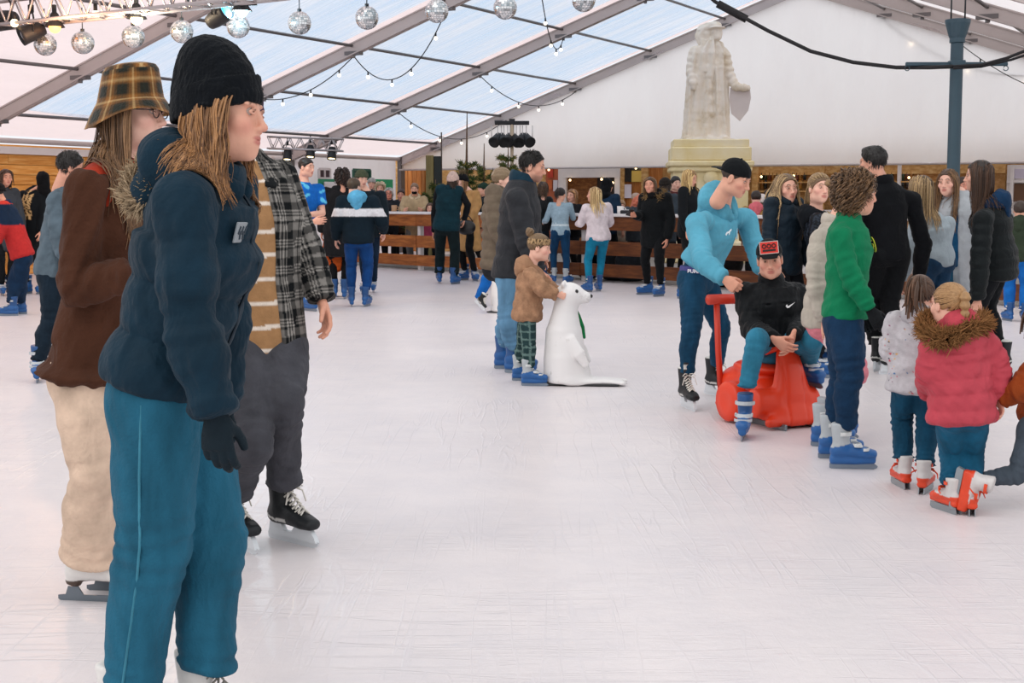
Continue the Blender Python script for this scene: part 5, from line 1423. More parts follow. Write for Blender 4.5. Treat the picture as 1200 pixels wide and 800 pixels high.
def mirror_ball_mesh():
    n, m = 26, 16; V = []; F = []; r = .142
    mb = MB()
    for i in range(m):
        t0, t1 = PI * (i + .06) / m, PI * (i + .94) / m; nn = max(4, int(n * math.sin((t0 + t1) / 2) + .5))
        for j in range(nn):
            a0, a1 = 2 * PI * (j + .05) / nn, 2 * PI * (j + .95) / nn
            P = [A3(math.sin(t) * math.cos(a), math.sin(t) * math.sin(a), math.cos(t)) * r for t, a in ((t0, a0), (t1, a0), (t1, a1), (t0, a1))]
            mb.add(P, [(0, 1, 2, 3)])
    mb.ball((0, 0, 0), r * .985, 24, 16, mi=1)
    me = to_mesh('mirror_ball', np.concatenate(mb.V), mb.F, smooth=False, midx=mb.m)
    m_, nt, b = node_mat('mirror'); g = nt.nodes.new('ShaderNodeNewGeometry')
    nt.links.new(ramp(nt, g.outputs['Random Per Island'], [(0, hx('#9aa6ac')), (.5, hx('#d8dcdf')), (1, hx('#f2f2f2'))]), b.inputs['Base Color']); b.inputs['Metallic'].default_value = .9; b.inputs['Roughness'].default_value = .18
    me.materials.append(m_); me.materials.append(solid('#8d9499', .5, .4)); return me
MBM = mirror_ball_mesh()
BALLS = [(53, 52, 'leftmost of the row, orange lit'), (97, 50, 'second from left in the row'), (156, 43, 'third from left, warm lamp above'), (213, 37, 'fourth from left, before the beam'), (279, 31, 'above the black beanie, blue lamp above'),
         (351, 27, 'first to the right of the beanie'), (430, 21, 'second to the right of the beanie'), (512, 13, 'third to the right of the beanie'), (592, 9, 'fourth to the right of the beanie'), (684, 0, 'rightmost of the row, cut by the top edge')]
for i, (x, y, w_) in enumerate(BALLS):
    p = at(x, y, 18.2 - i * .10); root = link('mirror_ball', MBM, None, None, Matrix.Translation([float(v) for v in p]) @ Matrix.Rotation(i * 1.3, 4, 'Z')); tag(root, 'silver mirror ball below truss, ' + w_, 'mirror ball', 'mirror balls hanging in a row')
    zt = TA[2] + .1; top = A3(0, 0, max(.35, zt - p[2]))
    mb = MB(); mb.tube([A3(0, 0, .14), top], .007, 6); mb.tube([A3(0, 0, .138), A3(0, 0, .17)], .025, 8); mb.build('hanging_wire', solid('#3a3f44', .5, .6), root, True)
def spot(x, y, Y, yaw, tilt, label, sc=1., glow=None, M_=None):
    p = at(x, y, Y); root = empty('stage_lamp', p, label, 'stage light', None); Mr = Matrix.Rotation(R(yaw + 180), 4, 'Z') @ Matrix.Rotation(R(tilt), 4, 'X') @ Matrix.Scale(sc, 4)
    mb = MB(); mb.lathe([(.06, -.20), (.10, -.19), (.12, -.10), (.135, .12), (.14, .17), (.125, .17), (.115, .12), (.02, .11)], 18, Rm=rotx(-PI / 2)); mb.build('housing', BLK, root, True, Mr)
    mb = MB(); mb.lathe([(.112, .13), (.10, .145), (.03, .155)], 18, Rm=rotx(-PI / 2)); mb.build('lens', glow or solid('#3d4a55', .1), root, True, Mr)
    mb = MB(); mb.tube([A3(-.15, 0, .0), A3(-.16, 0, .2), A3(-.10, 0, .28), A3(.10, 0, .28), A3(.16, 0, .2), A3(.15, 0, 0)], .014, 6); mb.box((0, 0, .34), (.06, .08, .12), bev=.01); mb.tube([A3(0, 0, .38), A3(0, 0, .48)], .02, 6); mb.build('bracket', BLK, root, True, Matrix.Rotation(R(yaw + 180), 4, 'Z') @ Matrix.Scale(sc, 4))
    return root
spot(37, 38, 17.95, -60, -25, 'black stage lamp on the truss left of the orange lit mirror ball', .85); spot(3, 24, 18.1, -30, -10, 'black stage lamp cut by the left edge, on the truss', 1.0); spot(257, 19, 17.2, 60, 25, 'black stage lamp with blue glint left of the mirror ball above the beanie', .85, emit('#39a8d8', .9))
WARM = emit('#ffd79a', 5.); ORA = emit('#ff8a4a', 5.); CYA = emit('#a8ecff', 5.)
for x, y, Y, g, l in ((64, 26, 17.8, ORA, 'small lamp with orange glow above the orange lit mirror ball'), (160, 16, 17.5, WARM, 'small warm lamp above the third mirror ball'), (283, 7, 17.0, CYA, 'small lamp with pale blue glow above the mirror ball over the beanie')):
    r_ = empty('par_lamp', at(x, y, Y), l, 'stage light')
    mb = MB(); mb.lathe([(.03, .12), (.05, .10), (.07, .02), (.12, -.05), (.125, -.06), (.10, -.05), (.02, -.01)], 16); mb.build('shade', BLK, r_, True)
    mb = MB(); mb.ball((0, 0, -.06), .075, 12, 8); mb.build('bulb', g, r_, True)
    mb = MB(); mb.box((0, 0, .02), (.36, .04, .03)); mb.box((0, 0, .16), (.04, .06, .10)); mb.build('bracket', BLK, r_)
for x, y, c in ((64, 34, (1, .5, .25)), (160, 24, (1, .85, .6)), (283, 15, (.6, .9, 1))):
    ld = bpy.data.lights.new('lamp', 'POINT'); ld.energy = 60; ld.color = c; ld.shadow_soft_size = .06; lo_ = bpy.data.objects.new('lamp', ld); C.objects.link(lo_); lo_.location = at(x, y + 3, 17.2)
for x, y in ((17, 27), (112, 17), (220, 8)):
    p = at(x, y, 17.8); mb = MB(p); mb.ball(p, .05, 10, 8); o = mb.build('bulb', emit('#ffe2b0', 4), None, True); o.location = p; tag(o, {17: 'bare warm bulb on the truss above the leftmost mirror ball', 112: 'bare warm bulb on the truss between the second and third mirror balls', 220: 'bare warm bulb on the truss above the fourth mirror ball'}[x], 'bulb')
    mb = MB(p); mb.tube([p + A3(0, 0, .04), p + A3(0, 0, .13)], .025, 8); mb.build('socket', BLK, o, True)
# far small truss and lamps near the left eave
fa, fb = at(306, 166, 31.5), at(392, 187, 33.5)
truss('lighting_truss', at(314, 167, 32.), at(402, 170, 32.), .26, 'short far truss below the white roof edge above the plaid overshirt', .02)
for x, y, l in ((337, 181, 'far stage lamp with warm bulb left of the youth in the blue jersey'), (389, 180, 'far stage lamp with warm bulb above the dark haired person in black'), (364, 178, 'far stage lamp with warm bulb right above the youth in the blue jersey')):
    spot(x, y, 31.95, -10, -75, l, .75, emit('#ffe6a8', 6))
# lamp bar on a mast
def lampbar():
    Y = 29.; o = at(600, 240, Y); o[2] = 0; sx = Y / FPX; root = empty('lamp_mast', o, 'slim mast carrying a bar with eight black spotlights above the man in charcoal', 'lamp mast')
    zb = at(600, 144, Y)[2]; mb = MB(); mb.tube([A3(0, 0, 0), A3(0, 0, zb)], .035, 10); mb.build('mast', solid('#b8a58c', .6), root, True)
    mb = MB(); mb.box((0, 0, zb), (40 * sx, .07, .08), bev=.01); mb.build('bar', BLK, root)
    mb = MB(); mb.box((0, .05, zb + .06), (.12, .04, .05)); mb.build('clamp', BLK, root)
    for i in range(6):
        x = (-18 + i * 7.2) * sx; Mr = Matrix.Translation((x, 0, zb - .33)) @ Matrix.Rotation(R(180 + (-25, 15, -10, 30, -20, 25)[i]), 4, 'Z') @ Matrix.Rotation(R(-28), 4, 'X')
        mb = MB(); mb.lathe([(.05, -.14), (.09, -.13), (.10, .08), (.12, .14), (.10, .14), (.02, .11)], 14, Rm=rotx(-PI / 2)); s_ = mb.build('spotlight', BLK, root, True, Mr)
        mb = MB(); mb.tube([A3(x - .10, 0, zb - .33), A3(x - .10, 0, zb - .05)], .010, 5); mb.tube([A3(x + .10, 0, zb - .33), A3(x + .10, 0, zb - .05)], .010, 5); mb.build('yoke', solid('#c9c6c4', .4, .3), root, True)
lampbar()
# ------------------------------------------------------------------ stalls and huts under the edge of the gable sheet
def g_s(px, t, py=215):
    d = ray(px, py); o = P0 - tr_ * t          # solve CAM + d*q = o + te*s in plan
    A = np.array([[d[0], -te_[0]], [d[1], -te_[1]]]); q, s = np.linalg.solve(A, (o - CAM)[:2]); return s
def g_z(px, py, t):
    p = TP(t, g_s(px, t), 0); return at(px, py, p[1])[2]
GA = -TR
def gbox(mb, x0, x1, y0, y1, t, th=.06, bev=.0, dt=0., mi=0):
    """box on a plane parallel to the gable, given by what it covers in the photo"""
    s0, s1 = g_s(x0, t), g_s(x1, t); xm = (x0 + x1) / 2; z1 = g_z(xm, y0, t); z0 = 0. if y1 is None else g_z(xm, y1, t)
    mb.box(TP(t + dt, (s0 + s1) / 2, (z0 + z1) / 2), (s1 - s0, th, z1 - z0), GA, bev=bev, mi=mi)
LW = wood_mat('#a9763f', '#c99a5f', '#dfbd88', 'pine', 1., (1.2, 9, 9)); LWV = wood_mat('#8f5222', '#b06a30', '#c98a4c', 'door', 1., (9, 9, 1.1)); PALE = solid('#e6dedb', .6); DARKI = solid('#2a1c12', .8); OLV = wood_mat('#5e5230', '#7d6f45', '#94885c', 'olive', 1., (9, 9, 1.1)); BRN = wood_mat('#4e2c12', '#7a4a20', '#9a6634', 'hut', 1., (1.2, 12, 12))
def stall(name, label, boxes, cat='stall'):
    """boxes: (part name, x0, x1, y0, y1, t, thickness, material)"""
    o = TP(boxes[0][5], g_s((boxes[0][1] + boxes[0][2]) / 2, boxes[0][5]), 0); root = empty(name, o, label, cat)
    for b in boxes:
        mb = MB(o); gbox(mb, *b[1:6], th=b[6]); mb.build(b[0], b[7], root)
    return root
W0 = -1.2
r_ = TP(W0, 10, 0)
mb = MB()
rg_ = random.Random(3); z = 0
while z < 2.36:
    a = -2.
    while a < 26: b = a + rg_.uniform(3, 5); mb.box(TP(W0, (a + b) / 2, z + .13), (b - a - .01, .03, .252), GA); a = b
    z += .26
mb.box(TP(W0 - .05, 12, 1.17), (28, .03, 2.34), GA); struct(mb.build('wall_back', LW))
# ground behind the rink
mb = MB(); V = [FA + FN * .35 - FDIR * 4, FA + FN * .35 + FDIR * 30, FA + FN * .35 + FDIR * 30 + FN * 22, FA + FN * .35 - FDIR * 4 + FN * 22]
me = to_mesh('floor', [v + A3(0, 0, .006) for v in V], [(0, 1, 2, 3)], smooth=False); struct(link('floor', me, solid('#8b8580', .8, 0, .25, 2.5, .3)))
T0 = -.9
def vdoor(x0, x1, label):
    o = TP(T0, g_s((x0 + x1) / 2, T0), 0); root = empty('plank_door', o, label, 'door')
    s0, s1 = g_s(x0, T0), g_s(x1, T0); n = 6; mb = MB(o); zt = g_z(x0, 195, T0)
    for i in range(n): mb.box(TP(T0, s0 + (s1 - s0) * (i + .5) / n, zt / 2), ((s1 - s0) / n - .012, .04, zt), GA, bev=.005)
    mb.build('planks', LWV, root)
    mb = MB(o); mb.box(TP(T0 + .05, s0 + .04, zt / 2), (.09, .06, zt), GA); mb.box(TP(T0 + .05, s1 - .04, zt / 2), (.09, .06, zt), GA); mb.build('frame', wood_mat('#6a3c18', '#8a5426', '#a06c38', 'frame', 1., (9, 9, 1.1)), root)
    mb = MB(o); mb.ball(TP(T0 + .07, s1 - .2, 1.05), .035, 8, 6); mb.build('knob', solid('#3a3a3a', .3, .8), root, True)
vdoor(468, 499, 'orange brown vertical plank door at the left end of the gable wall')
def pillar():
    Y = 33.; o = at(508, 240, Y); o[2] = 0; sx = Y / FPX; root = empty('wooden_pillar', o, 'olive wooden pillar with dark sheet metal side between plank door and spruces', 'pillar'); z = at(508, 182, Y)[2]
    mb = MB(); mb.box((-4 * sx, 0, z / 2), (9 * sx, .18, z), bev=.01); mb.build('timber', OLV, root)
    mb = MB(); mb.box((5 * sx, .01, z / 2 - .01), (8.4 * sx, .16, z - .02), bev=.008); mb.build('metal_side', solid('#1e2524', .5, .3), root)
    mb = MB(); mb.tube([A3(9.6 * sx, 0, 0), A3(9.6 * sx, 0, at(517, 155, Y)[2])], .018, 6); mb.build('rod', solid('#4a3a30', .6), root, True)
pillar()
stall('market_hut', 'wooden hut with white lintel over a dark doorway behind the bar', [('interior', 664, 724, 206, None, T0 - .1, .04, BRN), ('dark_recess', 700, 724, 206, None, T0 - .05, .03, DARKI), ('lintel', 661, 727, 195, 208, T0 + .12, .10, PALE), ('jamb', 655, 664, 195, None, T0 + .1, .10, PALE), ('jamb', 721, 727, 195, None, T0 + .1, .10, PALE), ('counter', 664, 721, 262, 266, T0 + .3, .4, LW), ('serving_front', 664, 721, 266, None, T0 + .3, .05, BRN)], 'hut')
stall('notice_panel', 'narrow panel of red and orange posters beside the white lintel', [('panel', 640, 655, 195, None, T0 + .02, .05, solid('#b05a34', .6)), ('poster', 642, 648, 197, 208, T0 + .08, .02, solid('#b8371f', .6)), ('poster', 642, 647, 211, 222, T0 + .08, .02, solid('#c9622c', .6)), ('poster', 648.5, 653.5, 211, 224, T0 + .08, .02, solid('#d8d2d6', .6))], 'notice')
stall('window_hut', 'wooden hut with dark window and yellow blind left of the statue', [('front', 727, 776, 193, None, T0, .05, LWV), ('post', 727, 732.5, 193, None, T0 + .06, .12, LW), ('post', 752.5, 760, 193, None, T0 + .06, .12, LW), ('dark_window', 732.5, 740, 195, 213, T0 + .07, .05, solid('#17140f', .2)), ('yellow_blind', 740.5, 752, 200, 213, T0 + .07, .05, solid('#d8b454', .6)), ('top_window', 740.5, 752, 194.5, 199.5, T0 + .07, .05, solid('#2c2a1a', .3)), ('notice', 731, 740, 216, 232, T0 + .09, .02, solid('#ddd3dc', .6))], 'hut')
stall('bottle_stall', 'long pine stall with bottle shelves behind the group on the right', [('header', 872, 1178, 190.5, 204, T0 + .05, .08, LW), ('back_panel', 872, 1178, 203, None, T0 - .15, .04, wood_mat('#8a5f34', '#b5854e', '#cfa673', 'shelfback', 1., (1.2, 9, 9))), ('post', 882, 889, 190, None, T0 + .12, .12, LW), ('post', 961, 966, 190, None, T0 + .12, .12, LW), ('post', 1052, 1056, 190, None, T0 + .12, .12, PALE), ('post', 1140, 1146, 190, None, T0 + .12, .12, LW), ('shelf', 889, 1140, 212.5, 214, T0 + .0, .35, LW), ('shelf', 889, 1140, 223, 224.5, T0 + .0, .35, LW), ('counter', 875, 1150, 246, 249, T0 + .3, .5, PALE), ('counter_front', 875, 1150, 249, None, T0 + .4, .05, BRN)])
stall('white_kiosk', 'white framed kiosk at the right edge of the back wall', [('panel', 1180, 1216, 193, None, T0 + .02, .05, PALE), ('window', 1186, 1214, 198, 209, T0 + .06, .03, solid('#c9bfd0', .3)), ('frame', 1180, 1216, 211, 214, T0 + .1, .10, PALE), ('shelf_back', 1186, 1216, 215, 236, T0 + .07, .03, solid('#6a4a34', .7)), ('post', 1184, 1188, 193, None, T0 + .12, .1, PALE)], 'kiosk')
cols = ['#1f2a18', '#2a1a10', '#8a5a1e', '#20301f', '#b0772a', '#1a1a1c', '#5e2a18']
bx_ = [893, 897, 902, 906, 911, 915, 920, 924, 929, 934, 938, 943, 1036, 1041, 1045, 1058, 1063, 1068]
BM = {}
mbt = MB(); mbt.lathe([(.035, 0), (.042, .01), (.042, .17), (.035, .20), (.016, .23), (.014, .29), (.017, .30), (.014, .31)], 12); bme = to_mesh('bottle', np.concatenate(mbt.V), mbt.F)
for row, py in ((0, 212.3), (1, 222.8)):
    for i, x in enumerate(bx_):
        if row and i % 3 == 2: continue
        c = (i * 3 + row * 2) % len(cols)
        if c not in BM: m_ = bme.copy(); m_.materials.append(solid(cols[c], .15, 0, .1)); BM[c] = m_
        p = TP(T0 + .05, g_s(x, T0 + .05), g_z(x, py, T0 + .02) + .03); o = link('bottle', BM[c], None, None, Matrix.Translation([float(v) for v in p])); 
        tag(o, 'bottle on the %s shelf of the long pine stall' % ('upper' if not row else 'lower'), 'bottle', 'bottles on the %s shelf' % ('upper' if not row else 'lower'))
for x, y in ((892, 207), (930, 206), (958, 208), (1040, 207), (668, 211), (705, 210), (718, 214), (745, 197), (643, 199), (1065, 208)):
    p = TP(T0 + .25, g_s(x, T0 + .25), g_z(x, y, T0 + .25)); mb = MB(p); mb.ball(p, .028, 8, 6); o = mb.build('fairy_light', emit('#ffd9a0', 5), None, True); o.location = p; tag(o, 'tiny warm fairy light strung along the stall fronts', 'light', 'fairy lights on the stalls')
    mb = MB(p); mb.tube([p, p + A3(0, 0, .09)], .006, 5); mb.build('wire', BLK, o, True)
# green boards and windows at the white curtain wall, left end
def sidebox(name, x0, x1, y0, y1, lab, mat, cat, off=.0, frame=None):
    def ss(px):
        d = ray(px, 215); o = P0 + te_ * (.1 + off); A = np.array([[d[0], tr_[0]], [d[1], tr_[1]]]); q, t = np.linalg.solve(A, (o - CAM)[:2]); return t
    t0, t1 = ss(x0), ss(x1); pm = TP((t0 + t1) / 2, .1 + off, 0); z1, z0 = at((x0 + x1) / 2, y0, pm[1])[2], at((x0 + x1) / 2, y1, pm[1])[2]
    o = A3(pm[0], pm[1], (z0 + z1) / 2); mb = MB(); mb.box((0, 0, 0), (abs(t1 - t0), .04, z1 - z0), bev=.01); ob = mb.build(name, mat, None, False, Matrix.Translation([float(v) for v in o]) @ Matrix.Rotation(PI / 2 - TR, 4, 'Z')); tag(ob, lab, cat)
    if frame:
        w_, h_ = abs(t1 - t0), z1 - z0; mb = MB()
        for c, s in (((0, -.03, h_ / 2), (w_, .03, .06)), ((0, -.03, -h_ / 2), (w_, .03, .06)), ((w_ / 2, -.03, 0), (.06, .03, h_)), ((-w_ / 2, -.03, 0), (.06, .03, h_)), ((0, -.03, 0), (.05, .03, h_))): mb.box(c, s)
        mb.build('frame', frame, ob)
    return ob
sidebox('side_window', 373, 386, 198, 209, 'dark window with white frame in the white side wall above the dark haired person', solid('#3a2630', .3), 'window', 0, solid('#d8d0d0', .5))
sidebox('green_sign', 413, 433, 199, 210, 'dark green sign on the white side wall above the boy with light blue hood', solid('#1c4a3c', .6), 'sign', 0, solid('#2d5e4e', .6))
sidebox('green_board', 373, 392, 209.5, 232, 'green board with white panel on the side wall beside the youth in the blue jersey', solid('#2f8a66', .6), 'board', .03)
sidebox('poster', 380, 392, 213, 232, 'white sheet pinned on the green board beside the youth in the blue jersey', solid('#e4dfe0', .6), 'poster', .10)
sidebox('green_board', 439, 460, 210, 221, 'green board on the white side wall just left of the frame post', solid('#1f9a6a', .6), 'board', .03)
# spruces
def spruce(px, Y, top, label, spread=.55, seed=1, dens=1., bare=.12):
    rg = np.random.RandomState(seed); o = at(px, 240, Y); o[2] = 0; H = at(px, top, Y)[2]; root = empty('spruce_tree', o, label, 'tree')
    mb = MB(); mb.tube([A3(0, 0, 0), A3(.01, 0, H * .5), A3(.03, 0, H)], [.05, .035, .008], 8); mb.build('trunk', solid('#5a4230', .85, 0, .2, 8, .4), root, True)
    P = []; nd = []
    z = .5
    while z < H * (1 - bare):
        L = spread * (1 - z / (H * (1 - bare) + .15)) ** .8 + .10
        for j in range(rg.randint(3, 6)):
            a = rg.uniform(0, 2 * PI); d = A3(math.cos(a), math.sin(a), .25 + rg.uniform(-.1, .35)); l = L * rg.uniform(.6, 1.2)
            q = [A3(.02, 0, z) + d * l * t + A3(0, 0, .12 * l * t * t) for t in np.linspace(0, 1, 5)]; P.append(q)
            for b in range(int(5 * dens)):
                t = rg.uniform(.25, .9); c = A3(.02, 0, z) + d * l * t; dd = nrm(d + rg.normal(size=3) * .6) * l * .35; P.append([c + dd * u for u in np.linspace(0, 1, 5)])
        z += rg.uniform(.12, .22)
    P = np.array(P); V, F = tubes(P, np.full(P.shape[:2], .010) * np.linspace(1, .4, 5)[None], 4, 1.); br = link('branches', to_mesh('branches', V, F), solid('#6b5a3a', .85, 0, .2, 8), root)
    c = P[:, 1:].reshape(-1, 3); k_ = 7; d = rg.normal(size=(len(c), k_, 3)) * .5 + (P[:, 1:] - P[:, :-1]).reshape(-1, 1, 3) * 6; d /= np.linalg.norm(d, axis=2, keepdims=True)
    c2 = (c[:, None] + rg.uniform(-1, 0, (len(c), k_, 1)) * (P[:, 1:] - P[:, :-1]).reshape(-1, 1, 3)).reshape(-1, 3); d = d.reshape(-1, 3) * rg.uniform(.05, .10, (len(c2), 1))
    Q = np.stack([c2, c2 + d * .5, c2 + d], 1); V, F = tubes(Q, np.full(Q.shape[:2], .008) * np.array([1, .9, .3])[None], 3, .6)
    cc = np.array([hx('#4d5a2c'), hx('#39502f'), hx('#7a7a40'), hx('#a08a50')])[rg.choice(4, len(Q), p=[.35, .35, .2, .1])]
    o2 = link('needles', to_mesh('needles', V, F, np.repeat(cc, 9, 0)), vcol(.8, .1, 20, 0), root); o2['kind'] = 'stuff'
spruce(546, 30.0, 131, 'tall thin spruce with long bare leader above the woman with black pompom hat', .6, 1, .5, .34)
spruce(594, 28.7, 172, 'sparse yellowish spruce at the foot of the lamp mast', .5, 5, .5, .1)
spruce(509, 31.2, 210, 'low bushy spruce behind the bar left of the woman in the padded vest', .7, 9, 1.3)
spruce(566, 32.0, 168, 'small spruce behind the tall thin one, right of it', .6, 12, .5, .2)
# ------------------------------------------------------------------ cloth patterns (colour of the cloth itself, by position along the garment)
def pat_plaid(V, I, S, A, k):
    u = np.where(I == 0, A * .15, A * .06) + .02; v = S
    def band(x):
        p = (x / .105) % 1.
        return np.where(p < .30, 1., 0.) * .55 + np.where((p > .40) & (p < .455), .8, 0.) + np.where((p > .52) & (p < .575), .8, 0.) + np.where((p > .64) & (p < .69), .8, 0)
    f = np.clip((band(u) + band(v)) * .5, 0, 1)[:, None] ** 1.3
    f = f ** 1.25 * .85
    return hx('#0c1012') * (1 - f) + hx('#cfcac2') * f
def pat_stripes(base, line, per, wid, ph=0.):
    def g(V, I, S, A, k):
        m = ((S / per + ph) % 1.) < wid
        return np.where(m[:, None], hx(line), hx(base))
    return g
def pat_back(base, bands):
    """bands: list of (z0,z1,colour) in world height"""
    def g(V, I, S, A, k):
        col = np.repeat(hx(base)[None], len(V), 0)
        for z0, z1, c in bands: col[(V[:, 2] > z0) & (V[:, 2] < z1)] = hx(c)
        return col
    return g
def pat_dots(base, cols, per=.075):
    def g(V, I, S, A, k):
        col = np.repeat(hx(base)[None], len(V), 0); rg = np.random.RandomState(3)
        n = 260; c = V[rg.randint(len(V), size=n)]
        for i in range(n):
            d = ((V - c[i]) ** 2).sum(1); col[d < (.0042 * (.7 + .6 * rg.rand())) ** 2] = hx(cols[i % len(cols)])
        return col
    return g
def pat_leopard(base, spot, f=70):
    def g(V, I, S, A, k):
        s = np.sin(V[:, 0] * f + 2 * np.sin(V[:, 2] * f * .8)) * np.sin(V[:, 2] * f * 1.1 + 2 * np.sin(V[:, 1] * f * .9)) + .5 * np.sin(V[:, 1] * f * 1.2)
        return np.where((s > .25)[:, None], hx(spot), hx(base))
    return g
DENIM = dict(rough=.9, var=.30, scale=5, bs=.3, wscale=160, stretch=(2.2, 2.2, .7))
def jean_seams(k, root, side=None, col='#3f8096'):
    """outer seam stitched down each leg"""
    for S in 'LR':
        hip, kn, an = getattr(k, 'hip' + S), getattr(k, 'kn' + S), getattr(k, 'an' + S)
        out = k.l * (1 if S == 'L' else -1); pts = []
        for t in np.linspace(0, 1, 22):
            c = lerp(hip, kn, t * 2) if t < .5 else lerp(kn, an, (t - .5) * 2 * .9)
            h_ = surf_hit(k.legl, c + out * .35 - k.f * .0, -out)
            if h_ is not None: pts.append(h_)
        if len(pts) > 4:
            mb = MB(k.base); mb.tube(pts, .0035, 5); mb.build('seam', fabric(col, .9), k.legs, True)

# ------------------------------------------------------------------ three skaters in front
def ex_A(k, root):
    jean_seams(k, root)
    jk = k.tops[0][0]; L = k.tops[0][1]
    mb = MB(k.base)
    h_ = surf_hit(L, k.pel + k.su * .80 * k.spl + k.tf * .5 - k.tl * .07, -k.tf)
    if h_ is not None:
        u = nrm(k.tl + k.tf * .1); mb.box(h_ + k.tf * .002, (.075, .006, .05), Rm=np.stack([k.tl, k.tf, k.su], 1), bev=.002)
        mb.build('chest_label', solid('#8d9499', .6), jk)
        mb = MB(k.base)
        for q in range(5): mb.box(h_ + k.tf * .006 + k.tl * (.022 - q * .011) + k.su * (.006 * (-1) ** q), (.006, .003, .02), Rm=np.stack([k.tl, k.tf, k.su], 1) @ roty(.4 * (-1) ** q))
        mb.build('lettering', solid('#2c3a46', .6), jk)
    mb = MB(k.base); h_ = surf_hit(L, k.shR * .5 + k.neck * .5 + k.su * .3, -k.su)
    if h_ is not None: mb.ball(h_, .009, 10, 6); mb.build('snap_button', solid('#8fa0ac', .3, .8), jk, True)
person('woman in navy puffer jacket, black beanie and blue jeans, nearest skater at left', [(262, 880), (152, 900)], 83, crown=84, kind='f',
       J=dict(pelvis=(189, 456), neck=(247, 206), head=(262, 134), shR=(216, 238, 0), elR=(222, 378), wrR=(252, 482), hipR=(183, 468), hipL=(212, 466), elL=(262, 350), wrL=(258, 470), knR=(180, 640), knL=(248, 640), anR=(150, 838), anL=(241, 800)),
       head=(80, 3, -2), lean=8, skin='#dca68e', blush=.7, hs=.94, hair=dict(style='long', col='#5a3c26', col2='#a87a4e', len=.265, wave=.014, wl=.09, layer=.030, n=1900, rad=.0027, spread=.15, ends=.3, low=.055, miny=-.62),
       hat=dict(kind='beanie', col='#0d1116', h=.066, cuff=.075, z=.030, tilt=.30, slouch=.02), hands=dict(L='relaxed', R=('relaxed', None, (.05, 0, -1))), glove='#16232b',
       top=dict(name='puffer_jacket', col='#0e2938', t=.027, hem=-.022, hemw=.016, quilt=(.135, .020, .1, .35), squilt=(.17, .016, 0, .35), collar='stand', ch=.06, hood='#0e2938', hz=.95, hb=.03, hup=-.03, wr=.004, wf=28, bs=.25, st=.95, cuff=.004, zip='#10222f', shape=1.15, rough=.7,
                fur=dict(col='#a8957c', n=2200, ln=.032, t=.012, path=[(172, 198, 3.66), (162, 208, 3.64), (157, 222, 3.60), (159, 235, 3.55), (167, 238, 3.50), (177, 228, 3.47), (187, 213, 3.46)])),
       legs=dict(name='jeans', col='#235d75', t=.022, knee=.012, flare=.014, thigh=.006, wr=.003, fab=DENIM, frac=.88), shoe=dict(kind='figure'), toe=(84, 80), extra=ex_A, only='fg', vox=.0068)
def glasses(k, root):
    mb = MB(); 
    for s in (-1, 1):
        pts = [A3(s * .033 + math.cos(a) * .024, .098 + .004 * math.cos(a) * -s * 0, .006 + math.sin(a) * .02) for a in np.linspace(0, 2 * PI, 17)]
        mb.tube(pts, .0022, 6, cap=False); mb.tube([A3(s * .057, .096, .012), A3(s * .074, .03, .012), A3(s * .080, -.005, .008)], .002, 6)
    mb.tube([A3(-.010, .102, .010), A3(0, .106, .012), A3(.010, .102, .010)], .002, 6)
    V = head_to_world(k, np.concatenate(mb.V)) - k.base
    link('glasses', to_mesh('glasses', V, mb.F), solid('#2a2426', .3), root)
person('woman in brown suede jacket, plaid bucket hat and wide cream trousers', [(140, 692), (107, 704)], 80, crown=92, kind='f',
       J=dict(pelvis=(110, 428), neck=(138, 196), head=(157, 133), shR=(100, 222), elR=(90, 335), wrR=(150, 322), knR=(108, 560), knL=(125, 560)),
       head=(78, 2, 0), lean=4, skin='#e0b3a0', blush=.5, hair=dict(style='long', col='#4f3826', col2='#8a6848', len=.46, wave=.006, wl=.2, layer=.022, n=1000, rad=.003, spread=.1, low=.06),
       hat=dict(kind='bucket', sc=1.12, tilt=.16), inner=dict(name='red_shirt', col='#a2341f', t=.014, hem=.05, collar='stand', ch=.05, noarm=True),
       top=dict(name='suede_jacket', col='#4a2d20', t=.026, hem=.02, hemw=.045, collar='lapel', ccol='#3d251a', wr=.008, wf=18, rough=.95, var=.25, sc=5, bs=.4, cuff=.012, st=1.),
       legs=dict(name='wide_trousers', col='#d3b9a3', t=.012, flare=.055, thigh=.01, wr=.004, bunch=.002, frac=1.02), shoe=dict(kind='figure'), toe=(84, 82),
       extra=lambda k, root: glasses(k, root), only='fg', vox=.0075)
def tee_cut(k):
    a = k.neck + k.tf * .16 * k.w - k.tl * .02 * k.w; b = k.pel + k.tf * .19 * k.w - A3(0, 0, .28) - k.tl * .03 * k.w
    return [Loft([(a + k.su * .05, .06, .11), (lerp(a, b, .33), .075, .105), (lerp(a, b, .66), .085, .105), (b, .095, .11)], U=k.tl, k=.008, op='s')]
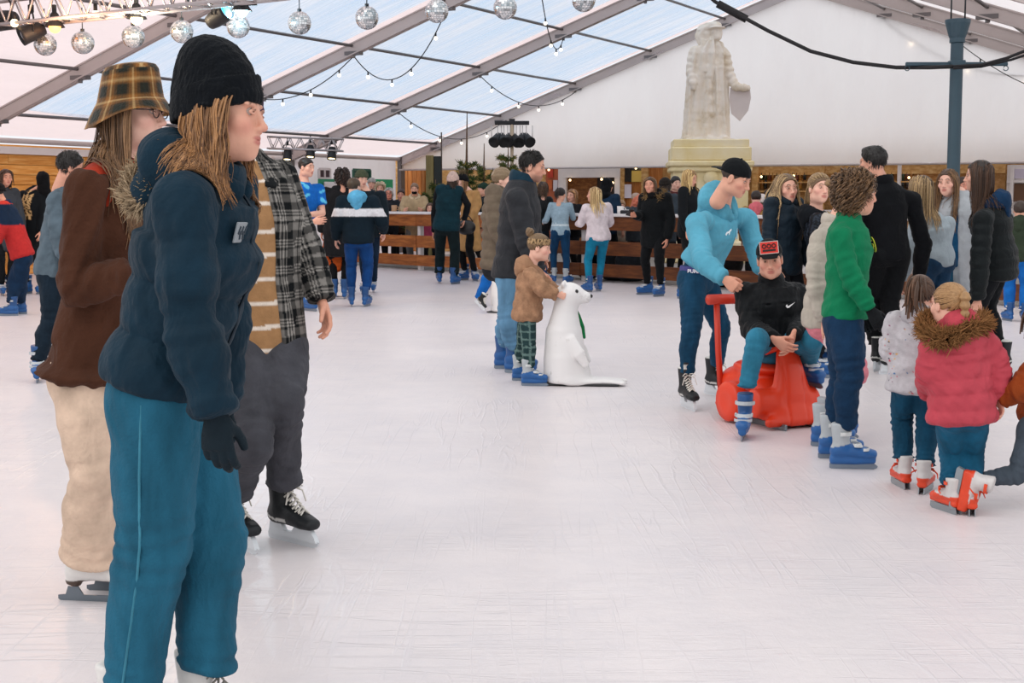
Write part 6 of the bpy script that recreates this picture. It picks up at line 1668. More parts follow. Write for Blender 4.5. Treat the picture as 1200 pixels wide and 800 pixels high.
person('man in black and white plaid overshirt and dark grey joggers, head hidden behind beanie', [(342, 634), (272, 640)], 32, crown=100, kind='m',
       J=dict(pelvis=(306, 398), neck=(288, 187), head=(279, 142), shL=(329, 207), elL=(358, 288), wrL=(376, 350), knL=(330, 470), anL=(334, 588)),
       head=(60, 8, 0), skin='#d6a088', hair=dict(style='short', col='#3a2a20'), hat=dict(kind='beanie', col='#4a2f45', h=.03, cuff=.06),
       inner=dict(name='striped_sweater', col='#a37c55', t=.014, hem=.13, pat=pat_stripes('#a37c55', '#e2d6c8', .095, .17), collar='crew', ccol='#a37c55', wr=.004),
       top=dict(name='plaid_overshirt', col='#222222', pat=pat_plaid, t=.026, hem=.085, hemw=.01, more=[tee_cut], collar='lapel', ccol='#15181a', wr=.007, cuff=.008, vox=.0062),
       legs=dict(name='joggers', col='#45464c', t=.022, thigh=.01, knee=.010, flare=.006, frac=.80, wr=.004, bunch=.006), shoe=dict(kind='hockey'), toe=(48, 40), hands=dict(L=('relaxed', None, None)), only='fg', vox=.0075)
# ------------------------------------------------------------------ marks on clothing
def lettering(name, txt, org, right, up, size, mat, parent, base, depth=.0015, bold=.0):
    cu = bpy.data.curves.new('text', 'FONT'); cu.body = txt; cu.size = size; cu.extrude = depth; cu.offset = bold; cu.align_x = 'CENTER'; cu.align_y = 'CENTER'
    o = bpy.data.objects.new('text', cu); C.objects.link(o); dg = bpy.context.evaluated_depsgraph_get()
    me = bpy.data.meshes.new_from_object(o.evaluated_get(dg)); bpy.data.objects.remove(o); bpy.data.curves.remove(cu)
    V = np.array([v.co[:] for v in me.vertices]); F = [tuple(p.vertices) for p in me.polygons]; bpy.data.meshes.remove(me)
    r = nrm(right); u = nrm(up - r * (np.asarray(up) @ r)); n = np.cross(r, u)
    V = V[:, :1] * r + V[:, 1:2] * u + V[:, 2:3] * n + org - base
    return link(name, to_mesh(name, V, F, smooth=False), mat, parent)
def on_chest(k, q, x, L=None):
    """point and frame on the garment's front; q along the spine, x to the wearer's left"""
    L = L or k.tops[-1][1]
    h_ = surf_hit(L, k.pel + k.su * q * k.spl + k.tf * .5 + k.tl * x, -k.tf)
    if h_ is None: h_ = k.pel + k.su * q * k.spl + k.tf * .15 + k.tl * x
    e = .02; a = surf_hit(L, k.pel + k.su * q * k.spl + k.tf * .5 + k.tl * (x + e), -k.tf); b = surf_hit(L, k.pel + k.su * (q * k.spl + e) + k.tf * .5 + k.tl * x, -k.tf)
    r = nrm(a - h_) if a is not None else k.tl; u = nrm(b - h_) if b is not None else k.su
    n = nrm(np.cross(r, u)); 
    return h_ + n * .003, r, nrm(np.cross(n, r)), n
def shape(name, polys, org, r, u, th, mat, parent, base):
    mb = MB(base)
    for pl in polys: mb.prism(pl, org, r, u, np.cross(r, u), th)
    return mb.build(name, mat, parent)

# ------------------------------------------------------------------ the group on the right
def ex_I(k, root):
    jk = k.tops[0][0]
    o, r, u, n = on_chest(k, .74, .075)
    ring = []; 
    mb = MB(k.base); mb.tube([o + (r * math.cos(a) + u * math.sin(a)) * .038 for a in np.linspace(0, 2 * PI, 25)], .003, 5, cap=False); mb.tube([o + (r * math.cos(a) + u * math.sin(a)) * .024 for a in np.linspace(0, 2 * PI, 21)], .002, 5, cap=False)
    for a in (.3, 2.3, 4.3): mb.box(o + (r * math.cos(a) + u * math.sin(a)) * .010, (.013, .004, .013), Rm=np.stack([r, n, u], 1))
    mb.build('round_crest', solid('#9fd3e6', .6), jk)
    o, r, u, n = on_chest(k, .78, -.085)
    shape('cat_logo', [[(-.035, -.012), (-.02, .004), (0, .008), (.018, .02), (.032, .026), (.030, .014), (.016, .004), (.012, -.012), (.005, -.018), (.004, -.004), (-.012, -.006), (-.025, -.022)]], o, r, u, .003, solid('#e6f2f6', .6), jk, k.base)
    # waistband of the shorts showing over the jeans
    pts = []; Us = []
    c = k.pel + k.su * .040
    for a in np.linspace(0, 2 * PI, 37):
        d = k.l * math.cos(a) + k.f * math.sin(a); h_ = surf_hit(k.legl, c + d * .4, -d)
        if h_ is not None: pts.append((h_ + d * .005, .007, .034)); Us.append(d)
    V, F = sdf([Loft(pts, U=np.array(Us), k=.006)], .006)
    wb = part('waistband', V, F, fabric('#4b4a80', .8, .1), root, k)
    d = nrm(k.f * .12 - k.l * .95); h_ = surf_hit(k.legl, c + d * .4, -d) - A3(0, 0, .004)
    lettering('lettering', 'PUMA', h_ + d * .015, np.cross(A3(0, 0, 1), d), A3(0, 0, 1), .036, solid('#e8e6ee', .6), wb, k.base, bold=.001)
person('man in light blue hoodie and backward black cap pushing the orange sled', [(838, 463), (804, 478)], 62, H=1.80, kind='m',
       J=dict(pelvis=(818, 322), neck=(846, 246, -.12), head=(862, 208, -.18), shR=(816, 262, -.22), shL=(874, 256, .02), elR=(824, 306, -.34), wrR=(848, 326, -.42), elL=(886, 292, -.1), wrL=(892, 318, -.22), knR=(810, 388), knL=(846, 386)),
       head=(62, 26, 4), skin='#dda58c', blush=.8, hair=dict(style='short', col='#3b2a1e', th=.005), hat=dict(kind='cap', col='#111417', back=True, z=.020), hands=dict(R=('grip', (0, 0, 1), (.75, -.2, -.6)), L=('grip', (0, 0, 1), (.6, -.3, -.7))),
       top=dict(name='hoodie', col='#57a0b8', t=.027, hem=-.095, hemw=.012, collar='hood', hz=1.4, hup=.05, wr=.006, wf=22, var=.12, sc=6, cuff=.002, bs=.2),
       legs=dict(name='jeans', col='#163f5a', t=.008, wr=.004, fab=DENIM, frac=.80, bunch=.003), shoe=dict(kind='hockey'), toe=(40, 12), extra=ex_I, only='mid')
def ex_J(k, root):
    jk = k.tops[0][0]
    o, r, u, n = on_chest(k, .64, .075)
    shape('tick_logo', [[(-.034, -.004), (-.026, -.016), (-.012, -.016), (.036, .014), (-.012, -.004), (-.022, -.004), (-.024, .006)]], o + n * .002, r, u, .003, solid('#e8e8e8', .6), jk, k.base)
    hat = [c for c in root.children if c.name.startswith('cap')][0]
    org = head_to_world(k, A3(0, .094, .098)[None])[0]; r = -k.HM[:, 0]; n = nrm(k.HM[:, 1] * .93 + k.HM[:, 2] * .35); u = np.cross(n, r)
    mb = MB(k.base); mb.box(org, (.115, .006, .078), Rm=np.stack([r, n, u], 1), bev=.002); mb.build('front_patch', solid('#d5342a', .7), hat)
    mb = MB(k.base); 
    for x in (-.03, 0, .03): mb.tube([org + n * .005 + r * (x + .011 * math.cos(a)) + u * (.010 + .012 * math.sin(a)) for a in np.linspace(0, 2 * PI, 13)], .0035, 5, cap=False)
    mb.box(org + n * .004 - u * .017, (.08, .003, .012), Rm=np.stack([r, n, u], 1))
    mb.build('patch_print', solid('#1a1413', .7), hat)
    mb = MB(k.base)
    for x, z, w_, h_ in ((0, .0375, .115, .003), (0, -.0375, .115, .003), (.056, 0, .003, .078), (-.056, 0, .003, .078)): mb.box(org + n * .004 + r * x + u * z, (w_, .003, h_), Rm=np.stack([r, n, u], 1))
    mb.build('patch_border', solid('#d9d2cc', .7), hat)
person('boy in black jacket and black cap with red patch, sitting on the orange sled', [(948, 480), (866, 512)], 4, H=1.68, kind='m', wd=.95,
       J=dict(pelvis=(908, 404, .05), neck=(904, 330, 0), head=(902, 304, -.05), shR=(874, 344, .0), shL=(934, 344, .02), elR=(880, 386, -.08), wrR=(906, 397, -.34), elL=(944, 378, -.05), wrL=(930, 392, -.34), hipR=(893, 402, 0), hipL=(922, 402, 0), knR=(887, 398, -.16), anR=(873, 462, 0), knL=(952, 398, -.16), anL=(946, 434, -.35)),
       head=(-8, 10, 6), skin='#dca48c', blush=.9, hair=dict(style='short', col='#2c2019', th=.006), hat=dict(kind='cap', col='#16171a', tall=True), hands=dict(R=('relaxed', (0, -.3, 1), (.75, -.25, -.5)), L=('relaxed', (0, -.3, 1), (-.3, -.3, -.8))),
       top=dict(name='padded_jacket', col='#101316', t=.034, hem=.02, quilt=(.11, .006), collar='stand', ch=.055, wr=.006, wf=22, rough=.6, bs=.2),
       legs=dict(name='jeans', col='#2f7590', t=.014, wr=.004, fab=DENIM, frac=.86), shoe=dict(kind='blue', free=dict(L=(at(946, 452, 9.0), 20, 0, 0))), toe=(20, -14), extra=ex_J, only='mid')
person('young woman with long blonde hair in dark navy jacket looking sideways, behind the seated boy', [(922, 436), (908, 438)], 40, crown=193, kind='f', J=dict(head=(921, 221)), head=(22, 2, 3),
       skin='#e0ab95', hair=dict(style='long', col='#705840', col2='#c4a678', len=.46, wave=.006, wl=.2, layer=.018, part=-.01), blush=.6,
       top=dict(name='jacket', col='#16242f', t=.024, hem=.10, quilt=(.10, .006), collar='hood', wr=.006, rough=.6), legs=dict(col='#14171c', t=.01), shoe=dict(kind='blue'), only='mid')
def ex_M(k, root):
    mb = MB(k.base); o, r, u, n = on_chest(k, .86, 0.); pts = [o + r * (.05 * math.cos(a)) * 1.1 + u * (.075 - .085 * math.sin(a)) + n * (.014 * math.sin(a)) for a in np.linspace(0, PI, 13)]
    mb.tube(pts, .0022, 5); mb.ball(pts[6], .006, 8, 6); mb.build('necklace', solid('#c9a24a', .3, .9), root, True)
person('smiling young woman with fair ponytail in dark sequinned jacket beside the boy in green', [(972, 440), (956, 442)], 62, crown=189, kind='f', J=dict(head=(960, 221, -.05), neck=(957, 252)), head=(16, 0, -5),
       skin='#e6b5a0', blush=.8, hair=dict(style='pony', col='#7d6248', col2='#b09468', len=.30, pz=.25), twist=-15,
       top=dict(name='sequin_jacket', col='#171c24', pat=pat_leopard('#11151b', '#2d343f', 130), t=.026, hem=.14, collar='hood', hood='#12161b', wr=.005, rough=.45, vox=.0085), legs=dict(col='#14171c', t=.01), shoe=dict(kind='blue'), extra=ex_M, only='mid')
person('girl in beige quilted jacket and pink track trousers, half hidden behind the boy in green', [(972, 514), (967, 523)], 84, H=1.50, kind='c', hs=.95, J=dict(head=(993, 232, .1), neck=(978, 262), pelvis=(966, 372), shR=(962, 282), elR=(956, 330), wrR=(966, 375)), head=(88, 4, 0),
       skin='#e0ab95', hair=dict(style='bun', col='#6d5238', col2='#9a7a52', br=.02), top=dict(name='quilted_jacket', col='#b0a89c', t=.030, hem=.05, quilt=(.13, .011, .2, .45), collar='stand', wr=.005, rough=.6, bs=.2),
       legs=dict(name='track_trousers', col='#d98a94', t=.014, wr=.004, frac=.84, pat=lambda V, I, S, A, k: np.where(((np.abs((V - k.hipR) @ k.f + .0) < .016) & (I > 0))[:, None], hx('#e9d6d6'), hx('#cf7d88'))), shoe=dict(kind='grey', sc=.9), only='mid')
def ex_O(k, root):
    o, r, u, n = on_chest(k, .72, .03)
    lettering('chest_print', 'GR', o + n * .002, r, u, .11, solid('#d8d23c', .7), k.tops[0][0], k.base, bold=.004)
person('boy with curly brown hair in green sweatshirt and navy joggers', [(976, 537), (990, 549)], 80, crown=197, kind='c', hs=.97, wd=1.0,
       J=dict(pelvis=(990, 372), neck=(994, 254), head=(1004, 226), shR=(984, 278), elR=(1000, 332), wrR=(1019, 362), knR=(996, 438), knL=(988, 440)), head=(92, 6, 2), skin='#dba58c', blush=.8,
       hair=dict(style='curly', col='#3f2d20', col2='#7a5c3e', len=.105, wave=.012, wl=.05, layer=.026, n=950, rad=.0034), glove='#15181b', hands=dict(L='relaxed', R='relaxed'),
       top=dict(name='sweatshirt', col='#0b734c', t=.022, hem=-.01, hemw=.006, collar='crew', wr=.007, wf=20, var=.12, bs=.2, cuff=-.004),
       legs=dict(name='joggers', col='#13304c', t=.016, thigh=.006, wr=.005, frac=.80, bunch=.005), shoe=dict(kind='grey', sc=.88), toe=(84, 84), extra=ex_O, only='mid')
person('tall young man seen from behind in black jumper and black trousers', [(1028, 434), (1044, 438)], 196, crown=168, kind='m', wd=1.04, J=dict(neck=(1034, 214), head=(1023, 190), elR=(1082, 285), wrR=(1076, 330), shR=(1068, 234)), head=(232, 6, 0),
       skin='#d39b84', hair=dict(style='short', col='#15110f', th=.012, quiff=.022, top=1.3, n=500, outw=.2), top=dict(name='jumper', col='#0b0d11', t=.022, hem=.06, collar='stand', ch=.045, wr=.006, var=.15), legs=dict(col='#0d0f12', t=.018, wr=.005, frac=.85), shoe=dict(kind='hockey'), toe=(150, 105), only='mid')
person('blonde woman in pale grey hooded top seen from behind, beside the man in black', [(1088, 424), (1100, 426)], 208, crown=197, kind='f', J=dict(head=(1078, 222), neck=(1090, 252), shR=(1112, 262), elR=(1104, 300), wrR=(1092, 328)), head=(222, 4, 0),
       skin='#e0ab95', hair=dict(style='long', col='#5e4a33', col2='#bfa074', len=.42, wave=.006, wl=.18, layer=.022, n=750), top=dict(name='hooded_top', col='#9aa6ad', t=.022, hem=.06, collar='crew', wr=.007, var=.1), legs=dict(name='jeans', col='#1d3a55', t=.01, fab=DENIM), shoe=dict(kind='blue'), only='mid')
def coat_slit(k):
    a = k.neck + k.tf * .16 * k.w - k.su * .06; b = k.pel + k.tf * .20 * k.w - A3(0, 0, .5)
    return [Loft([(a, .02, .06), (lerp(a, b, .5), .045, .08), (b, .08, .09)], U=k.tl, k=.008, op='s')]
person('woman with long brown hair in open light grey coat looking left', [(1124, 417), (1112, 419)], -28, crown=188, kind='f', J=dict(head=(1111, 214)), head=(-38, 3, 2), skin='#e2b09c', blush=.5,
       hair=dict(style='long', col='#4a3323', col2='#8a6844', len=.44, wave=.010, wl=.14, layer=.016), inner=dict(name='blue_top', col='#174a6e', t=.010, hem=.12, collar='crew', ccol='#c9ccd0'),
       top=dict(name='long_coat', col='#a3a8ad', t=.024, hem=.42, hemw=.03, more=[coat_slit], collar='lapel', wr=.005, var=.1), legs=dict(name='jeans', col='#164a66', t=.008, fab=DENIM), shoe=dict(kind='blue'), only='mid')
person('woman with long dark brown hair in black quilted jacket over navy hood, at right', [(1156, 440), (1172, 438)], 244, crown=180, kind='f', wd=1.12, J=dict(head=(1147, 206), neck=(1160, 240), shL=(1152, 258, -.12), elL=(1148, 306), wrL=(1146, 350), shR=(1176, 258, .1)), head=(252, 4, 0),
       skin='#d9a690', hair=dict(style='long', col='#241811', col2='#553a28', len=.42, wave=.008, wl=.13, layer=.016, n=750), top=dict(name='quilted_jacket', col='#0f1517', t=.034, hem=.17, quilt=(.085, .008, 0, .5), collar='hood', hood='#12304e', wr=.005, rough=.6),
       legs=dict(col='#101317', t=.012, wr=.004), shoe=dict(kind='hockey'), only='mid')
person('small girl in pale grey dotted coat and jeans seen from behind, brown ponytail', [(1058, 571), (1083, 577)], 168, crown=326, kind='c', J=dict(head=(1078, 347), neck=(1074, 372), elL=(1044, 412), wrL=(1040, 400, .15)), head=(150, 8, 0), lift=.07,
       skin='#e0ab95', hair=dict(style='pony', col='#33231a', col2='#6b4a33', len=.13, pz=.5, n=420, rad=.0042), top=dict(name='dotted_coat', col='#b3b1b6', pat=pat_dots('#b7b4b8', ['#c0505c', '#3a6a9a', '#2f3d4a', '#d8a23c', '#7a3a5a']), t=.034, hem=.12, hemw=.012, collar='hood', hood='#b7b4b8', wr=.006, vox=.0062, rough=.7),
       legs=dict(name='jeans', col='#15455f', t=.018, wr=.004, bunch=.006, frac=.84, fab=DENIM, ankle=.006), shoe=dict(kind='kid', sc=.68), toe=(186, 150), only='mid')
def ex_tie(k, root):
    pass
person('small girl in pink puffer coat with fur trimmed hood seen from behind, blonde braid', [(1113, 600), (1137, 602)], 188, crown=330, kind='c', wd=1.10, J=dict(head=(1112, 358), neck=(1121, 382), pelvis=(1127, 478), shL=(1096, 398), shR=(1152, 398), knL=(1116, 532), knR=(1137, 534), elL=(1090, 432), wrL=(1089, 462, .12), elR=(1168, 430), wrR=(1172, 466, -.05)), head=(200, 6, 6), lift=.07,
       skin='#e0ab95', hair=dict(style='braid', col='#7d5a38', col2='#bb9364', len=.12, pz=.1, n=500, rad=.0040), top=dict(name='puffer_coat', col='#b54450', t=.042, hem=.08, hemw=.004, quilt=(.075 * 1.6, .010, .3, .45), collar='hood', hood='#b54450', hz=1.1, wr=.005, rough=.55, bs=.15, var=.12,
       fur=dict(col='#8a6440', n=4200, ln=.062, t=.03, path=[(1086, 372, 6.50), (1084, 384, 6.38), (1092, 396, 6.28), (1110, 397, 6.24), (1128, 388, 6.24), (1143, 379, 6.27), (1154, 384, 6.36), (1150, 372, 6.48)])),
       legs=dict(name='jeans', col='#1a5876', t=.018, wr=.004, bunch=.006, frac=.88, fab=DENIM), shoe=dict(kind='kid', sc=.68), toe=(200, 170), only='mid')
person('child in rust brown jacket and grey leggings kicking one skate back, cut by right edge', [(1238, 592), (1232, 598)], 92, H=1.12, kind='c', J=dict(pelvis=(1222, 486), neck=(1240, 400), head=(1246, 372), shR=(1222, 420), elR=(1196, 456), wrR=(1176, 466, .06), shL=(1226, 418), knR=(1193, 556), anR=(1150, 562), hipR=(1212, 500)), head=(80, 10, 0), lift=.07,
       skin='#e0ab95', hair=dict(style='pony', col='#4a3323', len=.15), top=dict(name='jacket', col='#8a3d18', t=.034, hem=.04, collar='hood', quilt=(.09, .006), wr=.006), legs=dict(name='leggings', col='#46505a', t=.006, wr=.003, frac=.96),
       shoe=dict(kind='kid', sc=.70, free=dict(R=(at(1146, 562, 6.33) + A3(-.105, 0, 0), 60, -100, 0))), only='mid')
# ------------------------------------------------------------------ man, small child and seal in the middle
person('man in dark charcoal padded coat and faded jeans, standing behind the small child', [(592, 432), (604, 437)], 80, crown=174, kind='m', wd=1.14, J=dict(pelvis=(602, 318), neck=(611, 212), head=(624, 195), shR=(606, 234), elR=(618, 284), wrR=(632, 318), knR=(598, 380), knL=(594, 376)), head=(80, 14, 0), skin='#d8a189', stub=.45, brow='#1c1512',
       hair=dict(style='short', col='#15110f', th=.006, outw=.22, len=.035, n=900, hl=-.012), top=dict(name='padded_coat', col='#2d2f33', t=.042, hem=.04, hemw=.01, quilt=(.16, .008), collar='stand', ch=.07, ccol='#163343', wr=.007, rough=.7), legs=dict(name='jeans', col='#5d87a6', t=.016, wr=.005, frac=.76, fab=DENIM, bunch=.006), shoe=dict(kind='blue'), toe=(84, 70), only='mid')
person('small child in brown teddy coat and leopard headband holding the white seal', [(610, 446), (621, 452)], 84, H=1.17, kind='c', J=dict(head=(632, 290), neck=(622, 314), pelvis=(618, 364), shR=(622, 322), elR=(634, 338, -.03), wrR=(652, 345, 0), elL=(640, 336), wrL=(656, 343, .05), knR=(620, 408), knL=(613, 404)), head=(80, 10, 0), lift=.075,
       skin='#e6b5a0', blush=1., hair=dict(style='bun', col='#5a4632', col2='#8a7050', br=.034, pz=.9), hat=dict(kind='headband'), hands=dict(R=('grip', (0, 0, 1), (.9, .1, -.2)), L=('grip', (0, 0, 1), (.9, .1, -.2))),
       top=dict(name='teddy_coat', col='#a27c60', t=.036, hem=.10, hemw=.008, quilt=(.11, .008, 0, .5), collar='hood', hz=1.25, wr=.006, wf=30, rough=1., bs=.8, ws=55, var=.25, sc=20), legs=dict(name='checked_trousers', col='#26413f', t=.012, wr=.004, frac=.78, pat=lambda V, I, S, A, k: np.where(((np.sin(V[:, 2] * 110) > .75) | (np.sin(A * 5) > .8))[:, None], hx('#5c7470'), hx('#22383a'))),
       shoe=dict(kind='grey', sc=.74), toe=(84, 82), only='mid')
# ------------------------------------------------------------------ skaters further back
def fenceY(px):
    d = ray(px, 260); A = np.array([[d[0], -FDIR[0]], [d[1], -FDIR[1]]]); q, s = np.linalg.solve(A, (FA - CAM)[:2]); return (FA + FDIR * s)[1]
BLUEJ = lambda c='#1d4a78': dict(name='jeans', col=c, t=.012, fab=DENIM)
SKN = ['#dba58c', '#e0ab95', '#d49a82', '#e6b8a4']
def bgp(label, **kw):
    kw.setdefault('only', 'bg'); kw.setdefault('skin', SKN[len(label) % 4]); return person(label, **kw)
bgp('man in blue grey sweater and dark trousers bending forward behind the brown jacket', feet=[(84, 436), (42, 446)], yaw=105, H=1.80, kind='m', J=dict(pelvis=(62, 318), neck=(77, 222), head=(83, 196), shR=(66, 236), elR=(70, 282), wrR=(84, 316), knR=(60, 376), anR=(44, 424), knL=(84, 372)), head=(110, 15, 0),
    hair=dict(style='short', col='#1a1411'), top=dict(name='sweater', col='#56656f', t=.036, hem=.02, quilt=(.10, .006), collar='crew', wr=.008), legs=dict(col='#14222e', t=.016), shoe=dict(kind='blue'), toe=(60, 15))
bgp('woman with black hood and leopard print scarf in dark coat before the plank wall', feet=[(52, 344), (32, 344)], yaw=-25, crown=203, kind='f', J=dict(head=(50, 212), wrR=(38, 262), elR=(36, 244)), head=(-150, 5, 0), hat=dict(kind='hoodup', col='#0c0e11'), hair=dict(style='short', col='#15110f'),
    top=dict(name='coat', col='#14191c', t=.05, hem=.30, collar='hood', pat=lambda V, I, S, A, k: np.where(((I == 0) & (np.abs(((V - k.neck) @ k.tl)) < .10) & (V[:, 2] > k.pel[2] + .15) & (((V - k.neck) @ k.tf) > 0))[:, None], np.where((np.sin(V[:, 0] * 90 + 2 * np.sin(V[:, 2] * 70)) * np.sin(V[:, 2] * 100) > .1)[:, None], hx('#2a1c12'), hx('#d3b07c')), hx('#12171b'))), legs=dict(col='#15181c'), shoe=dict(kind='blue'))
bgp('child in navy and red striped jacket leaning to the left, cut by the left edge', feet=[(24, 368), (14, 370)], yaw=-80, H=1.50, kind='c', J=dict(pelvis=(27, 300), neck=(6, 240), head=(-4, 226), knR=(16, 332), knL=(24, 332), elR=(-6, 272), wrR=(-18, 290)), head=(-90, 20, 0), hair=dict(style='short', col='#15110f'), hat=dict(kind='beanie', col='#101216', h=.02),
    top=dict(name='striped_jacket', col='#1a2b4a', t=.05, hem=.0, collar='stand', pat=lambda V, I, S, A, k: np.where((V[:, 2] < 1.12)[:, None], hx('#b02e2e'), np.where((V[:, 2] > 1.37)[:, None], hx('#b8372f'), hx('#16283f')))), legs=dict(col='#122a44', t=.03), shoe=dict(kind='blue'))
bgp('woman in grey coat standing at the far left edge before the plank wall', feet=[(12, 346), (2, 346)], yaw=35, crown=199, kind='f', J=dict(head=(7, 208)), head=(40, 5, 0), hair=dict(style='bob', col='#4a3326', len=.22), top=dict(name='coat', col='#3d4248', t=.04, hem=.3, collar='stand'), legs=dict(col='#15181c'), shoe=dict(kind='blue'))
bgp('youth in bright blue football jersey with folded bare arms behind the plaid overshirt', feet=[(360, 364), (346, 362)], yaw=38, H=2.0, kind='m', J=dict(head=(359, 196), neck=(357, 216), elL=(378, 250, -.1), wrL=(356, 252, -.32), elR=(340, 252, -.1), wrR=(366, 260, -.3)), head=(62, 6, 0), hands=dict(L=('relaxed', (0, 0, 1), (-1, -.1, .1)), R=('relaxed', (0, 0, 1), (1, -.1, .1))), hair=dict(style='short', col='#1d1613', th=.008),
    top=dict(name='jersey', col='#1462b8', t=.022, hem=.14, short=True, collar='crew', pat=lambda V, I, S, A, k: np.where((np.sin(V[:, 0] * 31 + np.sin(V[:, 2] * 23) * 2) * np.sin(V[:, 2] * 29 + V[:, 0] * 11) > .62)[:, None], hx('#5cb7dc'), hx('#1460b4'))), legs=dict(name='shorts_and_leggings', col='#10161f', t=.012), shoe=dict(kind='blue'))
bgp('person with dark curly hair in long black coat, left of the striped jacket boy', feet=[(392, 350), (404, 350)], yaw=186, crown=198, kind='f', J=dict(head=(401, 208)), hair=dict(style='curly', col='#17100e', col2='#35241c', len=.12, n=160, rad=.009), top=dict(name='long_coat', col='#191a1d', t=.05, hem=.34, collar='stand'), legs=dict(col='#101215'), shoe=dict(kind='blue'))
bgp('man with olive woollen hat looking down at the boy with light blue hood', feet=[(438, 342), (428, 344)], yaw=-5, crown=204, kind='m', J=dict(head=(424, 209)), head=(30, 18, 0), hair=dict(style='short', col='#3a3328'), hat=dict(kind='beanie', col='#4a5340', h=.02, cuff=.04), top=dict(name='jacket', col='#15222a', t=.045, hem=.10, collar='stand', quilt=(.12, .006)), legs=dict(col='#13263a'), shoe=dict(kind='blue'))
bgp('boy in dark jacket with white back stripe and light blue hood, seen from behind', feet=[(412, 359), (429, 359)], yaw=178, crown=209, kind='m', hs=.95, wd=1.12, J=dict(head=(415, 219)), head=(150, 6, 0), arms=dict(L=(-6, 16, 30, 0), R=(4, 24, 50, 10)), hair=dict(style='short', col='#4a3a28', col2='#8a7a4a'),
    top=dict(name='jacket', col='#12242e', t=.046, hem=.06, collar='hood', hood='#5aa6cc', hz=1.15, pat=pat_back('#12212b', [(1.20, 1.31, '#d8d8dc'), ]), quilt=(.14, .005)), legs=dict(name='trousers', col='#123f78', t=.012, frac=.88), shoe=dict(kind='blue'), toe=(190, 166))
bgp('woman in dark green padded vest and pale pink beanie seen from behind at the bar', feet=[(515, 332), (532, 333)], yaw=172, crown=206, kind='f', wd=1.12, J=dict(head=(531, 212), neck=(527, 222), elL=(509, 250), wrL=(508, 272), elR=(548, 240), wrR=(544, 258)), head=(160, 5, 0), hair=dict(style='bob', col='#3a2a20', len=.14), hat=dict(kind='beanie', col='#cdb3a8', h=.05, cuff=.06),
    inner=dict(name='black_top', col='#111418', t=.014, hem=.05), top=dict(name='padded_vest', col='#10303a', t=.05, hem=.06, noarm=True, quilt=(.10, .010, 0, .5), collar='stand', ch=.06), legs=dict(name='wide_trousers', col='#0f1d20', t=.020, flare=.02), shoe=dict(kind='blue'), toe=(190, 150))
def ex_cw(k, root): pass
kc = bgp('woman in camel coat and black pompom beanie holding a black handbag', feet=[(556, 329), (545, 328)], yaw=-48, crown=205, kind='f', J=dict(head=(541, 213), wrR=(543, 260), wrL=(552, 258), elL=(560, 240)), head=(-60, 8, 0), hair=dict(style='long', col='#6a4a30', col2='#a98058', len=.4), hat=dict(kind='beanie', col='#101114', h=.03, cuff=.05, pom='#8a7a5e'),
    top=dict(name='camel_coat', col='#b98f5c', t=.035, hem=.42, hemw=.04, collar='lapel', quilt=None), legs=dict(col='#101215'), shoe=dict(kind='blue'), toe=(20, -40))
bgp('adult in taupe quilted jacket with short fair hair mostly hidden behind the man in charcoal', feet=[(592, 400), (600, 402)], yaw=75, crown=206, kind='f', wd=1.1, J=dict(pelvis=(582, 312), neck=(584, 222), head=(589, 211)), head=(80, 6, 0), hair=dict(style='short', col='#8a7458', col2='#b39a74'), top=dict(name='quilted_jacket', col='#6a5e50', t=.045, hem=.02, quilt=(.10, .014), collar='stand'), legs=dict(col='#23262b'), shoe=dict(kind='blue'))
bgp('small child in bright blue snow trousers kicking one skate back, behind the man in charcoal', feet=[(584, 358), (574, 358)], yaw=80, H=1.05, kind='c', lift=.07, J=dict(pelvis=(577, 317), neck=(584, 286), head=(588, 274), hipR=(573, 320), knR=(567, 337), anR=(561, 350)), hair=dict(style='short', col='#3a2a20'), hat=dict(kind='beanie', col='#1d5a8a', h=.03), top=dict(name='snow_jacket', col='#0f5f8f', t=.05, hem=.07, collar='hood'), legs=dict(name='snow_trousers', col='#1763b4', t=.03, bunch=.006), shoe=dict(kind='hockey', sc=.62, free=dict(R=(at(560, 357, 17.9), 60, -40, 0))))
bgp('woman with brown hair and black leather jacket at the bar, beside the man in charcoal', feet=[(626, 330), (638, 329)], yaw=178, crown=212, kind='f', J=dict(head=(636, 221)), hair=dict(style='bob', col='#33251b', col2='#5a4330', len=.2), top=dict(name='leather_jacket', col='#131719', t=.03, hem=.05, collar='stand', rough=.35), legs=BLUEJ('#14202c'), shoe=dict(kind='blue'))
bgp('woman in light blue grey long sleeved top and dark jeans at the bar, back turned', feet=[(649, 331), (664, 332)], yaw=186, crown=219, kind='f', J=dict(head=(657, 228)), head=(150, 6, 0), arms=dict(L=(20, 14, 60, 0), R=(30, 18, 70, 0)), hair=dict(style='pony', col='#1d1613', col2='#3d2d22', len=.12), top=dict(name='long_sleeved_top', col='#8fabbb', t=.016, hem=.06, collar='crew', pat=pat_back('#93adbc', [(.98, 1.0, '#d5e2e6'), (1.02, 1.035, '#d5e2e6')])), legs=BLUEJ('#133a5c'), shoe=dict(kind='grey'), toe=(196, 140))
bgp('woman in white jumper and teal leggings with long blonde ponytail leaning on the bar', feet=[(690, 342), (702, 341)], yaw=186, crown=218, kind='f', wd=1.08, J=dict(head=(696, 228), pelvis=(701, 277), neck=(699, 240)), head=(-105, 0, 0), arms=dict(L=(25, 12, 60, 0), R=(20, 14, 60, 0)), hair=dict(style='long', col='#a8875a', col2='#e6cf9c', len=.36, wave=.006), top=dict(name='jumper', col='#d6cdd2', t=.030, hem=.05, collar='crew', wr=.008), legs=dict(name='leggings', col='#157596', t=.008), shoe=dict(kind='blue'), toe=(215, 195))
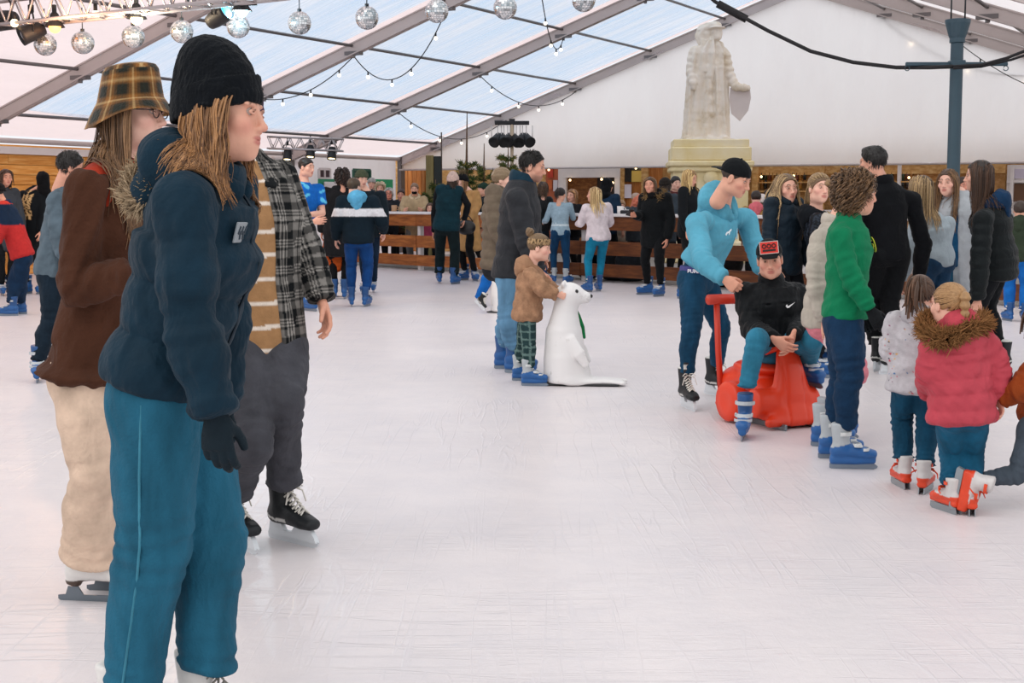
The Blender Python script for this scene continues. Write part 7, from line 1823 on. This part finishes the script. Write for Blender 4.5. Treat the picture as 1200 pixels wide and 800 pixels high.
kp = bgp('woman in black padded coat with black scarf holding a phone by the bar', feet=[(774, 347), (759, 345)], yaw=-28, crown=206, kind='f', wd=1.05, J=dict(head=(762, 217), elR=(752, 252), wrR=(745, 253, -.3), elL=(786, 258), wrL=(782, 280)), head=(-22, 0, 4), hair=dict(style='long', col='#4a3524', col2='#8a6a48', len=.26, wave=.006), hands=dict(R=('grip', (0, 0, 1), (-.8, -.5, .2))),
    top=dict(name='padded_coat', col='#0e1215', t=.045, hem=.22, quilt=(.14, .008), collar='hood', fur=dict(col='#8a7250', n=900, ln=.06, t=.02, r=.13)), legs=dict(col='#0f1215'), shoe=dict(kind='blue'), toe=(-40, -70),
    extra=lambda k, root: part('scarf', *sdf([Loft([(q, .045, .05) for q in ring_path(k, .085, 1., .02, .0, -180, 180, 21)], k=.02)], .014), fabric('#0a0b0e'), root, k))
bgp('woman with curly blonde hair in black jacket left of the blue hoodie', feet=[(812, 349), (800, 350)], yaw=55, crown=197, kind='f', J=dict(head=(808, 209)), head=(60, 18, 0), hair=dict(style='long', col='#8f6f42', col2='#d9bd84', len=.30, wave=.016, wl=.06, n=150, rad=.0085), top=dict(name='jacket', col='#0f1317', t=.035, hem=.10, collar='stand'), legs=dict(col='#101215'), shoe=dict(kind='blue'))
bgp('child in olive coat, white shirt and blue trousers at the far right edge', feet=[(1182, 376), (1200, 377)], yaw=160, H=1.40, kind='c', hair=dict(style='short', col='#3a2a20'), top=dict(name='coat', col='#2f3a2c', t=.04, hem=.06, collar='hood'), legs=dict(name='trousers', col='#1663b0', t=.025), shoe=dict(kind='blue'), toe=(190, 170))
# ------------------------------------------------------------------ spectators behind the bar
def spec(px, crown, off, label, yaw=0, hd=None, **kw):
    Y = fenceY(px) + off; H = at(px, crown, Y)[2]
    kw.setdefault('kind', 'f'); kw.setdefault('lift', .02); kw.setdefault('legs', dict(col='#1a1d22', t=.012))
    k = bgp(label, bx=(px, Y), yaw=yaw, H=min(H, 2.02), head=hd or (yaw, 6, 0), **kw)
    return k
lean = dict(L=(35, 12, 60, 20), R=(35, 12, 60, 20))
spec(436, 209, 2.2, 'person in light grey hat far behind the bar, left end', hair=dict(style='short', col='#6a6058'), hat=dict(kind='beanie', col='#a8a29c', h=.02), top=dict(name='coat', col='#3a3d42', t=.04, hem=.2, collar='stand'))
spec(446, 214, 1.5, 'person with fluffy fair hair behind the bar, left end', hair=dict(style='curly', col='#b3997a', col2='#e0cdb0', len=.10), top=dict(name='coat', col='#8a7f78', t=.04, hem=.2, collar='stand'))
spec(456, 220, 1.0, 'grey haired woman with glasses and flushed face leaning on the bar', arms=lean, skin='#d98f78', hair=dict(style='bob', col='#8f8a84', col2='#c9c4bc', len=.14), top=dict(name='jacket', col='#23262b', t=.04, hem=.15, collar='stand'), extra=lambda k, r: glasses(k, r))
spec(470, 222, 1.9, 'woman with short red brown hair in brown jacket leaning on the bar', arms=lean, skin='#dd9f88', hair=dict(style='short', col='#3f2218', col2='#6a3a28'), top=dict(name='jacket', col='#4a3428', t=.035, hem=.15, collar='stand'))
spec(486, 215, 1.05, 'man in beige trench coat with black face mask behind the bar', arms=lean, kind='m', hair=dict(style='short', col='#8a6a50', col2='#b59474'), top=dict(name='trench_coat', col='#b39a78', t=.045, hem=.35, collar='hood', hood='#cbb596'), legs=dict(col='#7d7f80', t=.02),
     extra=lambda k, r: part('face_mask', head_to_world(k, sdf([ball_((0, .062, -.062), (.056, .050, .042), k=0)], .008)[0]), sdf([ball_((0, .062, -.062), (.056, .050, .042), k=0)], .008)[1], fabric('#0d0e10'), r, k))
spec(504, 238, .95, 'small child in pink jacket at the bar beside the woman in the padded vest', kind='c', hair=dict(style='bob', col='#5a4030', len=.16), top=dict(name='jacket', col='#c9567a', t=.04, hem=.1, collar='hood'))
spec(567, 215, 1.0, 'person in dark green beanie and black coat looking left over the bar', yaw=-70, kind='m', hair=dict(style='short', col='#2a2018'), hat=dict(kind='beanie', col='#22392e', h=.02, cuff=.05), top=dict(name='coat', col='#121c20', t=.045, hem=.2, collar='stand'))
spec(671, 222, 1.0, 'fair haired person with black top facing the woman in the light blue grey top', yaw=-40, arms=lean, hair=dict(style='bob', col='#8a5f3c', col2='#b98a5c', len=.2), top=dict(name='top', col='#15171b', t=.03, hem=.1))
spec(711, 210, .9, 'man in black hood and blue jacket behind the bar', yaw=140, kind='m', hair=dict(style='short', col='#15110f'), hat=dict(kind='hoodup', col='#0d0f12'), top=dict(name='jacket', col='#1a3148', t=.04, hem=.1, collar='stand'))
spec(728, 235, 1.6, 'fair haired child behind the bar left of the bald man', kind='c', hair=dict(style='short', col='#a8825a', col2='#c9a880'), top=dict(name='jacket', col='#b3a08f', t=.04, hem=.1))
spec(745, 226, 1.0, 'bald man with flushed face and grey jacket resting on the bar', yaw=25, hd=(50, 12, 0), arms=lean, kind='m', skin='#d2785e', hair=dict(style='short', col='#b59a88', th=.002, hl=-.05, n=20), top=dict(name='jacket', col='#3c444b', t=.04, hem=.1, collar='stand'))
spec(779, 209, .9, 'person with dark knitted hat and grey coat behind the woman in the black padded coat', yaw=150, hair=dict(style='bob', col='#2a1f18', len=.14), hat=dict(kind='beanie', col='#26221f', h=.02), top=dict(name='coat', col='#39434c', t=.045, hem=.2, collar='hood'))
spec(791, 207, 1.8, 'man with short black hair behind the bar left of the curly blonde woman', yaw=20, kind='m', hair=dict(style='short', col='#15110f'), top=dict(name='jacket', col='#5a2f2f', t=.04, hem=.1, collar='stand'))
spec(886, 224, .8, 'child in leopard print coat and pink hood, right of the blue hoodie', kind='c', yaw=170, hair=dict(style='short', col='#2a1f18'), top=dict(name='coat', col='#a37c50', t=.045, hem=.15, collar='hood', hood='#d9707a', pat=pat_leopard('#a8824f', '#2a1c12', 60)))
spec(893, 229, 1.5, 'person with white woollen hat behind the leopard print coat', yaw=190, hair=dict(style='bob', col='#6a4a33', len=.14), hat=dict(kind='beanie', col='#d8d0cc', h=.03), top=dict(name='coat', col='#5a6a90', t=.045, hem=.2, collar='stand'))
spec(902, 222, 2.4, 'brown haired person far behind the fence between the blue hoodie and the blonde woman', yaw=180, hair=dict(style='bob', col='#4a2f24', len=.18), top=dict(name='coat', col='#3f4a5a', t=.045, hem=.2, collar='stand'))
spec(1127, 208, 1.2, 'person with pink scarf glimpsed behind the woman in the open grey coat', yaw=10, skin='#dd9a84', hair=dict(style='short', col='#3a2a22'), top=dict(name='coat', col='#8a6a60', t=.04, hem=.2, collar='stand'))
# ------------------------------------------------------------------ small things held or lying about
def blob(name, c, lofts, mat, label, cat, vox=.01, strap=None, group=None):
    V, F = sdf(lofts, vox); o = link(name, to_mesh(name, V, F), mat, None, Matrix.Translation([float(v) for v in c])); tag(o, label, cat, group)
    if strap: mb = MB(); mb.tube(strap, .010, 6); mb.build('strap', mat, o, True)
    return o
if not ONLY or 'bg' in ONLY:
    p = at(546, 266, kc.Y - .40); blob('handbag', p, [ball_((0, 0, 0), (.17, .09, .13), k=.02), ball_((0, 0, -.03), (.15, .10, .10), k=.03)], solid('#0f0f11', .3), 'round black leather handbag held by the woman in the camel coat', 'bag', .012, sag(A3(-.12, 0, .09), A3(.12, 0, .09), -.12, 9))
    p = at(390, 293, 20.6); blob('tote_bag', p, [Loft([((0, 0, -.26), .14, .07), ((0, 0, .10), .15, .06), ((0, 0, .2), .12, .03)], k=.03, disp=lambda P, s, a: .008 * np.sin(s * 30))], fabric('#b8521e', .7), 'orange brown cloth bag hanging beside the person in the long black coat', 'bag', .014, sag(A3(-.1, 0, .19), A3(.1, 0, .19), -.28, 9))
    w_ = kp.wrR; mb = MB(); mb.box((0, 0, 0), (.075, .010, .15), bev=.004); o = mb.build('phone', solid('#101114', .2), None, False, Matrix.Translation([float(v) for v in w_ + A3(-.09, -.05, .05)]) @ Matrix.Rotation(R(50), 4, 'X') @ Matrix.Rotation(R(20), 4, 'Y')); tag(o, 'dark phone in the hand of the woman in the black padded coat', 'phone')
    mb = MB(); mb.box((0, .0056, 0), (.068, .001, .14)); mb.build('screen', solid('#2a323c', .1), o)
def on_bar(px, off=.13):
    d = ray(px, 258); A = np.array([[d[0], -FDIR[0]], [d[1], -FDIR[1]]]); b = FA + FN * off; q, s = np.linalg.solve(A, (b - CAM)[:2]); p = b + FDIR * s; p[2] = 1.187; return p
mugm = None
for px, c, l in ((440, '#c9a37c', 'tan mug on the bar in front of the grey haired woman'), (447, '#b98a62', 'brown mug on the bar before the woman with red brown hair'), (462, '#b38a66', 'tan mug on the bar before the man in the trench coat'), (727, '#e4e2e0', 'white cup on the bar between the white jumper and the bald man')):
    mb = MB(); mb.lathe([(.045, 0), (.055, .01), (.058, .13), (.052, .13), (.048, .02), (.01, .015)], 14); o = mb.build('mug', solid(c, .4), None, True, Matrix.Translation([float(v) for v in on_bar(px, .08)])); tag(o, l, 'mug')
    mb = MB(); mb.tube([A3(.055, 0, .10), A3(.09, 0, .09), A3(.09, 0, .05), A3(.056, 0, .03)], .009, 6); mb.build('handle', solid(c, .4), o, True)
p = on_bar(733, .12); mb = MB(); mb.box((0, 0, .03), (.26, .16, .06), bev=.01); o = mb.build('till_box', solid('#1b1c22', .5), None, False, Matrix.Translation([float(v) for v in p]) @ Matrix.Rotation(math.atan2(FDIR[1], FDIR[0]), 4, 'Z')); tag(o, 'low dark box on the bar in front of the bald man', 'box')
mb = MB(); mb.box((0, 0, .065), (.22, .12, .01), bev=.003); mb.build('lid', solid('#d8d6d8', .5), o)
for i, (px, w_, c, l) in enumerate(((722, .34, '#23272c', 'dark grey rucksack behind the fence, left of the black padded coat'), (741, .30, '#2b3036', 'charcoal jacket bundle behind the fence, right of the dark grey rucksack'), (690, .22, '#14161a', 'black bag behind the fence beside the teal leggings'), (850, .3, '#1c1a1c', 'dark bag behind the fence right of the blue hoodie'))):
    b = on_bar(px, .55); b[2] = .36; blob('bag', b, [ball_((0, 0, 0), (w_, .16, .22), k=.03), ball_((w_ * .5, -.03, .10), (w_ * .5, .13, .16), k=.05), ball_((0, 0, -.25), (w_ * .9, .18, .12), k=.05)], fabric(c, .7, .3), l, 'bag', .02, sag(A3(-w_ * .5, -.1, .17), A3(w_ * .5, -.1, .17), -.1, 8))
